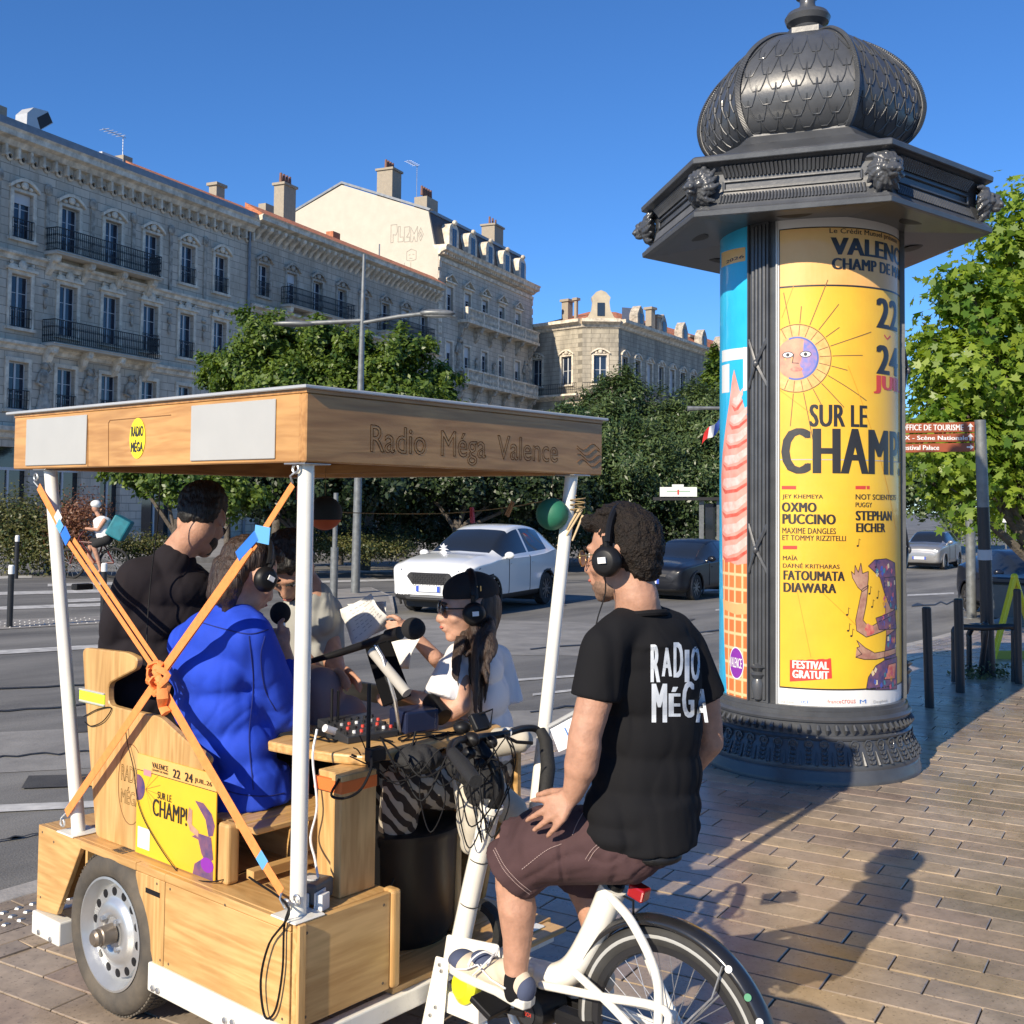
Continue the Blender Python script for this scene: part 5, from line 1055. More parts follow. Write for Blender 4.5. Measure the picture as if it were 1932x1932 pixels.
# onion dome in six scaled panels with rope ribs
DP = [(.655, 4.47), (.735, 4.52), (.80, 4.60), (.835, 4.70), (.838, 4.80), (.80, 4.93), (.71, 5.07), (.58, 5.19), (.42, 5.285), (.27, 5.335), (.22, 5.345)]
prof = cr_spline(DP, 5)
def domept(s_, t, j, lift=0):
    r, z = prof[j]; r *= .955; a0, a1 = HX+R(30)+s_*R(60), HX+R(30)+(s_+1)*R(60); p = kp(a0, r, z).lerp(kp(a1, r, z), t); d = (p-KC); d.z = 0; d.normalize(); bul = .030*math.sin(math.pi*t)*min(1, r/.6)
    return p+d*(bul+lift)+V(0, 0, lift*.3)
mb = MB(); NT = 12
for s_ in range(6):
    mb2 = MB(); mb2.v = [tuple(domept(s_, i/NT, j)) for j in range(len(prof)) for i in range(NT+1)]; mb2.f = [(j*(NT+1)+i, j*(NT+1)+i+1, (j+1)*(NT+1)+i+1, (j+1)*(NT+1)+i) for j in range(len(prof)-1) for i in range(NT)]
    pn = mb2.build('dome_panel', CASTI, K, smooth=True, sharp=80)
    sc_ = MB(); nr = 9
    for row in range(nr):       # overlapping scales
        jc = 5+row*5; 
        if jc >= len(prof)-19: break
        nsc = 6
        for k in range(nsc+(row % 2)):
            tc = (k+.5-(row % 2)*.5)/nsc
            pts = []
            for a in np.linspace(0, math.pi, 9):
                t = tc+math.cos(a)*.49/nsc; jj = jc+5.4-math.sin(a)**.75*7.6
                if 0 <= t <= 1: pts.append(domept(s_, t, int(min(len(prof)-1, max(0, round(jj)))), .004))
            if len(pts) > 2: sc_.tube(pts, .0042, 5)
    sc_.build('scale_relief', CASTI, pn, smooth=True)
    rb = MB(); P_ = [domept(s_, 0, j, .012) for j in range(len(prof))]; rb.tube(P_, .016, 6)
    for j in range(0, len(P_)-1):
        for f_ in (0, .5):
            p = P_[j].lerp(P_[j+1], f_); t = (P_[j+1]-P_[j]).normalized(); d = (p-KC); d.z = 0; d.normalize(); n = t.cross(d).normalized()
            rb.tube([p-n*.021-t*.012, p+d*.020, p+n*.021+t*.012], .0065, 5)
    rb.build('rope_rib', CASTI, K, smooth=True)
hexring([(.22, 5.33), (.20, 5.345), (.20, 5.41), (.15, 5.42)], 'dome_cap')
klathe([(.12, 5.42), (.13, 5.44), (.11, 5.46), (.155, 5.49), (.17, 5.53), (.15, 5.565), (.12, 5.58), (.07, 5.60), (.055, 5.64), (.06, 5.67), (.085, 5.69), (.09, 5.72), (.06, 5.75), (.03, 5.80), (.055, 5.86), (.0, 5.95)], 'finial', n=28)
for s_ in range(6):
    th = HX+R(60)*s_; MB().lathe([(.13, 0), (.14, -.012), (.11, -.014), (.0, -.016)], kp(th, .92, 3.835), n=20).build('soffit_lamp', BLACKP, K, smooth=True)
# ================================================================ TRAILER (radio studio cart)
XL, XR, YR, YF, ZB = 2.21, 3.47, 2.69, 4.27, .574
T = empty('radio_trailer', (2.84, 3.48, 0), 'pine radio studio trailer with a flat wooden roof on white poles', 'trailer')
def q3(x, y, X=XL): p = at(x/3, 1288.3+y/3, X=X); return (p.y, p.z)
side = [(YF, ZB), (YF, .245), (4.114, .262), (3.952, .545), (3.605, .545), (3.575, .53), (3.453, .256), (YR, .256), (YR, ZB)]
MB().prism([(XL, y, z) for y, z in side[:3]+[(3.952, .545), (3.952, ZB)]], (.022, 0, 0)).build('side_panel', W1, T, bevel=.002)
MB().prism([(XL, y, z) for y, z in [(3.395, .5455), (3.395, .262), (3.453, .256), (3.575, .53), (3.575, .5455)]], (.022, 0, 0)).build('side_panel', W2, T, bevel=.002)
MB().box((XL, 3.575+.001, .546), (XL+.022, 3.951, ZB)).build('side_panel', W1, T, bevel=.002)
MB().box((XL, YR+.03, .262), (XL+.022, 3.390, .5455)).build('side_panel', W1, T, bevel=.002)
MB().box((XL+.0005, 3.42, .486), (XL-.0012, 3.508, .503)).build('hand_slot', BLACKP, T)
MB().box((XL+.023, 2.72, ZB-.026), (2.62, YF, ZB-.001)).box((XL, 3.395, .5465), (XL+.022, 3.574, ZB-.001)).box((XL, YR+.03, .5465), (XL+.022, 3.394, ZB-.001)).build('bench_top', W1, T, bevel=.003)
MB().box((XL+.001, YR, .262), (2.60, YR+.022, ZB)).build('rear_panel', W0, T, bevel=.003); MB().box((2.601, YR-.012, .262), (2.64, YR+.045, ZB+.006)).build('corner_post', W2, T, bevel=.012, seg=3)
MB().box((XL+.0, YR-.0, .2625), (XL+.03, YR-.012, ZB)).build('corner_trim', W2, T, bevel=.003)
MB().box((2.60, YR+.023, .262), (2.622, YF, ZB-.027)).build('inner_panel', W1, T)
for i in range(9): MB().box((2.624, 2.70+i*.174, .232), (XR, 2.70+i*.174+.170, .252)).build('deck_board', W0, T, bevel=.002)
MB().box((XL+.023, YF-.022, .262), (2.60, YF, ZB-.027)).build('front_panel', W0, T)
for y0, y1 in ((3.395, 3.41), (3.94, 3.955)): MB().box((XL+.023, y0, .262), (2.58, y1, ZB-.027)).build('wheel_arch_wall', W2, T)
SCR = mat('dark screw head', (.10, .07, .045), .6); random.seed(9)
for y, z in ((4.24, .55), (4.24, .30), (4.15, .53), (3.44, .53), (3.41, .28), (3.36, .53), (3.36, .28), (2.75, .53), (2.75, .28), (3.05, .55)): MB().lathe([(.005, 0), (.004, -.0012), (0, -.0012)], (XL, y, z), n=8, axis=(1, 0, 0)).build('screw', SCR, T)
for x, z in ((2.25, .54), (2.25, .29), (2.57, .54), (2.57, .29)): MB().lathe([(.005, 0), (.004, -.0012), (0, -.0012)], (x, YR, z), n=8, axis=(0, 1, 0)).build('screw', SCR, T)
# chassis rails
for (a, b, nm) in (((XL-.01, YR-.01, .165), (XL+.04, 3.47, .2615), 'chassis_rail'), ((XL-.012, 4.07, .155), (XL+.05, YF+.012, .2435), 'chassis_rail'), ((XL+.041, YR-.008, .165), (XR, YR+.04, .231), 'cross_member'), ((XR-.04, YR+.05, .165), (XR+.01, YF, .231), 'chassis_rail'), ((XL+.05, YF-.04, .165), (XR-.04, YF, .231), 'cross_member')): MB().box(a, b).build(nm, WHITE, T, bevel=.006, seg=2)
for y, z in ((3.43, .185), (3.40, .185), (3.02, .20), (2.98, .205), (4.22, .175), (4.13, .17), (2.85, .19)): MB().lathe([(.011, 0), (.011, -.007), (.0, -.009)], (XL-.010, y, z), n=6, axis=(1, 0, 0)).build('bolt', STEEL, T)
MB().lathe([(.02, 0), (.02, .01), (.012, .012), (0, .012)], (XL+.09, 4.069, .21), n=10, axis=(0, -1, 0)).build('bolt', STEEL, T)
MB().box((XL+.051, 4.07, .155), (XL+.15, 4.10, .2435)).build('bracket_plate', WHITE, T, bevel=.004)
# wheels
def wheel(x, sgn, y=3.735, r=.286, w=.155):
    TY = mat('dusty tyre rubber', (.045, .041, .036), .82, c2=(.12, .10, .075), vs=6, bump=.4, bs=50, dist=.004); RIM = SILVER
    rt = MB().lathe([(.195, .020), (.205, .006), (.235, -.002), (.262, .004), (.278, .020), (.286, .040), (.287, .115), (.278, .135), (.262, .15), (.235, .157), (.205, .15), (.195, .135)], (x, y, r), n=72, axis=(sgn, 0, 0)).build('wheel', TY, T, smooth=True, sharp=60)
    tr = MB()
    for i in range(90):
        a = 2*math.pi*i/90; c = Vector((0, math.cos(a), math.sin(a))); t = Vector((0, -math.sin(a), math.cos(a))); o = Vector((x, y, r))
        for (h0, h1, da) in ((.026, .052, 0), (.058, .078, .02), (.084, .104, 0), (.108, .132, .02)): tr.beam(o+Vector((sgn*h0, 0, 0))+c*.2865+t*da, o+Vector((sgn*h1, 0, 0))+c*.2865+t*(da+.004), .011, .006, c)
    tr.build('tread', TY, rt)
    MB().lathe([(.198, .012), (.200, .006), (.192, .004), (.188, .014), (.180, .030), (.172, .052), (.163, .060), (.158, .052), (.157, .036), (.128, .034), (.118, .032), (.110, .020), (.085, .014), (.06, .018), (.055, .026), (.0, .028)], (x, y, r), n=64, axis=(sgn, 0, 0)).build('rim', RIM, rt, smooth=True, sharp=50)
    MB().lathe([(.036, .02), (.034, -.03), (.030, -.034), (.030, -.05), (.022, -.058), (.0, -.06)], (x, y, r), n=20, axis=(sgn, 0, 0)).build('hub', mat('dull hub metal', (.25, .21, .17), .45, .7, var=.2), rt, smooth=True)
    for i in range(14):
        a = 2*math.pi*i/14+.1; MB().lathe([(.0155, .0375), (.0155, .0335), (0, .0325)], (x, y+.142*math.cos(a), r+.142*math.sin(a)), n=12, axis=(sgn, 0, 0)).build('vent_hole', BLACKP, rt)
    for i in range(4):
        a = 2*math.pi*i/4+.7; MB().lathe([(.012, .02), (.011, .002), (0, 0)], (x, y+.065*math.cos(a), r+.065*math.sin(a)), n=6, axis=(sgn, 0, 0)).build('wheel_nut', STEEL, rt)
wheel(XL-.008, 1); wheel(XR+.008, -1)
MB().cone((XL+.1, 3.735, .286), (XR-.1, 3.735, .286), .025, .025, 10).build('axle', BLACKP, T)
# poles
PT = {'nl': ((2.262, 2.749, ZB), (2.262, 2.749, 1.972)), 'fl': ((2.262, 4.06, ZB), (2.262, 4.36, 1.972)), 'nr': ((3.322, 2.72, .25), (3.606, 2.72, 1.972)), 'fr': ((3.322, 4.12, .25), (3.60, 4.36, 1.972))}
for k, (a, b) in PT.items():
    o = MB().cone(a, b, .026, .026, 20).build('pole', WHITE, T, smooth=True); a, b = Vector(a), Vector(b)
    MB().box((a.x-.06, a.y-.06, a.z), (a.x+.06, a.y+.06, a.z+.007)).build('foot_plate', WHITE, o, bevel=.003); MB().box((b.x-.05, b.y-.05, b.z-.006), (b.x+.06, b.y+.05, b.z-.0005)).build('head_plate', STEEL, o, bevel=.002)
MB().box((3.20, 2.60, .232), (3.44, 2.695, .249)).build('deck_board', W0, T, bevel=.004)
# roof
zr0, zr1 = 1.973, 2.187; RX0, RX1, RY0, RY1 = 2.21, 3.775, 2.69, 4.57
MB().box((RX0, RY0+.031, zr0), (RX0+.03, RY1, zr1)).build('fascia_board', RW1, T, bevel=.004); MB().box((RX1-.03, RY0+.031, zr0), (RX1, RY1, zr1)).build('fascia_board', RW1, T, bevel=.004)
MB().box((RX0, RY0, zr0), (RX1, RY0+.03, zr1)).build('fascia_board', RW0, T, bevel=.004); MB().box((RX0+.031, RY1-.03, zr0), (RX1-.031, RY1, zr1)).build('fascia_board', RW0, T, bevel=.004)
for i in range(1, 4): y = RY0+.47*i; MB().box((RX0+.031, y-.02, zr1-.09), (RX1-.031, y+.02, zr1-.013)).build('roof_joist', RW0, T, bevel=.002)
MB().box((RX0+.031, RY0+.031, zr0+.02), (RX0+.075, RY1-.031, zr0+.065)).build('roof_rail', RW1, T); MB().box((RX1-.075, RY0+.031, zr0+.02), (RX1-.031, RY1-.031, zr0+.065)).build('roof_rail', RW1, T)
MB().box((RX0-.001, RY0-.001, zr1+.0005), (RX1+.001, RY1+.001, zr1+.012)).build('roof_deck', RW0, T); MB().box((RX0-.016, RY0-.012, zr1+.0125), (RX1+.03, RY1+.05, zr1+.024)).build('roof_sheet', ALU, T, bevel=.003)
def fL(u, v, X=RX0-.0015): return Vector((X, u, v))   # left face: u = y, v = z
def pL(px, py, X=RX0): p = at(px, py, X=X); return (p.y, p.z)
for (x0, y0, x1, y1, x2, y2, x3, y3) in ((52, 797, 166, 790, 163, 873, 50, 882), (363, 769, 522, 755, 520, 870, 361, 874)):
    q = [pL(x0, y0), pL(x1, y1), pL(x2, y2), pL(x3, y3)]; ya, yb = (q[0][0]+q[3][0])/2, (q[1][0]+q[2][0])/2; MB().box((RX0-.006, yb, zr0+.012), (RX0-.0005, ya, zr1-.012)).build('grey_panel', mat('light grey panel', (.46, .455, .43), .38, .1, var=.03), T, bevel=.002)
c = pL(260, 827); cp = flatpoly(circ(c[0], c[1], .052, .074), lambda u, v: Vector((RX0-.0022, u, v)), mat('sticker yellow', (.86, .68, .03), .45), T, 'round_sticker')
for t, z0, z1 in (('RADIO', .008, .044), ('MÉGA', -.048, -.006)): lettering(t, (-.040, c[1]+z0, .040, c[1]+z1), lambda u, v: Vector((RX0-.0032, c[0]-u, v)), INK, cp, bold=.05, jitter=.10)
CUT = mat('router cut line', (.20, .095, .035), .9)
def groove(pts, w, name='engraving', parent=None, m=CUT):
    mb = MB(); 
    for a, b in zip(pts, pts[1:]): mb.beam(a, b, w, .0012, (1, 0, 0))
    return mb.build(name, m, parent or T)
P_ = [pL(205, 879), pL(205, 798), pL(208, 793), pL(323, 783)]; groove([(RX0-.0008, *p) for p in P_], .003); groove([(RX0-.0008, *pL(166, 880)), (RX0-.0008, *pL(166, 790))], .004)
# engraved name along the rear fascia and round sign on the seat board
def fR(u, v): return Vector((u, RY0-.0008, v))
a, b = at(698, 862, Y=RY0), at(1052, 866, Y=RY0); ym = (a.z+at(875, 820, Y=RY0).z)/2
lettering('Radio  Méga  Valence', (a.x, a.z-.012, b.x, at(720, 798, Y=RY0).z-.008), fR, CUT, T, name='engraved_lettering', outline=.009, bold=0)
random.seed(4)
for k in range(4): groove([(3.60+.02*i, RY0-.0008, 2.02+.022*k+.014*math.sin(i*.9+k)) for i in range(9)], .0025)
# seat boards with arm rest horns
XBD = 2.275
def bp(px, py, X=XBD): p = at(px, py, X=X); return (p.y, p.z)
def rounded(pts, r=.02, n=4):
    out = []; m = len(pts)
    for i in range(m):
        p = Vector(pts[i]); a = Vector(pts[i-1])-p; b = Vector(pts[(i+1) % m])-p; rr = min(r, a.length*.45, b.length*.45); s = p+a.normalized()*rr; e = p+b.normalized()*rr
        for k in range(n+1): t = k/n; out.append(tuple((s*(1-t)**2+p*2*t*(1-t)+e*t*t)))
    return out
brd = [bp(155, 1222), bp(238, 1231), bp(259, 1242), bp(256, 1262), bp(203, 1290), bp(204, 1330), bp(240, 1340), bp(300, 1352), bp(355, 1402), bp(395, 1432), (3.30, .90), (3.30, ZB), (3.96, ZB), bp(161, 1330)]
MB().prism([(XBD, y, z) for y, z in rounded(brd, .03)], (.028, 0, 0)).build('seat_board', W2, T, bevel=.004)
MB().box((XBD-.001, 3.13, ZB), (XBD+.05, 3.19, .775)).build('seat_post', W2, T, bevel=.012, seg=3)
MB().prism([(3.40, y, z) for y, z in rounded([(2.82, .50), (2.82, .93), (3.02, .93), (3.25, 1.05), (4.1, 1.05), (4.15, .26), (3.0, .26), (2.95, .50)], .03)], (.028, 0, 0)).build('seat_board', W1, T, bevel=.004)
MB().box((3.10, 2.86, .253), (3.135, 3.1, .66)).build('seat_post', W2, T, bevel=.012, seg=3)
for k in range(3): MB().box((XBD+.03, 3.02+.09*k+.0, .755), (2.72, 3.10+.09*k, .775)).build('seat_slat', W0, T, bevel=.004)
MB().box((XBD+.03, 3.3, .74), (2.66, 4.15, .76)).build('seat_plank', W1, T, bevel=.004); MB().box((2.60, 3.04, ZB), (2.64, 4.12, .739)).build('seat_front', W1, T)
MB().box((XBD+.055, 3.06, ZB+.02), (2.70, 3.10, ZB+.05)).build('seat_rail', W0, T); MB().box((3.05, 3.1, .60), (3.39, 4.12, .62)).build('seat_plank', W1, T, bevel=.004)
HV = mat('high visibility yellow', (.62, .85, .04), .5); RG = mat('reflective grey', (.45, .45, .42), .4)
for (y0, y1, m, nm) in ((1300, 1324, HV, 'reflective_band'), (1298, 1301.5, RG, 'band_edge'), (1319, 1323, RG, 'band_edge')):
    ya, z1 = bp(151, y0, XBD-.004); yb, _ = bp(197, y0+4, XBD-.004); _, z0 = bp(151, y1, XBD-.004); o = .003 if nm == 'band_edge' else 0; MB().box((XBD-.005-o, yb, z0), (XBD+.034+o, ya+.004, z1)).build(nm, m, T, bevel=.002)
c = bp(247, 1480, XBD); groove([(XBD-.0006, c[0]+.085*math.cos(2*math.pi*i/30), c[1]+.145*math.sin(2*math.pi*i/30)) for i in range(31)], .0025)
for t, z0, z1 in (('RADIO', .005, .065), ('MÉGA', -.075, -.012)): lettering(t, (-.065, c[1]+z0, .065, c[1]+z1), lambda u, v: Vector((XBD-.0006, c[0]-u, v)), CUT, T, name='engraved_lettering', outline=.012, bold=0)
# poster on the board
XP = XBD-.007; qd = [bp(*p, X=XP) for p in ((260, 1421), (409, 1482), (413, 1668), (263, 1612))]; y0, y1 = qd[0][0], qd[1][0]; z0_, z1_ = ZB+.004, qd[0][1]
W_, H_ = y0-y1, z1_-z0_
fp_ = lambda u, v, l=0: Vector((XP-l, y0-u*W_, z0_+v*H_))
CP = empty('cart_poster', fp_(.5, 0), 'small yellow festival poster taped on the pine seat board', 'poster')
MB().box((XP, y1, z0_), (XP+.004, y0, z1_)).build('paper', YEL, CP)
def cpl(name, pts, m, l): return flatpoly(pts, lambda u, v: fp_(u, v, l), m, CP, name)
cpl('print_band', [(0, .84), (1, .84), (1, 1), (0, 1)], ORA, .0006); cpl('print_line', [(0, .835), (1, .835), (1, .842), (0, .842)], INK, .0012)
for t, b_, bo in (('VALENCE', (.20, .90, .41, .955), .04), ('CHAMP DE MARS', (.20, .868, .41, .89), .01), ('22', (.47, .86, .565, .945), .05), ('24', (.62, .86, .72, .945), .05), ('JUIL.26', (.74, .865, .95, .92), .03), ('SUR LE', (.28, .61, .46, .68), .02), ('CHAMP!', (.22, .43, .66, .60), .03)): lettering(t, b_, lambda u, v: fp_(u, v, .0018), INK, CP, bold=bo)
cpl('sun_face', [(max(0, x), y) for x, y in circ(.02, .66, .09, .13)], NAV, .001); cpl('red_label', [(.09, .80), (.19, .80), (.19, .86), (.09, .86)], mat('pink label print', (.75, .25, .28), .5), .0015)
cpl('white_square', [(.03, .06), (.19, .06), (.19, .27), (.03, .27)], WHP, .0012)
cpl('figure_veil', [(.75, .70), (.85, .70), (.95, .62), (.99, .52), (.97, .42), (.92, .40), (.88, .55)], NAV, .001); cpl('figure_body', [(.80, .40), (.95, .40), (.98, .20), (.90, .14), (.84, .22), (.80, .34), (.72, .35)], NAV, .0012); cpl('figure_arm', [(.68, .62), (.72, .60), (.72, .46), (.80, .42), (.80, .36), (.70, .40), (.66, .48)], FLESH, .0014); cpl('figure_gown', [(.74, .0), (.98, .0), (.98, .14), (.86, .18), (.76, .1)], NAV, .001); cpl('sticker', circ(.91, .13, .075, .07), vio, .0016)
for i in range(7): a = .2+i*.35; cpl('print_line', [(.12, .66+.004), (.12+.2*math.cos(a-1.3), .66+.28*math.sin(a-1.3)+.004), (.12+.2*math.cos(a-1.3), .66+.28*math.sin(a-1.3)), (.12, .66)], BRN, .0013)
# table and pillar
TZ = 1.0
tb = [(2.50, 3.34), (2.53, 2.95), (2.59, 2.80), (2.72, 2.80), (3.30, 2.80), (3.30, 3.9), (2.60, 3.9)]
MB().prism([(x, y, TZ-.035) for x, y in rounded(tb, .04)], (0, 0, .035)).build('table_top', W0, T, bevel=.008, seg=2)
MB().box((2.445, 2.765, ZB), (2.60, 2.815, TZ-.036)).build('table_pillar', W2, T, bevel=.003); MB().box((2.46, 2.816, ZB), (2.60, 2.90, TZ-.036)).build('table_pillar', W2, T, bevel=.003)
PILST = MB().box((2.4435, 2.7635, .905), (2.6015, 2.9015, .945)).build('orange_strap', mat('orange webbing', (.78, .17, .03), .7, bump=.5, bs=200, dist=.001), None, bevel=.002)
tag(PILST, 'orange strap wound round the pine table pillar', 'strap')
# ---- orange lashing straps crossed over the left side
STR = mat('orange lashing webbing', (.82, .27, .07), .7, var=.10, vs=40, bump=.6, bs=160, dist=.002); BLU = mat('blue strap label', (.03, .17, .62), .5, var=.1); LBL = mat('pale blue label', (.12, .38, .72), .5)
S = empty('lashing_straps', (2.23, 3.4, ZB), 'orange lashing straps knotted in a cross over the side of the trailer', 'strap')
XS = 2.225
def sp(px, py, X=XS): return at(px, py, X=X)
def ribbon(pts, w, name, m=STR, par=S, X=XS, thick=.003, twist=0):
    P = [sp(x, y, X+(k[2] if len(k) > 2 else 0)) for k in pts for x, y in (k[:2],)]; mb = MB(); L_ = []
    for i, p in enumerate(P):
        t = (P[min(i+1, len(P)-1)]-P[max(i-1, 0)]).normalized(); n = t.cross(Vector((1, 0, 0))).normalized(); L_.append((p+n*w/2, p-n*w/2))
    for (a, b), (c, d) in zip(L_, L_[1:]):
        e = Vector((thick, 0, 0)); mb.hexa([a, b, d, c, a+e, b+e, d+e, c+e])
    return mb.build(name, m, par, bevel=.0008)
ribbon([(72, 918), (118, 1003)], .034, 'strap'); ribbon([(126, 1020), (290, 1262)], .021, 'strap', X=XS-.004); ribbon([(138, 1018, .004), (300, 1256, 0)], .021, 'strap'); ribbon([(118, 1000), (128, 1022)], .05, 'strap_label', BLU, X=XS-.008); ribbon([(108, 985), (116, 1000)], .04, 'strap_label', LBL, X=XS-.008); ribbon([(105, 968), (113, 984)], .042, 'strap_label', WHP, X=XS-.007)
ribbon([(552, 914), (486, 1018)], .024, 'strap'); ribbon([(480, 1022), (310, 1262)], .040, 'strap', X=XS-.004); ribbon([(474, 1034, -.0), (440, 1085), (306, 1270)], .02, 'strap', X=XS-.009); ribbon([(483, 1010), (447, 1050)], .036, 'ratchet', BLU, X=XS-.010); ribbon([(480, 1006), (508, 1012)], .055, 'strap_label', LBL, X=XS-.008)
ribbon([(290, 1292), (124, 1535)], .034, 'strap'); ribbon([(304, 1296), (487, 1612)], .040, 'strap', X=XS-.004); ribbon([(487, 1612), (500, 1634)], .041, 'strap_label', LBL, X=XS-.0045); ribbon([(500, 1634), (531, 1684)], .034, 'strap', X=XS-.004)
kn = MB(); kc = sp(297, 1276, XS-.02)
for (a, b, tl, rx, rz) in ((0, 0, .3, .045, .032), (.01, -.01, 1.3, .05, .028), (-.012, -.03, .9, .038, .03), (.02, .012, 2.2, .04, .026)):
    kn.tube([kc+Vector((.014*math.sin(3*t+tl), rx*math.cos(t)*math.cos(tl)-rz*math.sin(t)*math.sin(tl)+a, rx*math.cos(t)*math.sin(tl)+rz*math.sin(t)*math.cos(tl)+b)) for t in np.linspace(0, 2*math.pi, 18)[:-1]], .013, 6, closed=True, flat=.5)
kn.tube([kc+Vector((0, -.03, -.03)), kc+Vector((-.01, -.05, -.07)), kc+Vector((0, -.035, -.10)), kc+Vector((.0, -.06, -.12))], [.02, .022, .016, .02], 6, flat=.5)
kn.build('knot', STR, S, smooth=True)
def eye(p, q, nm='hook'):
    mb = MB(); mb.tube([p+Vector((0, .014*math.cos(a), .014*math.sin(a))) for a in np.linspace(0, 2*math.pi, 13)[:-1]], .0045, 6, closed=True); mb.tube([p+Vector((-.004, 0, -.012)), (p+q)/2+Vector((-.01, .006, 0)), q], .0035, 6); return mb.build(nm, STEEL, S, smooth=True)
eye(sp(68, 900), sp(72, 918)); eye(sp(558, 884), sp(552, 912)); eye(sp(118, 1552), sp(124, 1534)); eye(sp(540, 1706), sp(531, 1684)); eye(sp(560, 1698), sp(540, 1706))
# ---- second seat side, tub under the table, wiring
tub = MB().lathe([(0, .253), (.20, .253), (.225, .30), (.235, .62), (.245, .635), (.25, .66), (.235, .67), (0, .68)], (2.98, 3.06, 0), n=36).build('black_tub', mat('black tub plastic', (.010, .010, .011), .35, bump=.1, bs=8), None, smooth=True); tag(tub, 'round black plastic tub standing on the deck under the table', 'tub')
pw = empty('power_block', (2.36, 2.80, ZB), 'grey and white plug socket block on the bench beside the near pole', 'power block')
Mx = Matrix.Translation((2.365, 2.81, ZB)) @ Matrix.Rotation(R(18), 4, 'Z')
MB().box((-.055, -.05, .012), (.055, .045, .075), Mx).build('housing', mat('dark grey housing', (.09, .095, .10), .45), pw, bevel=.008, seg=2); MB().box((-.065, -.055, .0), (-.0, -.05, .055), Mx).box((-.06, -.078, .0), (-.015, -.056, .05), Mx).build('plug', mat('white plug plastic', (.72, .72, .70), .35), pw, bevel=.006, seg=2)
k = MB().lathe([(.022, 0), (.022, .004), (0, .004)], (0, -.002, .075), n=16); k.xf(Mx); k.build('socket', mat('pale socket', (.55, .55, .54), .4), pw); MB().box((-.064, -.03, .0), (-.056, .02, .05), Mx).build('plug', mat('white plug plastic', (.72, .72, .70), .35), pw, bevel=.003)
# cables
def cbl(pts, r, label, m=CABLE, cat='cable', name='cable'): return tag(cable(pts, r, name, m), label, cat)
def A(px, py, X): return at(px, py, X=X)
cbl([A(470, 1655, 2.3), A(545, 1714, XL-.012), A(508, 1780, XL-.02), A(492, 1850, XL-.022), A(500, 1918, XL-.02), A(520, 1905, XL-.014), A(533, 1830, XL-.013), A(536, 1750, XL-.012), A(545, 1716, XL-.010)], .0038, 'black power cable looping down over the rear left corner of the box')
cbl([A(598, 1376, 2.47), A(590, 1430, 2.44), A(598, 1520, 2.43), A(586, 1580, 2.42), A(594, 1620, 2.38), A(600, 1655, 2.35)], .0042, 'white cable hanging from the table down to the socket block', mat('white cable', (.75, .75, .73), .4))
cbl([A(236, 1364, 2.262), A(240, 1400, 2.262), A(252, 1450, 2.263), A(262, 1520, 2.262), A(290, 1580, 2.26), A(340, 1650, 2.255), A(378, 1662, 2.25), A(420, 1660, 2.27), A(470, 1640, 2.42)], .002, 'thin black wire trailing across the small yellow poster')
cbl([A(158, 1352, 2.27), A(185, 1338, 2.268), A(210, 1336, 2.27), A(195, 1360, 2.267), A(172, 1370, 2.268), A(160, 1362, 2.27)], .0022, 'thin wire loop caught on the seat board under the yellow band')
cbl([A(303, 890, 2.35), A(298, 980, 2.38), A(284, 1100, 2.38), A(277, 1200, 2.36), A(278, 1235, 2.35)], .0026, 'thin black wire hanging from the roof in front of the seated man')
cbl([A(575, 1712, 2.34), A(640, 1712, 2.45), A(700, 1695, 2.56), A(730, 1680, 2.64), A(742, 1660, 2.75)], .0045, 'thick black cable lying along the rear box top')
cbl([A(640, 1470, 2.44), A(625, 1500, 2.43), A(650, 1506, 2.44), A(680, 1490, 2.5), A(700, 1450, 2.55), A(700, 1420, 2.58)], .0045, 'black cable slung in a loop round the table pillar')
random.seed(11)
CT = empty('cable_tangle', (2.85, 2.8, TZ), 'tangle of black audio cables spilling off the table edge', 'cables')
for i in range(6):
    x0, x1 = random.uniform(610, 720), random.uniform(780, 990); X0_, X1_ = 2.56, 2.78; pts = [A(x0, random.uniform(1385, 1430), X0_)]
    for k in range(1, 5): t = k/5; pts.append(A(x0+(x1-x0)*t+random.uniform(-15, 15), 1420+random.uniform(0, 90)*math.sin(math.pi*t)+random.uniform(-12, 12), X0_+(X1_-X0_)*t+random.uniform(-.03, .03)))
    pts.append(A(x1, random.uniform(1370, 1450), X1_)); cable(pts, random.choice([.0022, .003, .0038]), 'cable', CABLE, CT)
for i in range(9):
    x0 = random.uniform(600, 830); z = TZ+.004; p = [at(x0+random.uniform(-60, 60), random.uniform(1378, 1400), Z=z) for _ in range(5)]; cable(p, .0028, 'cable', CABLE, CT)
for x0, x1, yb in ((870, 900, 1600), (905, 950, 1580), (850, 930, 1560), (795, 830, 1570)): cable([A(x0, 1440, 2.72), A((x0+x1)/2-20, (1440+yb)/2, 2.70), A((x0+x1)/2, yb, 2.72), A(x1+10, yb-60, 2.74), A(x1, 1450, 2.75)], .0025, 'cable', CABLE, CT)
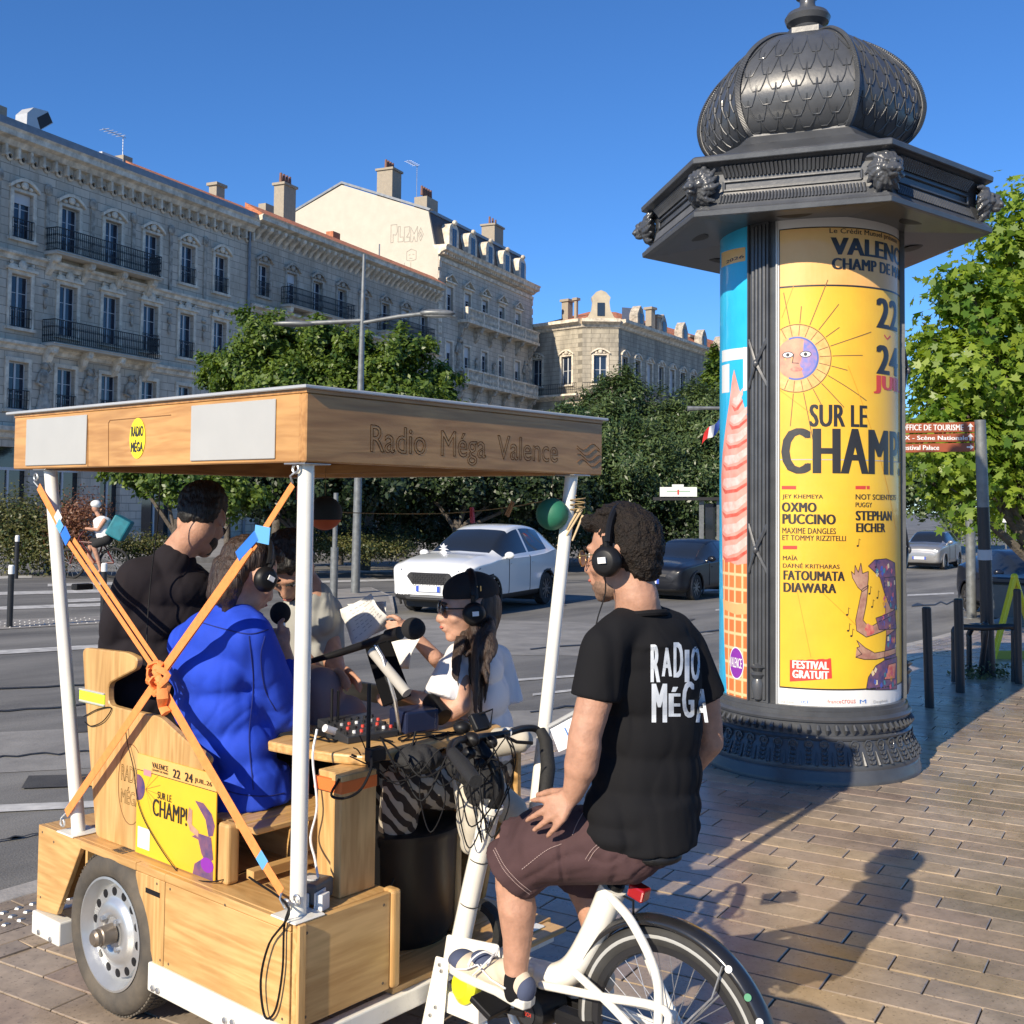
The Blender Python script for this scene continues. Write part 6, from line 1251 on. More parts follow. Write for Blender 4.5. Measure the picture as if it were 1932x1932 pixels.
# ---- things on the table
def thingmb(name, label, cat, loc): return empty(name, loc, label, cat)
FOAM = mat('black foam', (.012, .012, .013), .95, bump=.8, bs=260, dist=.003)
bm_ = empty('boom_microphone', at(590, 1390, Z=TZ), 'black microphone with foam cover on a long boom arm over the table', 'microphone')
XBm = 2.85
MB().tube([A(585, 1248, 2.8), A(640, 1232, XBm), A(700, 1212, XBm), A(735, 1200, XBm)], [.010, .014, .016, .017], 10).build('arm', BLACKP, bm_, smooth=True)
MB().tube([A(732, 1200, XBm), A(755, 1194, XBm)], .024, 14).build('microphone_body', BLACKP, bm_, smooth=True)
MB().ball(A(780, 1186, XBm), (.042, .046, .040), 20, 14).build('foam_cover', FOAM, bm_, smooth=True)
MB().tube([A(705, 1212, XBm), A(722, 1240, XBm), A(745, 1320, XBm), at(755, 1385, Z=TZ)], .007, 8).build('stand', STEEL, bm_, smooth=True)
rod = empty('cable_stand', at(690, 1425, Z=TZ), 'thin black upright stand clamped to the near table corner', 'stand')
MB().cone(A(694, 1440, 2.60), A(697, 1290, 2.60), .008, .007, 10).build('rod', BLACKP, rod, smooth=True); MB().box((2.585, 2.775, .90), (2.625, 2.797, 1.03)).box((2.57, 2.76, .985), (2.64, 2.797, 1.03)).build('clamp', BLACKP, rod, bevel=.004)
ant = empty('radio_receiver', at(635, 1385, Z=TZ), 'small black radio receiver with two upright aerials on the table', 'receiver')
p = at(632, 1390, Z=TZ); MB().box((p.x-.04, p.y, TZ), (p.x+.05, p.y+.08, TZ+.03)).build('housing', BLACKP, ant, bevel=.004); MB().cone(p+V(.0, .02, .03), p+V(0, .02, .17), .005, .005, 8).build('aerial', BLACKP, ant); MB().cone(p+V(.03, .02, .03), p+V(.03, .02, .16), .005, .005, 8).build('aerial', BLACKP, ant)
wc_ = MB(); p = at(625, 1382, Z=TZ+.03); wc_.tube([p+V(-.03, 0, .02), p+V(.03, 0, -.005)], .014, 10); tag(wc_.build('white_connector', mat('white plug plastic', (.72, .72, .70), .35), None, smooth=True), 'short white connector lying on the table beside the receiver', 'connector')
mixr = empty('audio_mixer', at(725, 1390, Z=TZ), 'audio mixer crowded with knobs in the middle of the table', 'mixer')
p = at(715, 1398, Z=TZ); Mm = Matrix.Translation(p) @ Matrix.Rotation(R(-8), 4, 'Z'); MB().hexa([Mm @ Vector(v) for v in ((-.12, .02, 0), (.10, .02, 0), (.10, .22, 0), (-.12, .22, 0), (-.12, .02, .025), (.10, .02, .025), (.10, .22, .06), (-.12, .22, .06))]).build('housing', mat('mixer black', (.03, .032, .035), .4), mixr, bevel=.003)
for i in range(7):
    for j in range(4):
        c = Mm @ Vector((-.105+.032*i, .05+.04*j, .025+.0065*j+.002)); MB().cone(c, c+V(0, 0, .012), .007, .006, 8).build('knob', [BLACKP, WHP, REDP, GREYP][(i*j+i) % 4], mixr, smooth=True)
bx = at(765, 1388, Z=TZ); Mb = Matrix.Translation(bx) @ Matrix.Rotation(R(-12), 4, 'Z')
bb = MB().box((-.0, 0, 0), (.15, .12, .085), Mb).build('navy_box', mat('navy blue box', (.012, .018, .05), .4), None, bevel=.01, seg=2); tag(bb, 'dark navy box standing on the table edge', 'box')
cn = empty('bottle', at(825, 1385, Z=TZ), 'black bottle with white lettering lying on the table next to the navy box', 'bottle'); p0 = bx+V(.17, -.03, .045); MB().lathe([(0, 0), (.035, .002), (.038, .01), (.038, .10), (.025, .12), (.016, .13), (.016, .15), (0, .15)], p0, n=20, axis=(.15, .7, .35)).build('body', BLACKP, cn, smooth=True)
cy = MB().cone((0, 0, 0), (0, 0, .001), .001, .001, 3)
lettering('PUNALUG', (0, 0, .08, .022), lambda u, v: at(820, 1345, X=2.83)+Vector((v*.3, .25*v, 0))+Vector((-.004, -.006, -u)) , WHP, cn, bold=.03)
tl = empty('tablet', at(735, 1385, Z=TZ), 'black tablet on a stand tilted towards the woman', 'tablet')
c = [A(688, 1222, 2.95), A(733, 1200, 3.0), A(775, 1312, 3.0), A(722, 1334, 2.93)]; n = (c[1]-c[0]).cross(c[3]-c[0]).normalized()*.012; MB().hexa([c[3], c[2], c[1], c[0], c[3]+n, c[2]+n, c[1]+n, c[0]+n]).build('screen', mat('matt black case', (.006, .006, .007), .9, spec=.08), tl, bevel=.004); MB().tube([(c[0]+c[1])/2, (c[2]+c[3])/2+V(0, 0, -.05), at(745, 1390, Z=TZ)], .008, 8).build('stand', BLACKP, tl, smooth=True)
rl_ = MB().tube([A(702, 1228, 2.86), A(768, 1308, 2.86)], .020, 14); tag(rl_.build('paper_roll', mat('grey card', (.42, .40, .36), .7), None, smooth=True), 'grey cardboard tube leaning in front of the tablet', 'tube')
# papers
def paper(label, pts, X, name='sheet_of_paper', lines=8, fold=.02, m=mat('printed paper', (.70, .69, .66), .7)):
    c = [A(x, y, X+d) for x, y, d in pts]; n = 8; mb = MB(); nrm = (c[1]-c[0]).cross(c[3]-c[0]).normalized()
    g = lambda u, v: c[0].lerp(c[1], u).lerp(c[3].lerp(c[2], u), v)+nrm*fold*(math.sin(u*3.2)+.5*math.sin(v*5+u*2))
    mb.v = [tuple(g(i/n, j/n)) for j in range(n+1) for i in range(n+1)]; mb.f = [(j*(n+1)+i, j*(n+1)+i+1, (j+1)*(n+1)+i+1, (j+1)*(n+1)+i) for j in range(n) for i in range(n)]
    root = empty(name, c[3], label, 'paper'); sh = mb.build('sheet', m, root, smooth=True); md = sh.modifiers.new('t', 'SOLIDIFY'); md.thickness = .0006
    random.seed(int(pts[0][0])); k = MB()
    s_ = 1 if nrm.dot(CAM-c[0]) > 0 else -1
    for i in range(lines):
        v = .12+.76*i/lines; 
        for w0 in np.arange(.1, .85, .12):
            if random.random() < .25: continue
            w1 = w0+random.uniform(.05, .11); k.add([g(w0, v)+nrm*s_*.0014, g(w1, v)+nrm*s_*.0014, g(w1, v+.022)+nrm*s_*.0014, g(w0, v+.022)+nrm*s_*.0014], [(0, 1, 2, 3)])
    if lines: k.build('print', GREYP, sh)
    return root
paper('printed sheet held up in the woman\'s raised hand', [(636, 1152, 0), (698, 1120, .02), (732, 1165, .05), (672, 1225, .02)], 3.10)
paper('second curled sheet behind the raised one', [(655, 1140, 0), (726, 1135, .02), (738, 1180, .05), (700, 1200, .02)], 3.16, lines=5)
paper('white sheet resting behind the tablet in front of the woman', [(690, 1212, 0), (790, 1204, .02), (770, 1262, .02), (735, 1262, 0)], 3.12, lines=0)
# lanterns and washing line inside the roof
STRN = mat('brown string', (.30, .21, .10), .8)
def lantern(name, label, c, r, m, m2=None):
    root = empty(name, c, label, 'lantern'); prof = []
    for j in range(37):
        t = math.pi*j/36; rr = r*math.sin(t)*(1+.012*math.cos(j*math.pi)); prof.append((max(.012, rr), r*math.cos(t)*.97))
    MB().lathe(prof, c, n=32).build('paper_shade', m, root, smooth=True, sharp=180)
    if m2: 
        pr = [(r*1.012*math.sin(math.pi*j/24), r*math.cos(math.pi*j/24)*.985) for j in range(15, 25)]; MB().lathe(pr, c, n=32).build('paper_band', m2, root, smooth=True)
    MB().tube([c+V(0, 0, r*.95), Vector((c.x, c.y, zr0+.03))], .0012, 5).build('thread', STRN, root)
lantern('paper_lantern', 'round dark green paper lantern hanging beside the right rear pole', A(1042, 970, 3.52), .066, mat('green paper', (.02, .15, .085), .6, var=.12, vs=9))
lantern('paper_lantern', 'round black paper lantern with orange underside hanging behind the near pole', A(613, 968, 3.3), .078, mat('black paper', (.018, .022, .022), .8), mat('orange red paper', (.55, .10, .03), .7))
ln = MB().tube([Vector(p) for p in cr_spline([A(600, 965, 3.55), A(720, 969, 3.58), A(850, 968, 3.6), A(960, 957, 3.6), A(1010, 948, 3.6), A(1088, 935, 3.6)], 6)], .0022, 6); tag(ln.build('washing_line', STRN, None), 'thin brown string stretched under the roof', 'string')
for px, py, lab, m, tl_ in ((891, 972, 'red clothes peg on the string above the white car', mat('red peg', (.55, .03, .04), .4), .1), (962, 960, 'wooden clothes peg on the string left of the green lantern', mat('peg wood', (.40, .20, .08), .6), -.5), (563, 930, 'red ribbon end near the far pole', mat('red peg', (.55, .03, .04), .4), 0)):
    c = A(px, py, 3.598); u = Vector((0, math.sin(tl_), math.cos(tl_))); s_ = Vector((0, u.z, -u.y)); q = MB(); 
    for s2 in (-1, 1): q.hexa([c-u*.034+s_*s2*.010-V(.005, 0, 0), c-u*.034+s_*s2*.004-V(.005, 0, 0), c+u*.034+s_*s2*.001-V(.005, 0, 0), c+u*.034+s_*s2*.008-V(.005, 0, 0), c-u*.034+s_*s2*.010+V(.005, 0, 0), c-u*.034+s_*s2*.004+V(.005, 0, 0), c+u*.034+s_*s2*.001+V(.005, 0, 0), c+u*.034+s_*s2*.008+V(.005, 0, 0)])
    q.tube([c+s_*.008*math.cos(a)+u*.008*math.sin(a)+u*.008 for a in np.linspace(0, 6.28, 9)[:-1]], .002, 5, closed=True); tag(q.build('clothes_peg', m, None), lab, 'clothes peg')
stk = empty('wooden_sticks', A(1080, 985, 3.62), 'pale wooden sticks tied to the right rear pole', 'sticks')
for a, b in (((1098, 962), (1066, 1015)), ((1094, 958), (1052, 1030)), ((1100, 972), (1080, 1020))): MB().cone(A(*a, 3.56), A(*b, 3.55), .005, .004, 6).build('stick', mat('pale stick wood', (.62, .47, .28), .7), stk)
MB().tube([A(1090, 965, 3.56)+V(.03*math.cos(t), .03*math.sin(t), .003*t) for t in np.linspace(0, 18, 40)], .0025, 5).build('tie', STRN, stk)
clip_ = MB().box((-.03, -.02, -.012), (.045, .02, .012), Matrix.Translation(A(152, 1107, 2.30))); tag(clip_.build('pole_clamp', BLACKP, None, bevel=.004), 'small black clamp on the far left pole', 'clamp')
# sign board hung at the rider's right
sg = empty('sign_board', A(1060, 1380, 2.98), 'small white framed notice board hanging behind the rider\'s arm', 'sign')
c = [A(1036, 1371, 2.98), A(1100, 1336, 3.02), A(1130, 1385, 3.03), A(1054, 1419, 2.98)]; n = (c[1]-c[0]).cross(c[3]-c[0]).normalized()*.006; MB().hexa([c[3], c[2], c[1], c[0], c[3]+n, c[2]+n, c[1]+n, c[0]+n]).build('board', mat('white board', (.74, .75, .78), .5), sg); MB().tube([c[0]-n, c[1]-n], .007, 6).build('top_edge', ALU, sg)
lettering('L.', (.35, .25, .5, .7), lambda u, v: c[0].lerp(c[1], u).lerp(c[3].lerp(c[2], u), 1-v)-n*.6, mat('blue print', (.03, .17, .55), .5), sg, bold=.01)
# ================================================================ CARGO BIKE (pushes the trailer)
XB = 2.80
BK = empty('cargo_bike', (XB, 2.2, 0), 'white electric cargo bike with a black rear mudguard, coupled behind the trailer', 'bicycle')
IVO = mat('ivory gloss frame paint', (.82, .79, .70), .22, coat=.6, var=.03, vs=12)
def B(px, py, X=XB): return at(px, py, X=X)
hub = Vector((XB, 1.745, .320)); RW = .320
def bikewheel(c, r, name='rear_wheel', parent=BK, spokes=36):
    ty = MB().lathe([(r-.055, -.014), (r-.045, -.020), (r-.02, -.023), (r-.004, -.014), (r, 0), (r-.004, .014), (r-.02, .023), (r-.045, .020), (r-.055, .014)], c, n=72, axis=(1, 0, 0)).build(name, mat('grey dusty bike tyre', (.035, .034, .032), .75, var=.25, vs=9, bump=.3, bs=80, dist=.003), parent, smooth=True, sharp=80)
    rm = MB().lathe([(r-.055, -.013), (r-.075, -.013), (r-.080, 0), (r-.075, .013), (r-.055, .013)], c, n=72, axis=(1, 0, 0)).build('rim', mat('black rim', (.03, .03, .032), .35, .3), ty, smooth=True); MB().lathe([(r-.034, -.0225), (r-.031, -.0232), (r-.026, -.0232), (r-.023, -.0222)], c, n=72, axis=(1, 0, 0)).build('reflex_stripe', mat('grey reflex stripe', (.4, .4, .38), .4), ty, smooth=True)
    MB().cone(c-V(.035, 0, 0), c+V(.035, 0, 0), .024, .024, 16).build('hub', STEEL, ty, smooth=True)
    sp_ = MB()
    for i in range(spokes):
        a = 2*math.pi*i/spokes; b = a+(.5 if i % 2 else -.5); s_ = .03 if i % 4 < 2 else -.03; sp_.cone(c+Vector((s_, .022*math.cos(b), .022*math.sin(b))), c+Vector((0, (r-.078)*math.cos(a), (r-.078)*math.sin(a))), .0013, .0013, 4, caps=False)
    sp_.build('spokes', STEEL, ty)
    return ty
bikewheel(hub, RW)
BLKM = mat('glossy black mudguard', (.015, .015, .016), .28, coat=.5, var=.2, vs=8)
a0_, a1_ = R(-38), R(150)   # angle from -Y (rear) up and over to the front
mg = MB(); n = 48; vs = []
for i in range(n+1):
    a = a0_+(a1_-a0_)*i/n
    for w, dr in ((-.036, -.016), (-.030, -.003), (-.015, .006), (0, .009), (.015, .006), (.030, -.003), (.036, -.016)): rr = RW+.022+dr; vs.append(hub+Vector((w, -rr*math.cos(a), rr*math.sin(a))))
mg.v = [tuple(v) for v in vs]; mg.f = [(i*7+k, i*7+k+1, (i+1)*7+k+1, (i+1)*7+k) for i in range(n) for k in range(6)]
gd = mg.build('mudguard', BLKM, BK, smooth=True, sharp=120); md = gd.modifiers.new('t', 'SOLIDIFY'); md.thickness = .003
for i, (adeg, m) in enumerate(((52, WHP), (38, mat('green sticker', (.05, .25, .12), .5)), (27, WHP), (8, GREYP))):
    a = R(adeg); rr = RW+.022-.004; c = hub+Vector((-.033, -rr*math.cos(a), rr*math.sin(a))); ax = Vector((-1, -.5*math.cos(a), .5*math.sin(a))); MB().lathe([(.010, .0), (.010, .0035), (0, .0035)], c, n=14, axis=ax).build('sticker', m, gd)
for s_ in (-1, 1): MB().tube([hub+V(s_*.05, 0, 0), hub+Vector((s_*.04, -.24*math.cos(R(48)), .24*math.sin(R(48)))), hub+Vector((s_*.034, -(RW+.01)*math.cos(R(55)), (RW+.01)*math.sin(R(55))))], .003, 6).build('mudguard_stay', STEEL, gd)
dk = hub+V(-.075, 0, 0)
def ftube(pts, r, name='frame_tube', n=16, m=IVO): return MB().tube([Vector(p) for p in cr_spline(pts, 6)], r, n).build(name, m, BK, smooth=True)
# frame: head tube, low bridge, seat mast, stays
ftube([B(925, 1527), B(895, 1655), B(866, 1790)], .034, 'head_tube'); MB().lathe([(.036, 0), (.040, .004), (.040, .022), (.034, .024)], B(925, 1530), n=24, axis=tuple(B(925, 1530)-B(895, 1655))).build('headset', IVO, BK, smooth=True)
ftube([B(1158, 1672), B(1120, 1762), B(1085, 1822), B(1050, 1843), B(1022, 1838)], .042, 'seat_tube', 20); ftube([B(1045, 1836), B(990, 1822), B(905, 1795)], .030, 'down_tube')
MB().hexa([B(843, 1762, XB-.04), B(942, 1782, XB-.04), B(945, 1815, XB-.04), B(832, 1838, XB-.04), B(843, 1762, XB+.04), B(942, 1782, XB+.04), B(945, 1815, XB+.04), B(832, 1838, XB+.04)]).build('head_box', IVO, BK, bevel=.008, seg=2)
MB().hexa([B(822, 1803, XB-.06), B(848, 1810, XB-.06), B(836, 1945, XB-.06), B(795, 1935, XB-.06), B(822, 1803, XB-.05), B(848, 1810, XB-.05), B(836, 1945, XB-.05), B(795, 1935, XB-.05)]).build('coupling_plate', IVO, BK, bevel=.006, seg=2)
for px, py in ((833, 1832), (812, 1915), (822, 1900), (830, 1820)): MB().lathe([(.007, 0), (.006, .005), (0, .005)], B(px, py, XB-.061), n=6, axis=(-1, 0, 0)).build('bolt', STEEL, BK)
MB().beam((XB-.01, 2.66, .20), (XB-.01, 2.44, .20), .07, .07).build('coupling_arm', IVO, BK, bevel=.004)
for s_ in (-1, 1):
    x = XB+s_*.068
    ftube([B(1020, 1858, x), B(1120, 1878, x), B(1255, 1907, x), (x, hub.y, hub.z)], .0125, 'chain_stay'); ftube([B(1150, 1690, XB+s_*.03), B(1195, 1745, x), B(1240, 1850, x), (x, hub.y, hub.z)], .0135, 'seat_stay')
    ftube([B(1085, 1835, x), B(1150, 1895, x), (x, hub.y+.01, hub.z-.01)], .012, 'frame_stay')
MB().cone(hub-V(.085, 0, 0), hub+V(.085, 0, 0), .010, .010, 10).build('axle', STEEL, BK, smooth=True); MB().lathe([(.045, 0), (.05, .004), (.045, .008), (0, .008)], hub-V(.06, 0, 0), n=24, axis=(-1, 0, 0)).build('brake_disc', STEEL, BK)
MB().cone(B(1163, 1668), B(1195, 1592), .0145, .0145, 14).build('seat_post', BLACKP, BK, smooth=True); MB().lathe([(.026, 0), (.026, .018), (.018, .022)], B(1160, 1675), n=18, axis=tuple(B(1195, 1592)-B(1163, 1668))).build('seat_clamp', BLACKP, BK, smooth=True)
sd = B(1195, 1600); organic('saddle', [('b', sd+V(0, -.06, 0), (.085, .10, .03)), ('c', sd+V(0, .0, .0), sd+V(0, .16, -.005), .04, .022)], BLACKP, BK, voxel=.01, smooth=4)
MB().tube([B(1166, 1685, XB), B(1195, 1700, XB), B(1195, 1725, XB)], .004, 6).build('light_bracket', BLACKP, BK); TLc = B(1202, 1680, XB); MB().box((-.022, -.035, -.020), (.022, .020, .020), Matrix.Translation(TLc) @ Matrix.Rotation(R(15), 4, 'X')).build('tail_light', mat('red lens', (.32, .008, .01), .15, coat=.6), BK, bevel=.006, seg=2)
mt = B(1022, 1896); MB().lathe([(.0, -.075), (.04, -.075), (.058, -.065), (.062, -.03), (.062, .05), (.045, .07), (0, .07)], mt, n=32, axis=(1, 0, 0)).build('motor', BLACKP, BK, smooth=True); MB().lathe([(.034, 0), (.034, .003), (.0, .003)], mt+V(-.0765, 0, 0), n=24, axis=(-1, 0, 0)).build('motor_cover', mat('dark motor cover', (.03, .03, .032), .3), BK)
lettering('BOSCH', (-.022, -.006, .022, .006), lambda u, v: mt+Vector((-.0805, -u, v)), REDP, BK, bold=.03)
MB().box((mt.x-.03, mt.y-.22, mt.z-.03), (mt.x+.03, mt.y-.065, mt.z+.015)).build('chain_guard', BLACKP, BK, bevel=.01)
MB().beam(mt+V(-.085, 0, 0), B(930, 1900, 2.70), .018, .016).build('crank', BLACKP, BK, bevel=.004); MB().beam(mt+V(.085, 0, 0), B(1105, 1895, 2.90), .018, .016).build('crank', BLACKP, BK, bevel=.004)
ped = B(925, 1893, 2.655); MB().box((-.05, -.045, -.010), (.05, .045, .010), Matrix.Translation(ped) @ Matrix.Rotation(R(25), 4, 'X')).build('pedal', BLACKP, BK, bevel=.003); MB().box((-.05, -.045, -.010), (.05, .045, .010), Matrix.Translation(B(1108, 1890, 2.93))).build('pedal', BLACKP, BK, bevel=.003)
MB().lathe([(0, -.03), (.045, -.03), (.058, -.012), (.06, .01), (.04, .03), (0, .03)], B(880, 1858, XB-.03), n=28, axis=(-1, .2, .25)).build('horn_cap', mat('bright yellow plastic', (.72, .70, .02), .35), BK, smooth=True)
for pts in ([B(905, 1800, XB-.05), B(880, 1850, XB-.03), B(870, 1900), B(900, 1935)], [B(850, 1850, XB-.05), B(900, 1910), B(960, 1915), B(1000, 1900)]): MB().tube(cr_spline(pts, 6), .006, 6).build('brake_hose', CABLE, BK, smooth=True)
for px, py in ((950, 1840), (890, 1935)): MB().cone(B(px, 1870, XB), B(px+25, 1940, XB), .014, .014, 10).build('front_strut', IVO, BK, smooth=True)
# cockpit: curved stem, swept bar with grips, levers, display, bell
ftube([B(927, 1530), B(940, 1500), B(938, 1460), B(920, 1425), B(900, 1400)], .019, 'stem', m=BLACKP)
bar = [B(872, 1440, 2.42), B(850, 1425, 2.48), B(858, 1400, 2.58), B(900, 1392, 2.78), B(950, 1385, 2.92), B(985, 1375, 3.05), B(1012, 1376, 3.12), B(1026, 1395, 3.12)]
ftube(bar, .0125, 'handlebar', m=BLACKP); MB().tube([B(1020, 1378, 3.12), B(1030, 1400, 3.11), B(1034, 1450, 3.05), B(1028, 1500, 3.0)], [.018, .024, .026, .024], 14).build('grip', BLACKM, BK, smooth=True); MB().tube([B(855, 1422, 2.48), B(872, 1442, 2.42), B(898, 1475, 2.36)], [.019, .022, .020], 14).build('grip', BLACKM, BK, smooth=True)
MB().box((-.035, -.012, -.03), (.035, .012, .03), Matrix.Translation(B(905, 1362, 2.78)) @ Matrix.Rotation(R(-35), 4, 'X')).build('display', BLACKP, BK, bevel=.006, seg=2); MB().tube([B(890, 1365, 2.76)+V(.0, 0, .02), B(918, 1352, 2.79)+V(.03, 0, .02), B(925, 1372, 2.8)], .004, 6).build('display_bracket', BLACKP, BK)
MB().ball(B(872, 1372, 2.74), (.030, .030, .022), 16, 10).build('bell', BLACKP, BK, smooth=True); MB().lathe([(.0, .0), (.018, .002), (.018, .010), (0, .012)], B(957, 1382, 2.95), n=16, axis=(-1, -.6, .2)).build('bar_end_cap', mat('clear grey plastic', (.5, .5, .5), .15), BK, smooth=True)
for c, s in ((B(885, 1420, 2.7), .02), (B(905, 1440, 2.76), .018), (B(890, 1395, 2.7), .024), (B(925, 1400, 2.84), .022), (B(862, 1410, 2.6), .018)): MB().ball(c, (s, s*1.3, s), 10, 8).build('lever_mount', BLACKP, BK, smooth=True)
for pts in ([B(890, 1420, 2.7), B(870, 1440, 2.64), B(862, 1470, 2.6)], [B(950, 1388, 2.9), B(975, 1400, 2.95), B(1005, 1402, 3.0)]): MB().tube(pts, .006, 6).build('brake_lever', BLACKP, BK, smooth=True)
for i in range(7):
    random.seed(50+i); p0 = B(random.uniform(875, 960), random.uniform(1385, 1405), 2.74); p3 = B(random.uniform(905, 930), 1540+random.uniform(0, 60), XB-.04); m_ = (p0+p3)/2+V(random.uniform(-.06, .06), random.uniform(-.08, .08), random.uniform(-.03, .03)); MB().tube(cr_spline([p0, p0+V(0, -.03, -.05), m_, p3], 6), .0024, 6).build('bowden_cable', CABLE, BK, smooth=True)
for py, in ((1620,), (1703,)): 
    c = B(905-(py-1620)*.22, py); ax = B(925, 1527)-B(866, 1790); MB().lathe([(.0345, -.002), (.0362, 0), (.0345, .002)], c, n=20, axis=tuple(ax)).build('cable_tie', BLACKP, BK)
# dark small wheel guard of the coupling visible behind the head tube
MB().lathe([(.07, -.02), (.095, -.02), (.10, 0), (.095, .02), (.07, .02), (.07, -.02)], B(905, 1752, 2.93), n=32, axis=(1, .1, 0)).build('guide_wheel', BLACKM, BK, smooth=True)
# ================================================================ PEOPLE
HAIRK = mat('black hair', (.010, .009, .008), .55, var=.5, vs=60, bump=1, bs=110, dist=.006, stretch=(1, 1, .35)); HAIRB = mat('dark brown wavy hair', (.006, .0045, .0035), .65, c2=(.020, .013, .009), vs=60, bump=1, bs=140, dist=.01, spec=.3); HAIRL = mat('long brown hair', (.014, .008, .006), .5, c2=(.050, .027, .017), vs=30, bump=1, bs=70, dist=.006, stretch=(3, 3, .25))
BEARD = mat('short stubble', (.20, .12, .08), .8, var=.3, vs=120); LIP = mat('lips', (.42, .13, .10), .45, sub=.1); EYEW = mat('eye white', (.7, .68, .65), .2); LENS = mat('tinted lens', (.015, .015, .018), .05, spec=.8); GOLD = mat('thin gold wire', (.55, .38, .16), .3, .9)
def fmat(c, f, up=(0, 0, 1), s=1.):
    f = Vector(f).normalized(); up = Vector(up); x = f.cross(up).normalized(); u = x.cross(f).normalized()
    return Matrix.Translation(Vector(c)) @ Matrix((x, f, u)).transposed().to_4x4() @ Matrix.Scale(s, 4)
def M3(M): return M.to_3x3().to_4x4()
def headprims(M, neck=None, fem=False):
    L = lambda x, y, z: M @ Vector((x, y, z)); Q = M3(M); b = lambda c, r: ('b', L(*c), r, Q)
    j = .9 if fem else 1
    pr = [b((0, -.012, .035), (.076, .096, .088)), b((0, .030, -.005), (.064, .066, .085)), b((0, .030, -.062), (.052*j, .052, .045)), b((0, .066, -.090), (.026*j, .022, .020)), b((0, .078, .032), (.052, .018, .013)), b((0, .082, -.058), (.024, .016, .018)),
          ('s', [(L(0, .088, .018), .009), (L(0, .108, -.018), .011), (L(0, .110, -.028), .012)]), b((.013, .098, -.029), (.009, .011, .008)), b((-.013, .098, -.029), (.009, .011, .008)), b((.040, .056, -.022), (.025, .024, .022)), b((-.040, .056, -.022), (.025, .024, .022)),
          b((0, .094, -.049), (.020, .010, .006)), b((0, .092, -.063), (.019, .011, .007))]
    for s_ in (-1, 1): pr += [b((s_*.077, -.012, -.004), (.009, .018, .028)), b((s_*.078, -.014, .012), (.008, .015, .016))]
    return pr
def face(root, M, skin, brow=HAIRK, glasses=None):
    L = lambda x, y, z: M @ Vector((x, y, z)); Q = M3(M)
    for s_ in (-1, 1):
        MB().ball(L(s_*.030, .078, .012), .0115, 12, 8).build('eye', EYEW, root, smooth=True); MB().ball(L(s_*.030, .0865, .011), .0052, 8, 6).build('iris', BLACKP, root, smooth=True)
        MB().tube([L(s_*.014, .098, .028), L(s_*.030, .099, .034), L(s_*.048, .086, .030)], .0042*M.to_scale().x, 6).build('eyebrow', brow, root, smooth=True)
    MB().ball(L(0, .099, -.055), (.018, .008, .006), 12, 8, Q).build('lips', LIP, root, smooth=True)
    if glasses:
        lens, fr, rx, rz = glasses
        for s_ in (-1, 1):
            MB().tube([L(s_*(.033+rx*math.cos(a)), .108-.25*abs(math.cos(a))*.03*(1 if math.cos(a)*1 > 0 else 0), .006+rz*math.sin(a)) for a in np.linspace(0, 2*math.pi, 19)[:-1]], .0022, 6, closed=True).build('glasses_rim', fr, root, smooth=True)
            MB().lathe([(rx*.98, 0), (0, .003)], L(s_*.033, .107, .006), n=18, axis=tuple(M.to_3x3() @ Vector((0, 1, 0)))).build('lens', lens, root, smooth=True)
            MB().tube([L(s_*(.033+rx), .106, .012), L(s_*.074, .07, .014), L(s_*.083, .0, .012)], .0020, 6).build('glasses_arm', fr, root, smooth=True)
def headphones(M, parent, label=None):
    L = lambda x, y, z: M @ Vector((x, y, z)); ax = M.to_3x3() @ Vector((1, 0, 0)); root = parent
    arc = [L(.098*math.cos(a), -.004-.006*math.sin(a), .018+.118*math.sin(a)) for a in np.linspace(R(12), R(168), 18)]
    hb = MB().tube(arc, .011, 8, flat=1.5).build('headband', BLACKP, root, smooth=True)
    for s_ in (-1, 1):
        c = L(s_*.088, .0, -.006); e = Vector(tuple(ax))*s_; sc = M.to_scale().x
        cup = MB().lathe([(0, .0), (.036*sc, 0), (.041*sc, .008*sc), (.040*sc, .022*sc), (.030*sc, .034*sc), (.026*sc, .036*sc), (0, .036*sc)], c, n=28, axis=tuple(e)).build('ear_cup', BLACKP, root, smooth=True, sharp=50)
        MB().box((-.010*sc, -.003*sc, -.004*sc), (.010*sc, .001*sc, .010*sc), Matrix.Translation(c+e*.038*sc) @ M3(M) @ Matrix.Rotation(R(90), 4, 'Z')).build('print', WHP, cup)
        MB().tube([L(s_*.096, .0, .03), L(s_*.100, .0, .06)], .010, 8).build('yoke', BLACKP, root, smooth=True)
def hairfn(amp, fr): return lambda p, n: amp*(noise.noise(p*fr)+.5*noise.noise(p*fr*2.3))
def person(label, loc): return empty('person', loc, label, 'person')
def hand(prims, wrist, knuck, tips, r=.0088, thumb=None, palm=.022):
    """wrist point, four knuckles, four finger tips"""
    kc = sum((Vector(k) for k in knuck), Vector())/4; up = Vector((0, 0, 1))
    for k in knuck: prims.append(('s', [(wrist, palm*.9), ((Vector(wrist)+Vector(k))/2, palm*.72), (k, r*1.35)]))
    for k, t in zip(knuck, tips):
        k, t = Vector(k), Vector(t); L_ = (t-k).length; bow = (CAM-k).normalized()*.10*L_
        prims.append(('s', [(k, r*1.25), (k.lerp(t, .42)+bow, r*1.08), (k.lerp(t, .74)+bow*.7, r*.95), (t, r*.80)]))
    if thumb: a, b, c = [Vector(q) for q in thumb]; prims.append(('s', [(Vector(wrist).lerp(a, .4), palm*.7), (a, r*1.5), (b, r*1.25), (c, r*.95)]))
    return prims
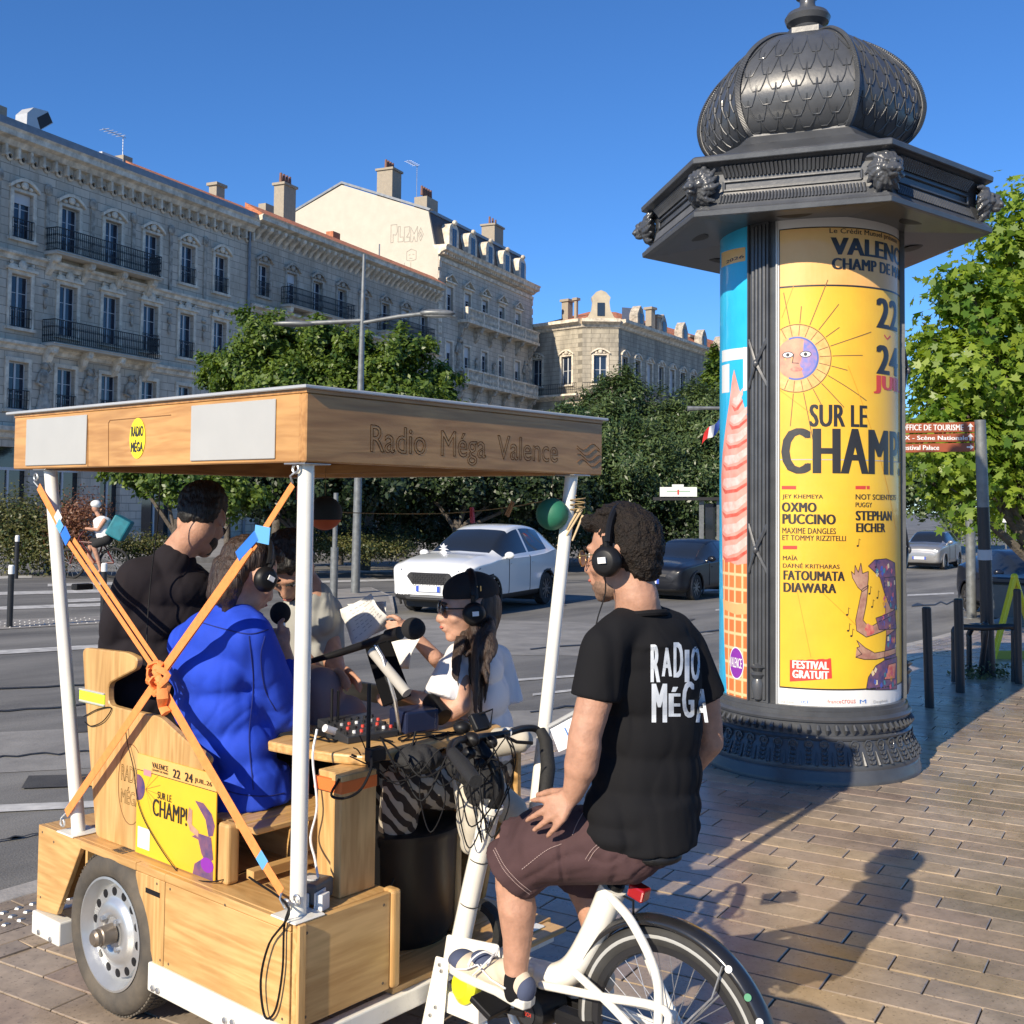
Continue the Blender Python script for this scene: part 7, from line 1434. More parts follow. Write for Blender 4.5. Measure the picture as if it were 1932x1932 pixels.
def onpix(ob, lift=.0015):
    dg = bpy.context.evaluated_depsgraph_get(); bv = BVHTree.FromObject(ob, dg); off = Vector((0, 0, 0)); q = ob
    while q is not None: off = off+q.location; q = q.parent
    def f(u, v):
        d = ray(u, -v).normalized(); h = bv.ray_cast(CAM-off, d)
        if h[0] is None: return at(u, -v, X=2.85)
        return h[0]+off-d*lift
    return f
# ---------------- the rider
RD = person('man on the cargo bike wearing a black t-shirt lettered in white and maroon shorts', (2.8, 1.95, 0))
HM = fmat(at(1176, 1052, X=2.80), (-.16, .985, -.10), s=1.13)
L_ = lambda x, y, z: HM @ Vector((x, y, z))
J = lambda px, py, X: at(px, py, X=X)
pr = headprims(HM)
nb = J(1205, 1168, 2.83)
pr += [('s', [(L_(0, -.02, -.05), .062), (L_(0, -.03, -.11), .066), (nb, .075)]), ('c', nb, nb-V(0, 0, .05), .068, .07)]
# left arm with hand resting on the thigh
sh, el, wr = J(1138, 1225, 2.66), J(1103, 1408, 2.60), J(1080, 1498, 2.60)
pr += [('s', [(sh, .06), (J(1122, 1320, 2.63), .052), (el+V(0, 0, .03), .048), (el, .050), (J(1096, 1445, 2.60), .050), (J(1088, 1475, 2.60), .038), (wr, .031)])]
XH = 2.572
hand(pr, wr, [J(1040, 1507, XH), J(1040, 1521, XH-.005), J(1050, 1534, XH-.006), J(1062, 1544, XH-.003)], [J(1003, 1510, XH+.01), J(994, 1548, XH), J(1008, 1566, XH-.002), J(1033, 1578, XH)], r=.0098, palm=.024, thumb=(J(1066, 1495, XH+.03), J(1040, 1494, XH+.05), J(1015, 1500, XH+.06)))
# right arm
rs, re = J(1294, 1222, 3.02), J(1340, 1400, 3.12)
pr += [('s', [(rs, .052), (J(1330, 1310, 3.08), .046), (re, .043), (J(1280, 1470, 3.12), .038), (J(1200, 1520, 3.08), .030), (J(1150, 1540, 3.02), .032)])]
hand(pr, J(1150, 1540, 3.02), [J(1110, 1545, 3.0), J(1112, 1552, 3.0), J(1118, 1560, 3.0), J(1125, 1566, 3.0)], [J(1070, 1560, 2.98), J(1075, 1572, 2.98), J(1085, 1580, 2.98), J(1100, 1588, 2.98)])
# legs
kn_, an = J(968, 1600, 2.66), J(973, 1835, 2.655)
pr += [('s', [(kn_, .062), (J(968, 1660, 2.66), .056), (J(976, 1715, 2.66), .060), (J(976, 1770, 2.66), .046), (an, .036), (J(972, 1862, 2.655), .036)])]
pr += [('s', [(J(1085, 1630, 2.95), .062), (J(1115, 1700, 2.94), .056), (J(1128, 1760, 2.93), .045), (J(1135, 1830, 2.93), .035)])]
pr += [('c', J(1215, 1300, 2.85), J(1205, 1560, 2.84), .07, .07), ('c', J(1190, 1590, 2.79), kn_, .075, .06), ('c', J(1190, 1575, 2.90), J(1085, 1630, 2.95), .085, .06)]
body = organic('body', pr, SKIN2, RD, voxel=.0062, smooth=5, fn=lambda p, n: .0012*noise.noise(p*45))
face(RD, HM, SKIN2, HAIRB, glasses=(mat('pale lens', (.35, .36, .38), .05, spec=.8), GOLD, .024, .021))
hp = []
Q = M3(HM)
for c, r in (((0, -.022, .055), (.081, .097, .085)), ((0, -.035, .025), (.082, .086, .080)), ((0, -.058, -.015), (.068, .052, .062)), ((0, .045, .094), (.056, .048, .030)), ((.03, .072, .10), (.03, .03, .024)), ((-.03, .074, .10), (.03, .03, .026)), ((0, .085, .092), (.026, .022, .02)), ((0, .0, .122), (.06, .07, .03))): hp.append(('b', L_(*c), r, Q))
organic('hair', hp, HAIRB, RD, voxel=.006, smooth=1, fn=lambda p, n: .006*noise.noise(p*55)+.005*noise.noise(p*120)-.004)
for s_ in (-1, 1): organic('sideburn', [('b', L_(s_*.071, .020, .012), (.010, .020, .03), Q)], HAIRB, RD, voxel=.005, smooth=1, fn=lambda p, n: .003*noise.noise(p*90))
organic('beard', [('b', L_(0, .036, -.072), (.053, .053, .038), Q), ('b', L_(0, .066, -.094), (.030, .024, .022), Q), ('b', L_(0, .084, -.075), (.02, .014, .012), Q)], BEARD, RD, voxel=.006, smooth=2, fn=lambda p, n: .002*noise.noise(p*110))
hd = empty('headphones', L_(0, 0, .1), 'black over-ear headphones worn by the rider', 'headphones'); headphones(HM, hd)
cbl([L_(-.10, .01, -.04), J(1142, 1118, 2.70), J(1128, 1165, 2.68), J(1122, 1195, 2.66)], .002, 'thin headphone wire hanging beside the rider\'s neck')
# t-shirt
sdv = Vector((.95, -.31, 0)).normalized(); fdv = Vector((.31, .95, 0)).normalized(); TM = Matrix((sdv, fdv, Vector((0, 0, 1)))).transposed().to_4x4(); e_ = lambda px, py, X, r: ('b', J(px, py, X), r, TM)
ts = [e_(1216, 1200, 2.85, (.152, .108, .08)), e_(1222, 1235, 2.855, (.170, .118, .105)), e_(1226, 1290, 2.86, (.178, .122, .15)), e_(1228, 1380, 2.87, (.178, .126, .16)), e_(1222, 1460, 2.865, (.186, .134, .15)), e_(1212, 1520, 2.845, (.196, .148, .11)), e_(1208, 1560, 2.84, (.202, .156, .07)), ('k', J(1212, 1500, 2.84), J(1214, 1592, 2.84), .15, .165),
      ('s', [(nb+V(0, 0, -.02), .082), (J(1165, 1195, 2.72), .062), (sh+V(0, 0, .003), .066)]), ('s', [(nb+V(0, 0, -.02), .082), (J(1268, 1192, 2.95), .064), (rs+V(0, 0, .003), .062)]), ('k', sh, J(1123, 1318, 2.64), .068, .073), ('k', rs, J(1329, 1316, 3.08), .064, .069), ('k', nb+V(0, 0, .012), nb-V(0, 0, .07), .082, .13)]
fo1 = folds(.010, 4.5, (.35, .3, .85), 3)
BTEE = mat('black cotton', (.009, .009, .0105), .9, spec=.2, bump=.3, bs=300, dist=.001, crease=.8)
tee = organic('t_shirt', ts, BTEE, RD, voxel=.0075, smooth=12, fn=lambda p, n: fo1(p, n)*1.0)
MB().tube([nb+V(0, 0, .014)+sdv*.080*math.cos(a)+fdv*.082*math.sin(a)+V(0, 0, -.012*math.sin(a)) for a in np.linspace(0, 2*math.pi, 25)[:-1]], .010, 8, closed=True).build('collar', BTEE, RD, smooth=True)
fT = onpix(tee); random.seed(3)
def teeword(word, x0, y0, x1, y1, sl=0):
    n = len(word); w = (x1-x0)/n; x = x0
    widths = {'I': .55, 'M': 1.25, 'O': .95, 'A': 1.05}; tot = sum(widths.get(c, 1) for c in word)
    for i, c in enumerate(word):
        ww = (x1-x0)*widths.get(c, 1)/tot; dy = (-6, 0, -10, 4, -2)[i % 5]; dy2 = (5, -6, -4, 5, 2)[i % 5]
        lettering(c, (x+1.5, -(y1+dy2+sl*i), x+ww-1.5, -(y0+dy+sl*i)), fT, mat('white screen print', (.62, .66, .70), .7, bump=.3, bs=150, dist=.001), RD, name='printed_letter', bold=.06, maxlen=8); x += ww
teeword('RADIO', 1226, 1222, 1322, 1282, 0); teeword('MÉGA', 1228, 1296, 1338, 1358, 0)
# shorts
SHT = mat('maroon cotton twill', (.072, .040, .041), .85, var=.14, vs=8, bump=.5, bs=220, dist=.002, spec=.2, crease=1.2)
hipL, hipR = J(1190, 1590, 2.785), J(1190, 1590, 2.92); kL = J(966, 1638, 2.66)
sp_ = [('b', J(1205, 1590, 2.84), (.165, .12, .08), TM), ('k', hipL+V(0, -.02, 0), J(962, 1606, 2.66), .112, .100), ('c', hipL, J(1030, 1592, 2.68), .110, .112), ('k', J(1030, 1585, 2.68), J(966, 1640, 2.66), .105, .105), ('c', hipR, J(1110, 1632, 2.94), .105, .10), ('k', J(1110, 1620, 2.94), J(1105, 1668, 2.945), .10, .10)]
fo2 = folds(.012, 5.5, (.1, .95, -.25), 8)
d1 = J(925, 1602, 2.66); d2 = J(1006, 1697, 2.66); hn = (d2-d1).cross(Vector((1, 0, 0))); hn = hn if hn.dot(J(968, 1720, 2.66)-d1) > 0 else -hn
shorts = organic('shorts', sp_, SHT, RD, voxel=.008, smooth=6, fn=fo2)
bm = bmesh.new(); bm.from_mesh(shorts.data); off = RD.location
for v in bm.verts:   # trim the near leg along its hem
    p = v.co+off
    if p.x < 2.80 and (p-d1).dot(hn) > 0: v.co = v.co-hn.normalized()*((p-d1).dot(hn)/hn.length)
bm.to_mesh(shorts.data); bm.free(); fS = onpix(shorts, .002)
STI = mat('pale stitching', (.42, .30, .27), .8)
def stitch(pts, step=3.2, w=.0013):
    P = [np.array(p, float) for p in cr_spline([(x, y, 0) for x, y in pts], 12)]; mb = MB(); acc = 0; on = True; prev = None
    pts3 = [fS(p[0], -p[1]) for p in P]
    for i, (a, b) in enumerate(zip(pts3, pts3[1:])):
        if (a-b).length > .05: continue
        mb.cone(a, a.lerp(b, .6), w, w, 5)
    mb.build('stitching', STI, RD)
stitch([(931, 1604), (950, 1640), (975, 1668), (1000, 1688)]); stitch([(934, 1600), (953, 1635), (978, 1663), (1003, 1683)]); stitch([(1102, 1530), (1088, 1555), (1080, 1576)]); stitch([(1140, 1590), (1122, 1606), (1110, 1625)]); stitch([(1134, 1588), (1117, 1603), (1104, 1622)]); stitch([(985, 1640), (1030, 1605), (1060, 1592)])
# sock, shoes
SOLE = mat('off white rubber sole', (.62, .60, .53), .6, bump=.2, bs=60); CANV = mat('cream suede', (.60, .50, .37), .85, bump=.4, bs=180, dist=.001); NAVS = mat('navy suede', (.06, .075, .13), .9, bump=.4, bs=180, dist=.001); LACE = mat('white lace', (.68, .68, .68), .8)
def shoe(heel, toe, X, parent=RD, up=Vector((0, 0, 1))):
    f = (toe-heel).normalized(); L = (toe-heel).length; M = fmat(heel, f, up); P = lambda x, y, z: M @ Vector((x, y*L, z)); Q = M3(M)
    sh_ = MB(); out = [(.030, 0), (.036, .12), (.034, .35), (.042, .60), (.046, .78), (.038, .92), (.012, 1.0), (-.016, .99), (-.040, .90), (-.046, .74), (-.040, .55), (-.030, .35), (-.034, .12), (-.028, .0), (0, -.02)]
    s = MB().prism([P(x, y, 0) for x, y in out], (M.to_3x3() @ Vector((0, 0, 1)))*.028).build('sole', SOLE, parent, bevel=.005, seg=2)
    organic('shoe_upper', [('b', P(0, .16, .055), (.036, .055, .05), Q), ('b', P(0, .5, .048), (.038, .085, .042), Q), ('b', P(0, .78, .036), (.044, .058, .032), Q), ('b', P(0, .28, .075), (.034, .055, .036), Q), ('b', P(0, .92, .032), (.034, .02, .022), Q)], CANV, parent, voxel=.006, smooth=4)
    organic('shoe_toe_cap', [('b', P(0, .84, .0375), (.0435, .048, .032), Q), ('b', P(0, .94, .033), (.034, .018, .022), Q)], NAVS, parent, voxel=.006, smooth=3)
    organic('shoe_heel_patch', [('b', P(0, .05, .05), (.035, .028, .04), Q)], NAVS, parent, voxel=.006, smooth=3)
    organic('shoe_quarter', [('b', P(0, .58, .071), (.034, .05, .026), Q)], NAVS, parent, voxel=.006, smooth=3)
    for i in range(4):
        y = .46+.08*i; z = .098-.010*i; MB().tube([P(-.032, y, z-.018), P(-.012, y+.01, z), P(.012, y+.03, z), P(.032, y+.04, z-.018)], .0035, 6).build('lace', LACE, parent, smooth=True)
    for q in ([(.0, .46, .1), (-.03, .52, .115), (-.05, .60, .09), (-.045, .66, .05)], [(0, .46, .1), (-.035, .42, .11), (-.055, .50, .07), (-.05, .58, .04)], [(0, .45, .102), (.03, .5, .11), (.04, .6, .06)]): MB().tube(cr_spline([P(*k) for k in q], 5), .0028, 6).build('lace', LACE, parent, smooth=True)
    MB().tube([P(-.0385, .20, .045), P(-.0405, .38, .050), P(-.044, .55, .075), P(-.045, .68, .045), P(-.0465, .80, .03)], .0028, 6).build('side_stripe', LACE, parent, smooth=True)
shoe(J(998, 1902, 2.655), J(850, 1822, 2.655), 2.655, up=Vector((0, -.35, 1)).normalized()); shoe(J(1150, 1880, 2.93), J(1075, 1875, 2.93), 2.93)
organic('sock', [('s', [(J(973, 1842, 2.655), .0385), (J(975, 1872, 2.655), .040)])], BTEE, RD, voxel=.006, smooth=2)
# ---------------- man in the bright blue shirt, bent forward with a microphone
BM = person('man in a bright blue shirt bending over a hand microphone, seated behind the orange straps', (2.5, 3.4, .6))
HB = fmat(J(468, 1088, 2.50), (.80, -.05, -.42), up=(.4, 0, 1), s=1.12); Lb = lambda x, y, z: HB @ Vector((x, y, z)); Qb = M3(HB)
pr = headprims(HB); nbb = J(440, 1165, 2.46); pr += [('s', [(Lb(0, -.02, -.05), .06), (nbb, .072)])]
hw = J(528, 1205, 2.70); fe = J(540, 1345, 2.62)
pr += [('s', [(J(470, 1215, 2.46), .045), (J(505, 1270, 2.54), .04), (fe, .036), (J(545, 1270, 2.68), .036), (hw, .030)])]; gr_ = J(530, 1185, 2.72)
hand(pr, hw, [J(515, 1190, 2.70), J(518, 1196, 2.70), J(521, 1203, 2.70), J(525, 1210, 2.70)], [J(545, 1186, 2.71), J(546, 1194, 2.71), J(547, 1201, 2.71), J(546, 1208, 2.71)], r=.0095, thumb=(J(530, 1185, 2.69), J(528, 1176, 2.69), J(535, 1168, 2.69)))
pr += [('s', [(J(365, 1225, 2.5), .045), (J(420, 1350, 2.75), .036), (J(600, 1300, 2.95), .035), (J(640, 1290, 2.98), .03)])]; pr += [('c', J(430, 1250, 2.5), J(440, 1450, 2.50), .05, .05)]
organic('body', pr, SKIN, BM, voxel=.0075, smooth=5); face(BM, HB, SKIN)
organic('hair', [('b', Lb(0, -.025, .045), (.083, .094, .084), Qb), ('b', Lb(0, -.068, -.02), (.074, .050, .085), Qb), ('s', [(J(425, 1070, 2.42), .05), (J(408, 1120, 2.42), .035), (J(404, 1160, 2.43), .012)]), ('s', [(J(440, 1100, 2.40), .04), (J(428, 1150, 2.40), .02), (J(425, 1178, 2.41), .008)]), ('b', Lb(0, .04, .1), (.06, .05, .03), Qb), ('b', Lb(0, -.06, -.08), (.06, .045, .05), Qb)], HAIRL, BM, voxel=.006, smooth=3, fn=lambda p, n: .006*noise.noise(Vector((p.x*75, p.y*75, p.z*14))))
hd = empty('headphones', Lb(0, 0, .1), 'black over-ear headphones worn by the man in the blue shirt', 'headphones'); headphones(HB, hd)
BLUS = mat('cobalt blue shirt', (.020, .062, .50), .75, var=.16, vs=5, bump=.3, bs=260, dist=.001, spec=.2, crease=.75); bsd = Matrix.Rotation(R(82), 4, 'Z')
e2 = lambda px, py, X, r: ('b', J(px, py, X), r, bsd)
ts = [e2(415, 1205, 2.44, (.21, .125, .11)), e2(400, 1260, 2.43, (.22, .15, .13)), e2(415, 1330, 2.46, (.21, .16, .15)), e2(440, 1400, 2.49, (.19, .15, .14)), e2(460, 1465, 2.50, (.17, .13, .12)), ('k', J(465, 1450, 2.50), J(470, 1512, 2.51), .15, .175),
      ('s', [(nbb, .075), (J(470, 1200, 2.42), .085), (J(505, 1270, 2.52), .078), (fe, .070), (J(552, 1300, 2.66), .058), (J(545, 1262, 2.69), .05)]), ('s', [(nbb, .075), (J(355, 1215, 2.47), .08), (J(400, 1330, 2.70), .07), (J(520, 1330, 2.85), .05)])]
fo3 = folds(.009, 4.6, (.5, -.35, .75), 21); shirt = organic('shirt', ts, BLUS, BM, voxel=.008, smooth=34, fn=fo3)
organic('trousers', [('s', [(J(465, 1500, 2.50), .14), (J(560, 1480, 2.80), .085), (J(585, 1600, 2.85), .06), (J(590, 1730, 2.82), .05)]), ('s', [(J(440, 1490, 2.52), .13), (J(620, 1440, 3.05), .08), (J(640, 1600, 3.05), .055)])], mat('black trousers', (.014, .014, .015), .85), BM, voxel=.01, smooth=5, fn=folds(.01, 3, (0, 1, 0), 2))
hm_ = empty('hand_microphone', J(528, 1178, 2.72), 'black hand microphone with a round foam cover held by the man in blue', 'microphone')
MB().ball(J(529, 1157, 2.73), (.040, .040, .044), 20, 14).build('foam_cover', FOAM, hm_, smooth=True); MB().cone(J(530, 1165, 2.73), J(535, 1230, 2.72), .017, .012, 12).build('handle', STEEL, hm_, smooth=True)
fJ = onpix(shirt, .001); SEAM = mat('navy seam thread', (.008, .02, .16), .8)
def seam(pts, w=.0022):
    P3 = [fJ(p[0], -p[1]) for p in cr_spline([(x, y, 0) for x, y in pts], 10)]; P3 = [p for p in P3 if p.x < 2.75]; MB().tube(P3, w, 5).build('seam', SEAM, BM, smooth=True)
seam([(372, 1172), (420, 1186), (470, 1196), (506, 1188)]); seam([(470, 1200), (478, 1290), (470, 1390), (478, 1490)]); seam([(410, 1484), (450, 1498), (500, 1502), (536, 1496)]); seam([(500, 1200), (492, 1240), (500, 1300), (520, 1340)])
MB().tube([nbb+Vector((.02, 0, .012))+Vector((.078*math.cos(a), .080*math.sin(a), .022*math.cos(a)*-1)) for a in np.linspace(0, 2*math.pi, 25)[:-1]], .015, 8, closed=True, flat=1.5).build('collar', BLUS, BM, smooth=True)
# ---------------- man in black at the front
FM = person('man in a black top and glasses seated at the front left, back turned', (2.6, 4.0, .6))
HF = fmat(J(382, 984, 2.62), (.62, .50, -.38), up=(.2, .2, 1), s=1.13); Lf = lambda x, y, z: HF @ Vector((x, y, z)); Qf = M3(HF)
pr = headprims(HF); nbf = J(322, 1068, 2.53); pr += [('s', [(Lf(0, -.03, -.04), .064), (J(345, 1030, 2.56), .064), (nbf, .075)]), ('c', nbf, J(300, 1250, 2.55), .06, .05)]
organic('body', pr, SKIN2, FM, voxel=.0075, smooth=5); face(FM, HF, SKIN2, HAIRK, glasses=(mat('pale lens', (.35, .36, .38), .05, spec=.8), BLACKP, .024, .018))
organic('hair', [('b', Lf(0, -.018, .065), (.086, .098, .076), Qf), ('b', Lf(0, -.062, .02), (.074, .052, .07), Qf), ('b', Lf(0, .05, .10), (.062, .045, .036), Qf), ('b', Lf(0, .01, .125), (.06, .07, .03), Qf)], HAIRK, FM, voxel=.007, smooth=1, fn=lambda p, n: .006*noise.noise(p*60)+.004*noise.noise(p*120))
organic('beard', [('b', Lf(0, .032, -.064), (.054, .054, .040), Qf), ('b', Lf(0, .062, -.088), (.028, .024, .020), Qf)], HAIRK, FM, voxel=.007, smooth=2)
fsd = Matrix.Rotation(R(-38), 4, 'Z'); e3 = lambda px, py, X, r: ('b', J(px, py, X), r, fsd)
BLK2 = mat('faded black cotton', (.017, .014, .017), .92, spec=.2, bump=.3, bs=240, dist=.001, var=.1, vs=4, crease=.8)
ts = [('c', J(328, 1062, 2.535), J(310, 1110, 2.53), .088, .13), e3(312, 1108, 2.53, (.20, .135, .11)), e3(300, 1150, 2.54, (.20, .14, .12)), e3(298, 1160, 2.52, (.215, .135, .15)), e3(290, 1240, 2.52, (.205, .135, .16)), e3(285, 1310, 2.52, (.20, .14, .13)), e3(285, 1370, 2.52, (.19, .14, .10)), ('s', [(nbf-V(0, 0, .03), .085), (J(352, 1100, 2.62), .09), (J(388, 1150, 2.66), .072), (J(400, 1240, 2.70), .062), (J(430, 1290, 2.85), .05)]), ('s', [(nbf-V(0, 0, .03), .085), (J(262, 1095, 2.42), .09), (J(222, 1170, 2.38), .07), (J(212, 1290, 2.44), .06), (J(300, 1340, 2.7), .05)])]
organic('top', ts, BLK2, FM, voxel=.009, smooth=6, fn=folds(.013, 4.5, (.5, -.3, .8), 31))
organic('trousers', [('s', [(J(285, 1370, 2.52), .13), (J(400, 1390, 2.9), .08), (J(440, 1480, 2.95), .06)])], BLK2, FM, voxel=.011, smooth=4)
# ---------------- man in a light shirt behind the near pole
GM = person('dark haired man in a light grey shirt leaning in behind the near pole', (3.0, 3.75, .6))
HG = fmat(J(548, 1072, 2.93), (-.55, -.35, -.75), up=(-.3, -.2, 1), s=1.13); Lg = lambda x, y, z: HG @ Vector((x, y, z)); Qg = M3(HG)
pr = headprims(HG); nbg = J(590, 1130, 3.02); pr += [('s', [(Lg(0, -.03, -.04), .062), (nbg, .07)]), ('c', nbg, J(590, 1250, 3.1), .05, .05), ('s', [(J(615, 1180, 3.12), .05), (J(632, 1260, 3.05), .042), (J(650, 1285, 2.98), .03)]), ('s', [(J(560, 1180, 3.05), .05), (J(580, 1270, 2.95), .04), (J(625, 1275, 2.93), .03)])]
hand(pr, J(650, 1285, 2.98), [J(655, 1262, 2.96), J(662, 1268, 2.96), J(666, 1276, 2.96), J(668, 1284, 2.96)], [J(680, 1285, 2.94), J(682, 1292, 2.94), J(682, 1299, 2.94), J(678, 1306, 2.94)]); hand(pr, J(625, 1275, 2.93), [J(640, 1262, 2.92), J(644, 1270, 2.92), J(645, 1278, 2.92), J(644, 1286, 2.92)], [J(658, 1282, 2.90), J(661, 1290, 2.9), J(660, 1298, 2.9), J(655, 1304, 2.9)])
organic('body', pr, SKIN2, GM, voxel=.0075, smooth=5); face(GM, HG, SKIN2)
organic('hair', [('b', Lg(0, -.02, .062), (.088, .098, .084), Qg), ('b', Lg(0, -.06, .0), (.075, .055, .075), Qg), ('b', Lg(0, .045, .1), (.06, .05, .035), Qg)], HAIRK, GM, voxel=.007, smooth=1, fn=lambda p, n: .007*noise.noise(p*55)); organic('beard', [('b', Lg(0, .036, -.070), (.055, .055, .042), Qg)], HAIRB, GM, voxel=.008, smooth=2)
gsd = Matrix.Rotation(R(60), 4, 'Z'); e4 = lambda px, py, X, r: ('b', J(px, py, X), r, gsd)
organic('shirt', [('c', J(592, 1132, 3.03), J(590, 1170, 3.06), .080, .13), e4(588, 1168, 3.06, (.165, .115, .11)), e4(584, 1225, 3.08, (.165, .12, .14)), e4(582, 1300, 3.1, (.165, .12, .14)), ('s', [(nbg-V(0, 0, .03), .085), (J(610, 1158, 3.12), .085), (J(619, 1222, 3.11), .070)]), ('s', [(nbg-V(0, 0, .03), .085), (J(562, 1162, 3.0), .085), (J(566, 1228, 2.99), .070)])], mat('light grey shirt', (.33, .33, .30), .85, var=.15, vs=6, crease=1.1), GM, voxel=.009, smooth=5, fn=folds(.015, 5, (.2, .3, .9), 41))
organic('trousers', [('s', [(J(590, 1370, 3.1), .13), (J(605, 1300, 2.86), .085), (J(610, 1400, 2.88), .07)]), ('s', [(J(600, 1370, 3.1), .12), (J(655, 1350, 2.95), .08), (J(660, 1480, 2.95), .06)])], mat('mauve grey trousers', (.20, .155, .17), .85, var=.1), GM, voxel=.01, smooth=5)
# ---------------- woman
WM = person('long haired woman in a white t-shirt and dark cap reading from a paper sheet', (3.3, 3.05, .6))
HW = fmat(J(884, 1150, 3.30), (-.80, .60, -.06), s=1.12); Lw = lambda x, y, z: HW @ Vector((x, y, z)); Qw = M3(HW)
pr = headprims(HW, fem=True); nbw = J(905, 1232, 3.34); pr += [('s', [(Lw(0, -.02, -.05), .048), (nbw, .050)]), ('c', nbw, J(912, 1300, 3.38), .05, .05)]
we, wh = J(850, 1262, 3.20), J(762, 1180, 3.16)
pr += [('s', [(J(935, 1250, 3.5), .045), (J(868, 1285, 3.44), .038), (J(820, 1240, 3.26), .032), (wh, .024)])]
hand(pr, wh, [J(748, 1172, 3.15), J(748, 1178, 3.15), J(750, 1184, 3.15), J(752, 1190, 3.15)], [J(730, 1172, 3.13), J(728, 1180, 3.13), J(730, 1187, 3.13), J(734, 1194, 3.13)], r=.0078, palm=.018, thumb=(J(752, 1168, 3.13), J(742, 1162, 3.12), J(730, 1164, 3.11)))
pr += [('s', [(J(865, 1250, 3.22), .048), (J(868, 1330, 3.16), .042), (J(850, 1342, 3.14), .040), (J(790, 1318, 3.08), .030), (J(752, 1308, 3.05), .022)])]
hand(pr, J(752, 1308, 3.05), [J(735, 1306, 3.04), J(735, 1311, 3.04), J(737, 1317, 3.04), J(740, 1322, 3.04)], [J(712, 1312, 3.02), J(710, 1319, 3.02), J(714, 1326, 3.02), J(720, 1331, 3.02)], r=.0078, palm=.018)
organic('body', pr, SKIN, WM, voxel=.0068, smooth=5); face(WM, HW, SKIN, HAIRL)
cap = empty('cap', Lw(0, 0, .08), 'dark cap worn by the woman', 'cap'); organic('cap_crown', [('b', Lw(0, -.012, .062), (.086, .104, .074), Qw)], mat('black cap cloth', (.012, .011, .012), .9, bump=.3, bs=150, dist=.001), cap, voxel=.007, smooth=3, cut=[(Lw(0, 0, .045), tuple(-(HW.to_3x3() @ Vector((0, 0, 1)))))])
MB().tube([Lw(-.088, -.03, .070), Lw(-.0885, -.03, .088)], .0025, 6).build('buckle', GOLD, cap); MB().tube([Lw(-.088, -.018, .070), Lw(-.0885, -.018, .088)], .0025, 6).build('buckle', GOLD, cap)
sg_ = empty('sunglasses', Lw(0, .1, .01), 'dark sunglasses worn by the woman', 'sunglasses')
for s_ in (-1, 1): organic('lens', [('b', Lw(s_*.033, .100, .008), (.027, .006, .021), Qw)], LENS, sg_, voxel=.004, smooth=1); MB().tube([Lw(s_*.058, .096, .014), Lw(s_*.076, .06, .014), Lw(s_*.084, .0, .012)], .003, 6).build('arm', BLACKP, sg_, smooth=True)
hd = empty('headphones', Lw(0, 0, .1), 'black over-ear headphones worn by the woman', 'headphones'); headphones(HW, hd)
hp = [('b', Lw(0, -.045, .0), (.080, .072, .11), Qw), ('b', Lw(-.05, -.04, -.05), (.035, .05, .07), Qw)]
for i in range(13):   # locks falling over the shoulder and down the back
    t = i/12; x0, y0 = 876+48*t, 1185+8*math.sin(i*2); x1 = 880+46*t+6*math.sin(i*1.7); xe = (880, 884, 890, 893, 897, 901, 904, 908, 911, 915, 919, 924, 928)[i]; ye = (1240, 1262, 1290, 1322, 1348, 1358, 1346, 1352, 1318, 1326, 1290, 1276, 1250)[i]; X_ = 3.25+.04*math.sin(i)+.04*t
    hp.append(('s', [(J(x0, y0, X_+.02), .022), (J(x1, 1225, X_-.02), .018), (J((x1+xe)/2+4*math.sin(i), (1225+ye)/2, X_-.05), .012), (J(xe, ye, X_-.06), .004)]))
for i in range(3): hp.append(('s', [(J(864+5*i, 1205, 3.2), .014), (J(856+5*i, 1250, 3.14), .009), (J(852+6*i, 1280+10*i, 3.12), .003)]))
organic('hair', hp, HAIRL, WM, voxel=.0065, smooth=2, fn=lambda p, n: .006*noise.noise(Vector((p.x*55, p.y*55, p.z*9))))
wsd = Matrix.Rotation(R(50), 4, 'Z'); e5 = lambda px, py, X, r: ('b', J(px, py, X), r, wsd)
WT = mat('white cotton', (.74, .72, .72), .85, bump=.2, bs=260, dist=.001, spec=.2, crease=1.2)
organic('t_shirt', [e5(905, 1262, 3.36, (.15, .095, .08)), e5(908, 1310, 3.38, (.165, .11, .12)), e5(912, 1370, 3.40, (.16, .12, .12)), e5(915, 1420, 3.40, (.165, .125, .10)), ('s', [(nbw, .055), (J(868, 1240, 3.24), .062), (J(856, 1280, 3.20), .068)]), ('k', J(862, 1255, 3.22), J(838, 1322, 3.15), .070, .088), ('s', [(nbw, .055), (J(938, 1245, 3.5), .062)]), ('k', J(938, 1250, 3.5), J(950, 1330, 3.50), .065, .085)], WT, WM, voxel=.0085, smooth=5, fn=folds(.014, 5, (.3, .3, .8), 51))
def zebra():
    m, t, b = nt('brown and cream striped cloth'); N, L = t.nodes, t.links; tc = N.new('ShaderNodeTexCoord'); mp = N.new('ShaderNodeMapping'); mp.inputs['Rotation'].default_value = (0, R(50), R(30)); L.new(tc.outputs['Object'], mp.inputs[0]); w = N.new('ShaderNodeTexWave'); w.inputs['Scale'].default_value = 7; w.inputs['Distortion'].default_value = 5; w.inputs['Detail'].default_value = 2; w.inputs['Detail Scale'].default_value = 1.6; L.new(mp.outputs[0], w.inputs['Vector'])
    r = N.new('ShaderNodeValToRGB'); r.color_ramp.elements[0].position = .52; r.color_ramp.elements[0].color = (.035, .024, .018, 1); r.color_ramp.elements[1].position = .60; r.color_ramp.elements[1].color = (.42, .37, .29, 1); L.new(w.outputs[0], r.inputs[0]); L.new(r.outputs[0], b.inputs['Base Color']); b.inputs['Roughness'].default_value = .85; return m
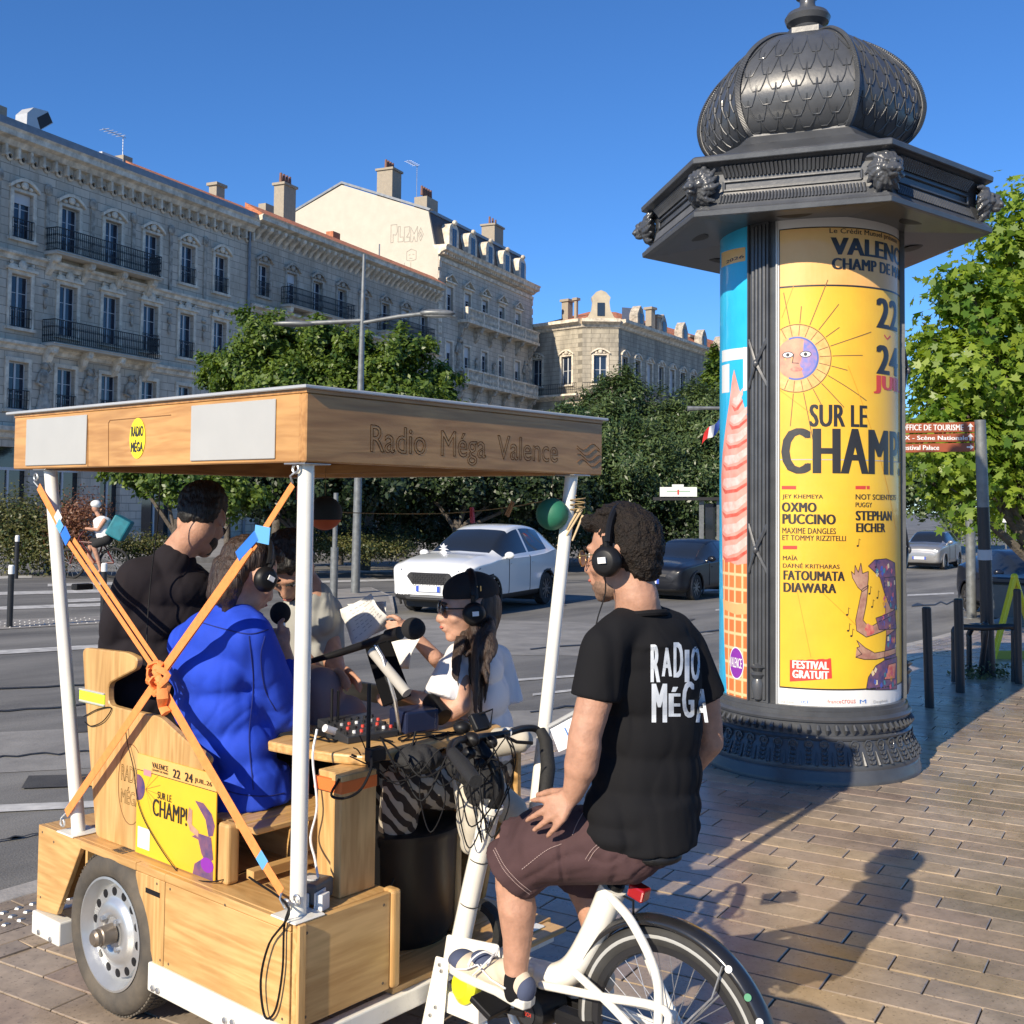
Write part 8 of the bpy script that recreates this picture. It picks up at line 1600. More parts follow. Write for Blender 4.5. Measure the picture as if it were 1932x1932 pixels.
organic('trousers', [('s', [(J(900, 1455, 3.34), .13), (J(840, 1475, 3.05), .10), (J(765, 1480, 2.86), .085), (J(752, 1540, 2.86), .07), (J(740, 1640, 2.90), .05)]), ('s', [(J(915, 1450, 3.36), .12), (J(820, 1440, 3.2), .09), (J(740, 1440, 3.1), .08), (J(720, 1560, 3.1), .06)])], zebra(), WM, voxel=.01, smooth=5, fn=folds(.03, 5, (.5, .3, .5), 61))
jk = organic('jacket', [('s', [(J(880, 1470, 2.99), .05), (J(900, 1520, 2.97), .075), (J(890, 1585, 2.97), .05)]), ('s', [(J(905, 1480, 3.0), .06), (J(965, 1530, 3.1), .055)]), ('s', [(J(940, 1400, 3.25), .055), (J(985, 1395, 3.3), .045)])], mat('cream canvas cloth', (.50, .46, .38), .85, var=.1), None, voxel=.009, smooth=3, fn=folds(.02, 4, (.3, .3, .8), 71)); tag(jk, 'cream cloth jacket bundled beside the handlebar stem', 'jacket')
bg_ = organic('bag', [('b', J(880, 1438, 2.86), (.06, .08, .07)), ('b', J(905, 1480, 2.88), (.05, .07, .08)), ('b', J(790, 1432, 2.78), (.09, .08, .05))], mat('dark padded cloth', (.02, .02, .021), .85, bump=.4, bs=90, crease=1.5), None, voxel=.008, smooth=3, fn=folds(.02, 5, (.2, .3, .9), 91)); tag(bg_, 'dark padded equipment bag hanging behind the cables at the table edge', 'bag')
# ================================================================ CARS
GLS = mat('tinted car glass', (.015, .018, .022), .06, spec=.8); CHR = mat('chrome trim', (.6, .6, .6), .15, .95); DPL = mat('dark bumper plastic', (.02, .02, .021), .6); HLG = mat('headlight glass', (.16, .17, .19), .08, .3, coat=.8); TYR = mat('car tyre', (.02, .02, .02), .8); ALW = mat('dark alloy wheel', (.16, .16, .17), .35, .7)
def car(name, label, pos, heading, st, L, W, paint, wheels, rw=.33, doors=(), glassx=None, plate=None, z0=0):
    root = empty(name, pos, label, 'car', rz=math.pi/2-heading)
    rings = []
    for (x, zb, zl, zt, wl, wb, wt) in st:
        rings.append([(x, 0, zb), (x, wl*.75, zb), (x, wl*.97, zb+.07), (x, wl, zb+(zl-zb)*.45), (x, wb, zl-.07), (x, wb-.02, zl), (x, wt+(wb-wt)*.42, zl+(zt-zl)*.5), (x, wt, zt-(zt-zl)*.12), (x, wt*.80, zt-.005), (x, 0, zt+.015)])
    ns, nr = 7, 4
    rr = [cr_spline([Vector(p) for p in r], nr) for r in rings]; cols = list(zip(*rr)); grid = [cr_spline(list(c), ns) for c in cols]  # [ring][station]
    m_, n_ = len(grid), len(grid[0]); V_ = []; idx = {}
    G = np.array([[np.array(p) for p in g] for g in grid]); G[..., 1] = np.maximum(G[..., 1], 0)
    parts = {}
    gx = glassx
    def cls(i, c, nrm):
        k = (i+.5)/nr; x, y, z = c
        if k < 4.3:
            for wx in wheels:
                if (x-wx)**2+(z-rw)**2 < (rw+.055)**2: return None
        if 5.25 < k < 6.9 and any(a < x < b for a, b in gx['side']): return 'side_window'
        if k > 6.95 and k < 9 and gx['front'][0] < x < gx['front'][1]: return 'windscreen'
        if k > 6.95 and gx['rear'][0] < x < gx['rear'][1]: return 'rear_window'
        if x > L/2-.22 and gx['grz'][0] < z < gx['grz'][1] and abs(y) < gx['grw']: return 'grille'
        if x > L/2-.62 and gx['hlz'][0]-.12*(L/2-x) < z < gx['hlz'][1]+.10*(L/2-x)*0+.02 and abs(y) > gx['grw']+.06 and k < 5.2: return 'headlight'
        if z < gx['sill']: return 'lower_trim'
        return 'body'
    for i in range(m_-1):
        for j in range(n_-1):
            q = [G[i, j], G[i+1, j], G[i+1, j+1], G[i, j+1]]; c = sum(q)/4; k = cls(i, c, None)
            if k is None: continue
            for s_ in (1, -1):
                nm = k if k in ('body', 'lower_trim', 'windscreen', 'rear_window', 'grille') else k+('L' if s_ > 0 else 'R'); mb = parts.setdefault(nm, MB()); mb.add([(p[0], p[1]*s_, p[2]+z0) for p in (q if s_ > 0 else q[::-1])], [(0, 1, 2, 3)])
    for s_ in (0, -1):   # close the ends
        e = [(p[0], p[1], p[2]+z0) for p in G[:, s_]]; parts['body'].add(e+[(p[0], -p[1], p[2]) for p in reversed(e)], [tuple(range(2*len(e)))])
    MM = {'body': paint, 'side_window': GLS, 'windscreen': GLS, 'rear_window': GLS, 'grille': DPL, 'headlight': HLG, 'lower_trim': DPL}
    for nm, mb in parts.items():
        b = nm[:-1] if nm[-1] in 'LR' else nm; mb.build(b, MM[b], root, smooth=True, local=True, weld=True, sharp=42)
    for wx in wheels:
        for s_ in (1, -1):
            y = W/2-.02; w = MB().lathe([(rw*.62, .0), (rw*.72, -.012), (rw*.95, -.005), (rw, .03), (rw, .17), (rw*.9, .20), (rw*.6, .2)], (wx, s_*y, rw+z0), n=32, axis=(0, -s_, 0)).build('wheel', TYR, root, smooth=True, local=True)
            r_ = MB().lathe([(rw*.66, .01), (rw*.60, .02), (rw*.58, .08), (.0, .09)], (wx, s_*y, rw+z0), n=28, axis=(0, -s_, 0)); 
            for a in range(10):
                t = a*math.pi/5; r_.beam((wx, s_*(y-.012), rw+z0), (wx+rw*.62*math.cos(t), s_*(y-.010), rw+z0+rw*.62*math.sin(t)), .035, .02, (0, 1, 0))
            r_.build('rim', ALW, w, local=True)
        for s_ in (1, -1): MB().tube([(wx+(rw+.058)*math.cos(a), s_*(W/2+.001), rw+z0+(rw+.058)*math.sin(a)) for a in np.linspace(R(-28), R(208), 22)], .026, 6, flat=.9).build('arch_trim', DPL if W > 1.8 else paint, root, smooth=True, local=True)
        MB().box((wx-rw-.04, -W/2+.14, .12+z0), (wx+rw+.04, W/2-.14, rw*2+.06+z0)).build('wheel_well', DPL, root, local=True)
    for s_ in (1, -1):
        mx_ = gx['mirror']; mb = MB().ball((mx_, s_*(W/2+.06), gx['mz']), (.07, .11, .075), 12, 8); mb.beam((mx_, s_*(W/2-.08), gx['mz']-.05), (mx_, s_*(W/2+.04), gx['mz']-.03), .05, .03); mb.build('mirror', paint, root, smooth=True, local=True)
        for dx in doors:
            j = min(range(n_), key=lambda j: abs(G[16, j][0]-dx)); P = [(G[i, j][0], s_*(G[i, j][1]+.004), G[i, j][2]+z0) for i in range(9, 21)]; MB().tube(P, .006, 4).build('door_seam', DPL, root, local=True)
            MB().box((dx-.26, s_*(W/2-.02) if s_ > 0 else -W/2-.015, st[5][2]-.14), (dx-.10, W/2+.015 if s_ > 0 else -W/2+.02, st[5][2]-.11)).build('door_handle', paint, root, local=True)
    if 'hl' in gx:
        hx, hy, hz_, a_, b_, c_ = gx['hl']
        for s_ in (1, -1): MB().ball((0, 0, 0), (a_, b_, c_), 16, 8).xf(Matrix.Translation((hx, s_*hy, hz_)) @ Matrix.Rotation(s_*-.75, 4, 'Z')).build('headlight', HLG, root, smooth=True, local=True)
    if plate: p = MB().box((L/2-.02, -.26, plate), (L/2+.025, .26, plate+.11)).build('number_plate', mat('number plate white', (.62, .64, .70), .4), root, local=True); MB().box((L/2+.0255, .20, plate), (L/2+.027, .26, plate+.11)).box((L/2+.0255, -.26, plate), (L/2+.027, -.20, plate+.11)).build('plate_band', mat('plate blue', (.03, .08, .45), .4), p, local=True)
    return root
HEAD = R(255)
def gdep(px, D): p = at(px, 1000, D=D); p.z = roadz(p.x, p.y); return p
SUV = [(2.28, .40, .62, .66, .60, .62, .5), (2.22, .30, .84, .90, .80, .82, .62), (1.98, .25, .95, 1.02, .88, .90, .66), (1.45, .24, 1.00, 1.10, .92, .93, .68), (1.0, .24, 1.05, 1.15, .93, .93, .66), (.45, .24, 1.06, 1.42, .93, .93, .63), (-.05, .24, 1.07, 1.60, .93, .93, .62), (-.6, .24, 1.08, 1.66, .93, .93, .62), (-1.25, .24, 1.11, 1.62, .93, .93, .60), (-1.75, .26, 1.16, 1.50, .92, .91, .58), (-2.1, .30, 1.12, 1.26, .88, .86, .62), (-2.26, .40, .95, 1.02, .80, .80, .6), (-2.30, .5, .75, .8, .7, .7, .5)]
pw_ = onroad(908, 1146); cw = car('parked_car', 'white family car with dark grille facing left, behind the woman', (pw_.x, pw_.y, roadz(pw_.x, pw_.y)+.01), HEAD, [(a, b*1.02, c*1.03, d*1.045, e, f, g) for a, b, c, d, e, f, g in SUV], 4.58, 1.86, mat('white car paint', (.72, .73, .72), .25, coat=.9), (1.38, -1.36), .35, (.62, -.42), dict(side=((-.36, .86), (-1.42, -.45)), front=(.10, 1.02), rear=(-2.14, -1.72), grz=(9, 9), grw=.52, hlz=(8, 9), sill=.40, mirror=.72, mz=1.14), plate=.47)
MB().prism([(2.14, y, z) for y, z in ((-.44, .84), (.44, .84), (.52, .76), (.38, .58), (-.38, .58), (-.52, .76))], (.145, 0, 0)).build('grille', DPL, cw, local=True, bevel=.03)
MB().prism([(2.14, y, z) for y, z in ((-.50, .44), (.50, .44), (.56, .36), (.5, .30), (-.5, .30), (-.56, .36))], (.135, 0, 0)).build('intake', DPL, cw, local=True, bevel=.02)
for s_ in (1, -1): MB().ball((0, 0, 0), (.27, .10, .065), 16, 8).xf(Matrix.Translation((2.03, s_*.745, .90)) @ Matrix.Rotation(s_*-.62, 4, 'Z') @ Matrix.Rotation(.12, 4, 'Y')).build('headlight', HLG, cw, smooth=True, local=True); MB().ball((2.16, s_*.72, .52), (.06, .09, .07), 12, 8).build('fog_light', DPL, cw, smooth=True, local=True)
MB().tube([(2.27, y, .70+.0*abs(y)) for y in np.linspace(-.4, .4, 9)], .006, 5).build('grille_bar', CHR, cw, local=True)
gm = MB()
for r_ in range(6):
    for c_ in range(-6, 7):
        y = c_*.078+(r_ % 2)*.039; z = .60+.042*r_; gm.lathe([(.030, 0), (.024, .006), (.024, 0)], (2.292, y, z), n=6, axis=(1, 0, 0)) if abs(y) < .36 else None
gm.build('grille_mesh', mat('dark gloss mesh', (.05, .05, .055), .25), cw, local=True)
rb = MB()
for i in range(8): a = i*.785; rb.tube([(1.02, -.35, 1.22), (1.06+.08*math.cos(a), -.35+.10*math.cos(a), 1.25+.07*math.sin(a)), (1.05+.16*math.cos(a), -.35+.20*math.cos(a), 1.24+.12*math.sin(a))], [.01, .028, .005], 6, flat=.5)
MB().box((2.29, -.4, .36), (2.30, .4, .40)).build('bumper_trim', CHR, cw, local=True); o = rb.build('white_bow', mat('white ribbon', (.8, .8, .82), .5), cw, smooth=True, local=True)
HAT = [(2.12, .36, .56, .60, .55, .58, .45), (2.05, .26, .74, .78, .76, .78, .6), (1.8, .22, .82, .87, .84, .86, .62), (1.3, .21, .86, .93, .88, .885, .64), (.85, .21, .89, .98, .885, .885, .62), (.3, .21, .90, 1.22, .885, .885, .58), (-.2, .21, .92, 1.39, .885, .885, .56), (-.7, .21, .94, 1.42, .885, .885, .55), (-1.2, .22, .98, 1.37, .885, .88, .54), (-1.65, .25, 1.02, 1.24, .87, .86, .52), (-1.98, .30, .98, 1.06, .82, .80, .55), (-2.12, .42, .80, .86, .74, .72, .5), (-2.15, .5, .7, .74, .6, .6, .45)]
GX = dict(side=((-.42, .72), (-1.40, -.52)), front=(.0, .88), rear=(-2.0, -1.60), grz=(.45, .66), grw=.42, hlz=(8, 9), hl=(1.86, .62, .71, .20, .11, .055), sill=.30, mirror=.55, mz=.98)
pb = onroad(1292, 1124); HEAD = R(262); cb_ = car('parked_car', 'black hatchback between the rider\'s head and the poster column', (pb.x, pb.y, roadz(pb.x, pb.y)+.01), HEAD, HAT, 4.25, 1.77, mat('black car paint', (.006, .008, .014), .4, coat=.25, spec=.3), (1.3, -1.3), .32, (.5, -.48), GX, plate=.42)
CIT = [(1.92, .34, .60, .66, .55, .58, .45), (1.86, .26, .78, .84, .74, .76, .6), (1.6, .22, .88, .95, .80, .82, .62), (1.2, .21, .93, 1.02, .84, .845, .64), (.85, .21, .96, 1.08, .845, .845, .62), (.35, .21, .97, 1.36, .845, .845, .60), (-.1, .21, .98, 1.49, .845, .845, .58), (-.6, .21, 1.0, 1.52, .845, .845, .58), (-1.1, .22, 1.02, 1.49, .845, .84, .57), (-1.5, .25, 1.04, 1.40, .84, .82, .56), (-1.78, .30, 1.0, 1.12, .80, .78, .6), (-1.88, .42, .82, .9, .74, .72, .55), (-1.9, .5, .7, .76, .6, .6, .5)]
GC = dict(side=((-.36, .74), (-1.25, -.44)), front=(.05, .9), rear=(-1.82, -1.48), grz=(.38, .56), grw=.45, hlz=(8, 9), hl=(1.66, .60, .78, .20, .13, .09), sill=.26, mirror=.6, mz=1.08)
ps = onroad(1757, 1071); car('parked_car', 'silver grey small hatchback right of the poster column, on the far lane', (ps.x, ps.y, roadz(ps.x, ps.y)+.01), R(264), CIT, 3.84, 1.69, mat('silver grey car paint', (.30, .30, .30), .28, .5, coat=.8), (1.2, -1.2), .30, (.5, -.42), GC, plate=.40)
pk = D0(1945, 24); car('parked_car', 'dark blue car behind the grey container at the right edge', (pk.x, pk.y, roadz(pk.x, pk.y)), R(230), HAT, 4.25, 1.77, mat('dark blue car paint', (.008, .012, .025), .3, coat=.3, spec=.4), (1.3, -1.3), .32, (.5, -.48), GX)
# ================================================================ STREET FURNITURE
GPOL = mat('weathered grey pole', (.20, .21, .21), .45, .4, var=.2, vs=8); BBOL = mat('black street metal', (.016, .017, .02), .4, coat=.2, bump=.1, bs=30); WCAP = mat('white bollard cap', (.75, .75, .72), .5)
def upat(px, py, base): # height of the photo point straight above a base point
    d = (base-CAM); D = d.dot(cf); return at(px, py, D=D)
lb = onroad(670, 1122); lt = upat(687, 480, lb); la = upat(684, 605, lb)
LP = empty('street_lamp', lb, 'tall slender grey street lamp with two drooping arms before the acacias', 'street lamp')
MB().tube([lb, lb.lerp(lt, .5), lt], [.105, .085, .035], 16).build('pole', GPOL, LP, smooth=True)
aL, aR, aR2 = upat(538, 612, lb), upat(798, 592, lb), upat(852, 590, lb)
MB().tube([la, la.lerp(aL, .6), aL], [.05, .055, .03], 10).build('arm', GPOL, LP, smooth=True); MB().tube([la+V(0, 0, -.05), la.lerp(aR, .6), aR], [.045, .05, .05], 10).build('arm', GPOL, LP, smooth=True)
c = (aR+aR2)/2; dr = (aR2-aR).normalized(); MB().ball((0, 0, 0), (.42, .16, .09), 20, 10).xf(Matrix.Translation(c) @ Matrix.Rotation(math.atan2(dr.y, dr.x), 4, 'Z')).build('lamp_head', GPOL, LP, smooth=True); MB().ball((0, 0, -.03), (.36, .13, .075), 16, 8).xf(Matrix.Translation(c) @ Matrix.Rotation(math.atan2(dr.y, dr.x), 4, 'Z')).build('lamp_glass', mat('milky lamp glass', (.5, .5, .46), .2), LP, smooth=True)
c = aL; MB().ball((0, 0, 0), (.5, .14, .07), 20, 10).xf(Matrix.Translation(c.lerp(la, .12)) @ Matrix.Rotation(math.atan2(dr.y, dr.x), 4, 'Z')).build('lamp_head', GPOL, LP, smooth=True)
p2 = onroad(629, 1135); t2 = upat(634, 930, p2); o = empty('grey_post', p2, 'short grey signal post with a wider foot left of the street lamp', 'post'); MB().tube([p2, p2.lerp(t2, .5)], [.085, .085], 14).build('foot', GPOL, o, smooth=True); MB().tube([p2.lerp(t2, .5), t2], [.055, .05], 12).build('shaft', GPOL, o, smooth=True)
def bollard(px, pt, pb_, w, label, cap, ground=onroad, group=None, lean=0):
    b = ground(px, pb_); t = upat(px+lean, pt, b); root = empty('bollard', b, label, 'bollard', group); r = w/2/FPX*(b-CAM).dot(cf)
    h = (t-b).length; k = .86 if cap else 1
    MB().tube([b, b.lerp(t, k)], [r, r], 16).build('shaft', BBOL, root, smooth=True)
    if cap: MB().tube([b.lerp(t, k), b.lerp(t, .985), t], [r*1.02, r*1.0, r*.7], 16).build('cap', WCAP, root, smooth=True)
    else: MB().tube([b.lerp(t, .985), t+V(0, 0, .01)], [r*1.02, r*.8], 16).build('cap', BBOL, root, smooth=True)
bollard(18, 1066, 1184, 11, 'nearer white capped bollard at the left edge, on the tactile strip', 1, group='white capped bollards', lean=4); bollard(30, 1010, 1092, 8, 'farther white capped bollard at the left edge before the hedge', 1, group='white capped bollards', lean=3)
bollard(194, 1062, 1176, 11, 'white capped bollard behind the left orange strap', 1, group='white capped bollards', lean=3)
bollard(1754, 1147, 1335, 17, 'nearest black bollard right of the column', 0, onplaza, 'black bollards on the plaza', -6); bollard(1812, 1131, 1307, 17, 'second black bollard, before the hoop rail', 0, onplaza, 'black bollards on the plaza', -4); bollard(1922, 1113, 1290, 14, 'black bollard in front of the yellow floor sign', 0, onplaza, 'black bollards on the plaza', -3)
# cross hoop rail
hb = onplaza(1801, 1286); he = onplaza(1914, 1286); hi = onplaza(1829, 1272); H_ = upat(1801, 1180, hb)
o = empty('hoop_rail', hb, 'low black tubular hoop rail round the foot of the sign post', 'rail')
hz = (upat(1912, 1183, he).z); MB().tube(cr_spline([hb, V(hb.x, hb.y, hb.z+.4), V(hb.x, hb.y, hz-.1), hb.lerp(he, .05)+V(0, 0, hz-hb.z), hb.lerp(he, .5)+V(0, 0, hz-hb.z), he.lerp(hb, .03)+V(0, 0, hz-he.z), V(he.x, he.y, hz-.08), V(he.x, he.y, hz-.4), he], 5), .034, 12).build('hoop', BBOL, o, smooth=True)
MB().tube(cr_spline([hi, V(hi.x, hi.y, hi.z+.4), V(hi.x, hi.y, hz-.15), hi.lerp(he, .12)+V(0, 0, hz-hi.z-.05), hi.lerp(he, .5)+V(0, .1, hz-hi.z-.04), he+V(0, .3, hz-he.z-.04), he+V(.1, .4, 0)], 5), .032, 12).build('hoop', BBOL, o, smooth=True)
# sign post with brown tourist signs
sb = onplaza(1866, 1276); stp = upat(1849, 792, sb); SP = empty('sign_post', sb, 'tall post carrying three brown tourist direction signs beside the plane tree', 'sign post')
MB().tube([sb, stp], [.075, .062], 18).build('pole', GPOL, SP, smooth=True); MB().tube([sb, sb.lerp(stp, .66)], [.0765, .0675], 18).build('black_lower_pole', BBOL, SP, smooth=True); q = sb.lerp(stp, .455); MB().tube([q, sb.lerp(stp, .495)], [.080, .079], 18).build('pole_band', mat('dull white band', (.45, .47, .48), .6), SP, smooth=True)  # lower part of the pole drawn black, grey above
SGB = mat('brown sign face', (.33, .085, .035), .45); 
for (y0, y1, txt, arrow, yl) in ((796, 815, 'OFFICE DE TOURISME', '↑', (1700, 1818)), (817, 833, 'LUX - Scène Nationale', '↑', (1690, 1826)), (835, 852, 'Festival Palace', '→', (1700, 1772))):
    D_ = (stp-CAM).dot(cf); X1 = 1839; dz = 1
    f = lambda u, v, D_=D_: at(u, v, D=D_-.10)
    tl, tr = at(1660, y0+4, D=D_-.06), at(X1, y0, D=D_-.06); bl, br = at(1660, y1+3, D=D_-.06), at(X1, y1, D=D_-.06); nn = cf*.03
    s_ = MB().hexa([bl, br, br+nn, bl+nn, tl, tr, tr+nn, tl+nn]).build('direction_sign', SGB, SP, bevel=.004)
    g = lambda u, v, D_=D_: at(u, -v, D=D_-.0625)
    a = 4*(1-(yl[0]-1660)/180); lettering(txt, (yl[0], -(y1-3), yl[1], -(y0+5)), lambda u, v, g=g: g(u, v), WHP, s_, bold=.03)
    ya = (y0+y1)/2; ar = [(1829, ya+6), (1829, ya-1), (1825, ya), (1831, ya-7), (1837, ya), (1833, ya-1), (1833, ya+6)] if arrow == '↑' else [(1824, ya+1.5), (1831, ya+1.5), (1831, ya+5), (1837, ya), (1831, ya-5), (1831, ya-1.5), (1824, ya-1.5)]
    pb2 = flatpoly([(x, -y) for x, y in ar], lambda u, v, g=g: g(u, v), WHP, s_, 'arrow')
gb = onroad(1833, 1167); gt = upat(1830, 958, gb); o = empty('grey_pole', gb, 'plain grey pole just left of the sign post', 'pole'); MB().tube([gb, gt], [.10, .095], 18).build('shaft', GPOL, o, smooth=True); MB().lathe([(.16, 0), (.16, .02), (.11, .03)], gb, n=18).build('foot_ring', GPOL, o)
gf = shrub('tuft of green weeds at the foot of the sign post', [((sb.x, sb.y, sb.z+.02), (.30, .3, .05)), ((sb.x-.3, sb.y+.1, sb.z+.02), (.25, .2, .04))], 500, .05, LEAF4, 77, 'weeds', 'weeds')
# container, yellow floor sign
pc = Vector((15.6, 4.25, plazaz(15.6))); cbt = onroad(1900, 1178); o = empty('waste_container', cbt, 'grey lidded waste container behind the yellow sign', 'container'); tz = upat(1900, 1088, cbt).z; 
MB().box((cbt.x-.25, cbt.y-.9, cbt.z+.1), (cbt.x+.7, cbt.y+.35, tz-.12)).build('bin', mat('dark grey bin plastic', (.10, .105, .10), .5, var=.15, vs=5), o, bevel=.04); MB().box((cbt.x-.32, cbt.y-.95, tz-.119), (cbt.x+.75, cbt.y+.4, tz)).build('lid', mat('dark lid', (.02, .025, .035), .4), o, bevel=.03)
ys = onplaza(1874, 1243); ya_ = upat(1914, 1088, ys+V(.15, 0, 0)); yr = onplaza(1960, 1243); o = empty('floor_sign', ys, 'bright yellow folding frame stand at the right edge', 'floor sign'); YP = mat('bright yellow plastic frame', (.75, .62, .02), .35)
MB().beam(ys, ya_, .10, .05, (1, -1, 0)).build('leg', YP, o, bevel=.01); MB().beam(yr, ya_, .10, .05, (1, -1, 0)).build('leg', YP, o, bevel=.01); MB().beam(ys+V(-.02, 0, .05), yr+V(0, 0, .05), .07, .12).build('base_bar', mat('olive yellow base', (.40, .36, .05), .5), o, bevel=.01)
MB().ball(ya_, (.05, .05, .045), 12, 8).build('hinge', YP, o, smooth=True)
# no entry sign, far
nb_ = gdep(1899, 40); nt_ = upat(1897, 955, nb_); o = empty('no_entry_sign', nb_, 'red round no entry sign on a thin pole far down the street', 'road sign'); fx = -cf.normalized()
MB().tube([nb_, upat(1895, 930, nb_)], [.03, .03], 8).build('pole', GPOL, o, smooth=True); c = upat(1897, 960, nb_)-cf*.1; MB().lathe([(.20, 0), (.20, .02), (0, .02)], c, n=28, axis=tuple(-cf)).build('disc', mat('traffic red', (.60, .02, .025), .4), o); a = c-cf*.025; MB().hexa([a-cr*.14-cu*.035, a+cr*.14-cu*.035, a+cr*.14-cu*.035-cf*.01, a-cr*.14-cu*.035-cf*.01, a-cr*.14+cu*.035, a+cr*.14+cu*.035, a+cr*.14+cu*.035-cf*.01, a-cr*.14+cu*.035-cf*.01]).build('white_bar', WHP, o); c = upat(1897, 978, nb_)-cf*.1; MB().box((-.15, -.01, -.14), (.15, .01, .14), Matrix.Translation(c) @ Matrix.Rotation(-YAW, 4, 'Z')).build('lower_plate', WHP, o)
# bus shelter
bs = gdep(1330, 34); bd = (bs-CAM).dot(cf); o = empty('bus_shelter', bs, 'dark bus shelter with a white line map panel on its roof', 'bus shelter'); F_ = lambda x, y, d=0: at(x, y, D=bd+d)
def slab(x0, y0, x1, y1, d0, d1): return MB().hexa([F_(x0, y1, d0), F_(x1, y1, d0), F_(x1, y1, d1), F_(x0, y1, d1), F_(x0, y0, d0), F_(x1, y0, d0), F_(x1, y0, d1), F_(x0, y0, d1)])
slab(1232, 938, 1358, 944, -.2, 1.4).build('roof', DPL, o); pn = slab(1245, 919, 1315, 937, -.25, -.15).build('sign_panel', mat('white panel', (.72, .74, .72), .5), o); slab(1268, 914, 1290, 918.5, -.25, -.15).build('sign_cap', WHP, o)
for x in (1319, 1352): slab(x, 944.5, x+9, 1075, 0, .15).build('post', GPOL, o)
slab(1330, 950, 1350, 1032, .1, .15).build('glass_panel', GLASS, o); slab(1258, 926, 1302, 927.5, -.26, -.255).build('line_print', mat('green line', (.3, .5, .3), .5), pn); slab(1278, 924, 1281, 933, -.262, -.257).build('line_print', REDP, pn)
# flag and far lamp
fb = gdep(1362, 30); fd = (fb-CAM).dot(cf); o = empty('flag', fb, 'french tricolour hanging beside the blue poster', 'flag'); Ff = lambda x, y, d=0: at(x, y, D=fd+d); MB().tube([fb, Ff(1366, 775)], .05, 8).build('staff', GPOL, o)
for i, m in enumerate((mat('flag blue', (.02, .06, .30), .8), mat('flag white', (.75, .75, .75), .8), mat('flag red', (.62, .03, .03), .8))):
    a0, a1 = i/3, (i+1)/3; g = lambda u, v: Ff(1360-32*u-4*v, 785+34*u+26*v*(1-.2*u)+4*math.sin(u*6), .15*math.sin(u*7+v*2)); mb = MB(); n = 5; mb.v = [tuple(g(a0+(a1-a0)*k/n, l/n)) for l in range(n+1) for k in range(n+1)]; mb.f = [(l*(n+1)+k, l*(n+1)+k+1, (l+1)*(n+1)+k+1, (l+1)*(n+1)+k) for l in range(n) for k in range(n)]; mb.build('stripe', m, o, smooth=True)
fb = gdep(1375, 33); fd = (fb-CAM).dot(cf); o = empty('street_lamp', fb, 'far grey street lamp whose arm ends left of the blue poster', 'street lamp'); MB().tube([at(1297, 771, D=fd), at(1330, 770, D=fd), at(1376, 770, D=fd)], [.08, .05, .05], 8).build('arm', GPOL, o, smooth=True); MB().tube([fb, at(1376, 765, D=fd)], [.09, .06], 8).build('pole', GPOL, o, smooth=True)
# ---- courier cyclist
cyb = onroad(175, 1093); cD = (cyb-CAM).dot(cf); G_ = lambda x, y, d=0: at(x, y, D=cD+d); rwc = 27/FPX*cD
CB = empty('city_bicycle', cyb, 'black bicycle ridden by the courier across the left crossing', 'bicycle')
for wx, wy in ((132, 1064), (215, 1062)):
    MB().tube([G_(wx, wy)+(cr*math.cos(a)+cu*math.sin(a))*rwc for a in np.linspace(0, 2*math.pi, 33)[:-1]], .034, 8, closed=True).build('wheel', BLACKM, CB, smooth=True); sp_ = MB()
    for i in range(14): a = i*math.pi/7; sp_.cone(G_(wx, wy), G_(wx, wy)+(cr*math.cos(a)+cu*math.sin(a))*rwc, .003, .003, 4)
    sp_.build('spokes', STEEL, CB)
fr = MB(); 
for a, b in (((132, 1064), (150, 1012)), ((150, 1018), (180, 1062)), ((180, 1062), (215, 1062)), ((180, 1062), (196, 1022)), ((150, 1022), (196, 1026)), ((196, 1026), (215, 1062)), ((150, 1012), (160, 1000))): fr.cone(G_(*a), G_(*b), .02, .02, 8)
fr.build('frame', mat('dark red frame', (.10, .015, .012), .4), CB, smooth=True); MB().ball(G_(197, 1018), (.13, .1, .04), 10, 6).build('saddle', BLACKM, CB, smooth=True); MB().tube([G_(160, 1000, -.25), G_(150, 1002), G_(160, 1000, .25)], .014, 6).build('handlebar', BLACKM, CB, smooth=True)
CY = person('courier in a white sleeveless top and white helmet riding a bicycle', cyb)
pr = [('b', G_(180, 958), (.085, .085, .115)), ('c', G_(183, 968), G_(190, 978), .055, .06), ('s', [(G_(197, 982, -.2), .06), (G_(185, 1000, -.25), .045), (G_(165, 997, -.25), .035)]), ('s', [(G_(190, 984, .2), .06), (G_(175, 1000, .25), .045), (G_(162, 997, .25), .035)]), ('s', [(G_(200, 1018, -.1), .1), (G_(177, 1030, -.14), .075), (G_(184, 1052, -.13), .055), (G_(190, 1076, -.13), .04), (G_(182, 1082, -.13), .035)]), ('s', [(G_(200, 1018, .1), .1), (G_(172, 1024, .14), .075), (G_(168, 1048, .13), .055), (G_(176, 1062, .13), .04), (G_(167, 1066, .13), .035)]), ('c', G_(192, 984), G_(198, 1012), .12, .12)]
organic('body', pr, SKIN2, CY, voxel=.018, smooth=3); organic('top', [('b', G_(193, 984), (.22, .22, .13)), ('c', G_(192, 988), G_(198, 1008), .20, .215)], WT, CY, voxel=.02, smooth=3); organic('shorts', [('s', [(G_(201, 1017, -.08), .15), (G_(180, 1027, -.14), .105)]), ('s', [(G_(201, 1017, .08), .15), (G_(176, 1022, .14), .105)])], mat('black trousers', (.014, .014, .015), .85), CY, voxel=.02, smooth=3)
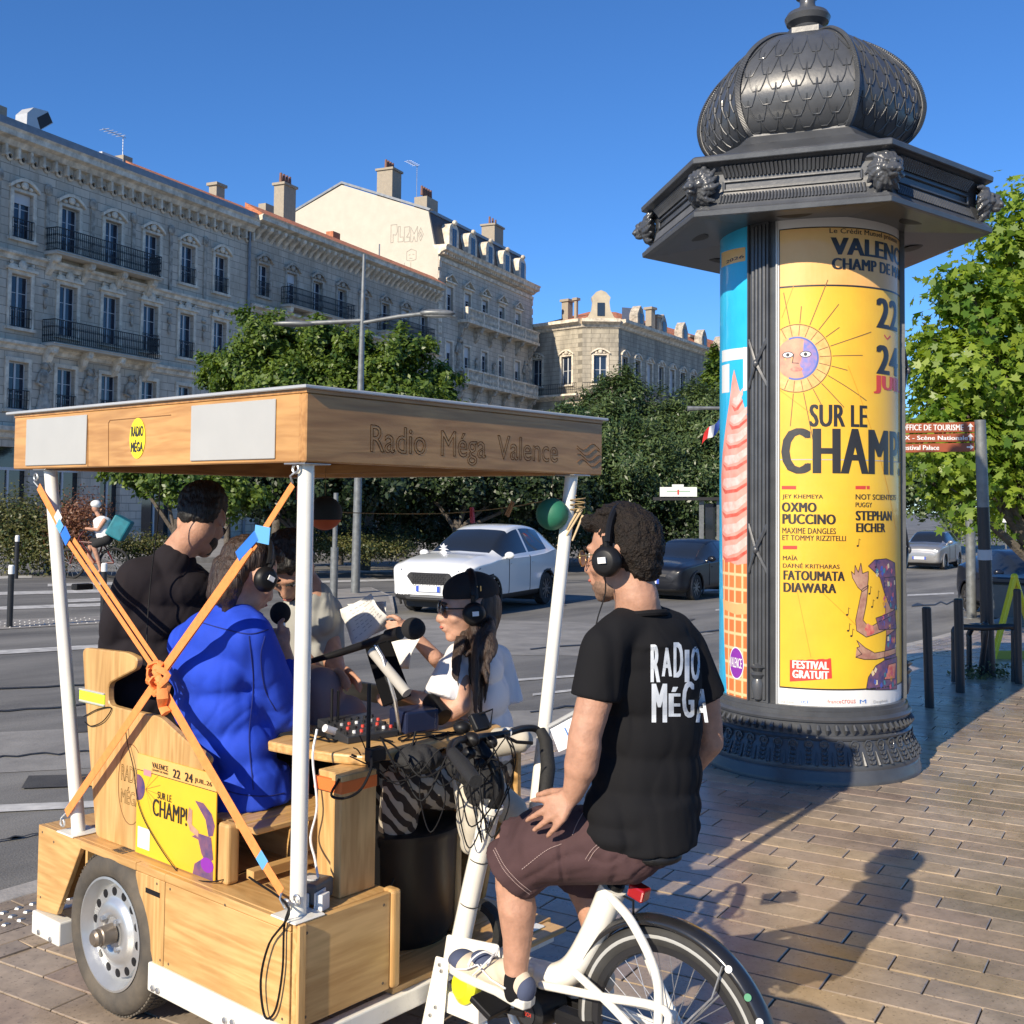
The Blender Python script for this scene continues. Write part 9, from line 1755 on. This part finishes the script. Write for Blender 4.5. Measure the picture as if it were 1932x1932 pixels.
hm = MB().ball(G_(181, 951), (.13, .13, .10), 14, 8).build('helmet', WCAP, CY, smooth=True); tag(MB().box((-.22, -.22, -.27), (.22, .22, .27), Matrix.Translation(G_(226, 996)) @ Matrix.Rotation(-YAW+R(5), 4, 'Z') @ Matrix.Rotation(R(28), 4, 'Y')).build('delivery_bag', mat('teal delivery bag', (.01, .16, .20), .6, var=.2), None, bevel=.04, seg=2), 'big square teal delivery bag on the courier\'s back', 'bag')
# bin, hoops, terrace
bn = onroad(101, 1082); o = empty('litter_bin', bn, 'grey slatted litter bin behind the left orange strap', 'litter bin'); h_ = upat(101, 1018, bn).z
for i in range(14): a = i*2*math.pi/14; c = bn+V(.2*math.cos(a), .2*math.sin(a), 0); MB().box((c.x-.03, c.y-.03, bn.z+.05), (c.x+.03, c.y+.03, h_)).build('slat', GPOL, o)
MB().lathe([(.23, 0), (.24, .05), (.2, .08)], (bn.x, bn.y, h_), n=18).build('rim', GPOL, o); MB().lathe([(0, .05), (.17, .05), (.17, h_-bn.z)], bn, n=14).build('liner', DPL, o)
for i, x in enumerate((246, 256, 266)):
    a, b = onroad(x-4, 1040), onroad(x+5, 1033); o = MB().tube(cr_spline([a, a+V(0, 0, .5), a.lerp(b, .2)+V(0, 0, .78), a.lerp(b, .8)+V(0, 0, .78), b+V(0, 0, .5), b], 4), .03, 8); tag(o.build('bike_stand', STEEL, None, smooth=True), ('leftmost', 'middle', 'rightmost')[i]+' of three steel bike stands right of the courier', 'bike stand', 'steel bike stands')
def chair(pos, rz, label):
    root = empty('terrace_chair', pos, label, 'chair', 'dark chairs on the terrace', rz); q = lambda: MB()
    q().box((-.22, -.22, .44), (.22, .22, .47)).build('seat', DPL, root, local=True); q().box((-.22, .19, .62), (.22, .22, .88)).build('backrest', DPL, root, local=True)
    for sx in (-1, 1):
        for sy in (-1, 1): q().box((sx*.2-.015, sy*.2-.015, 0), (sx*.2+.015, sy*.2+.015, .44 if sy < 0 else .62)).build('leg', DPL, root, local=True)
    return root
first = None
for i, (px, py) in enumerate(((612, 1046), (636, 1050), (655, 1045), (700, 1048), (722, 1046), (745, 1050), (585, 1048), (560, 1046))):
    p = onroad(px, py); p.z += .13; lab = 'dark terrace chair in the tree shade, number %d' % i
    lab = ['dark terrace chair right of the near grey post', 'dark terrace chair between the post and the lamp', 'dark terrace chair directly left of the lamp foot', 'dark terrace chair right of the lamp', 'dark terrace chair midway between lamp and white car', 'dark terrace chair nearest the white car', 'dark terrace chair beneath the black lantern', 'dark terrace chair seen left of the near pole'][i]
    if first is None: first = chair(p, .3, lab)
    else: c = copy_tree(first); c.location = p; c.rotation_euler = (0, 0, random.uniform(-1, 3)); c['label'] = lab
for i, (px, py) in enumerate(((625, 1042), (712, 1042))):
    p = onroad(px, py); p.z += .12; o = empty('terrace_table', p, ['round terrace table under the trees left of the lamp', 'round terrace table under the trees right of the lamp'][i], 'table', 'round terrace tables'); MB().lathe([(0, .70), (.38, .70), (.38, .73), (0, .73)], p, n=20).build('table_top', DPL, o); MB().cone(p, p+V(0, 0, .7), .035, .035, 8).build('leg', DPL, o)
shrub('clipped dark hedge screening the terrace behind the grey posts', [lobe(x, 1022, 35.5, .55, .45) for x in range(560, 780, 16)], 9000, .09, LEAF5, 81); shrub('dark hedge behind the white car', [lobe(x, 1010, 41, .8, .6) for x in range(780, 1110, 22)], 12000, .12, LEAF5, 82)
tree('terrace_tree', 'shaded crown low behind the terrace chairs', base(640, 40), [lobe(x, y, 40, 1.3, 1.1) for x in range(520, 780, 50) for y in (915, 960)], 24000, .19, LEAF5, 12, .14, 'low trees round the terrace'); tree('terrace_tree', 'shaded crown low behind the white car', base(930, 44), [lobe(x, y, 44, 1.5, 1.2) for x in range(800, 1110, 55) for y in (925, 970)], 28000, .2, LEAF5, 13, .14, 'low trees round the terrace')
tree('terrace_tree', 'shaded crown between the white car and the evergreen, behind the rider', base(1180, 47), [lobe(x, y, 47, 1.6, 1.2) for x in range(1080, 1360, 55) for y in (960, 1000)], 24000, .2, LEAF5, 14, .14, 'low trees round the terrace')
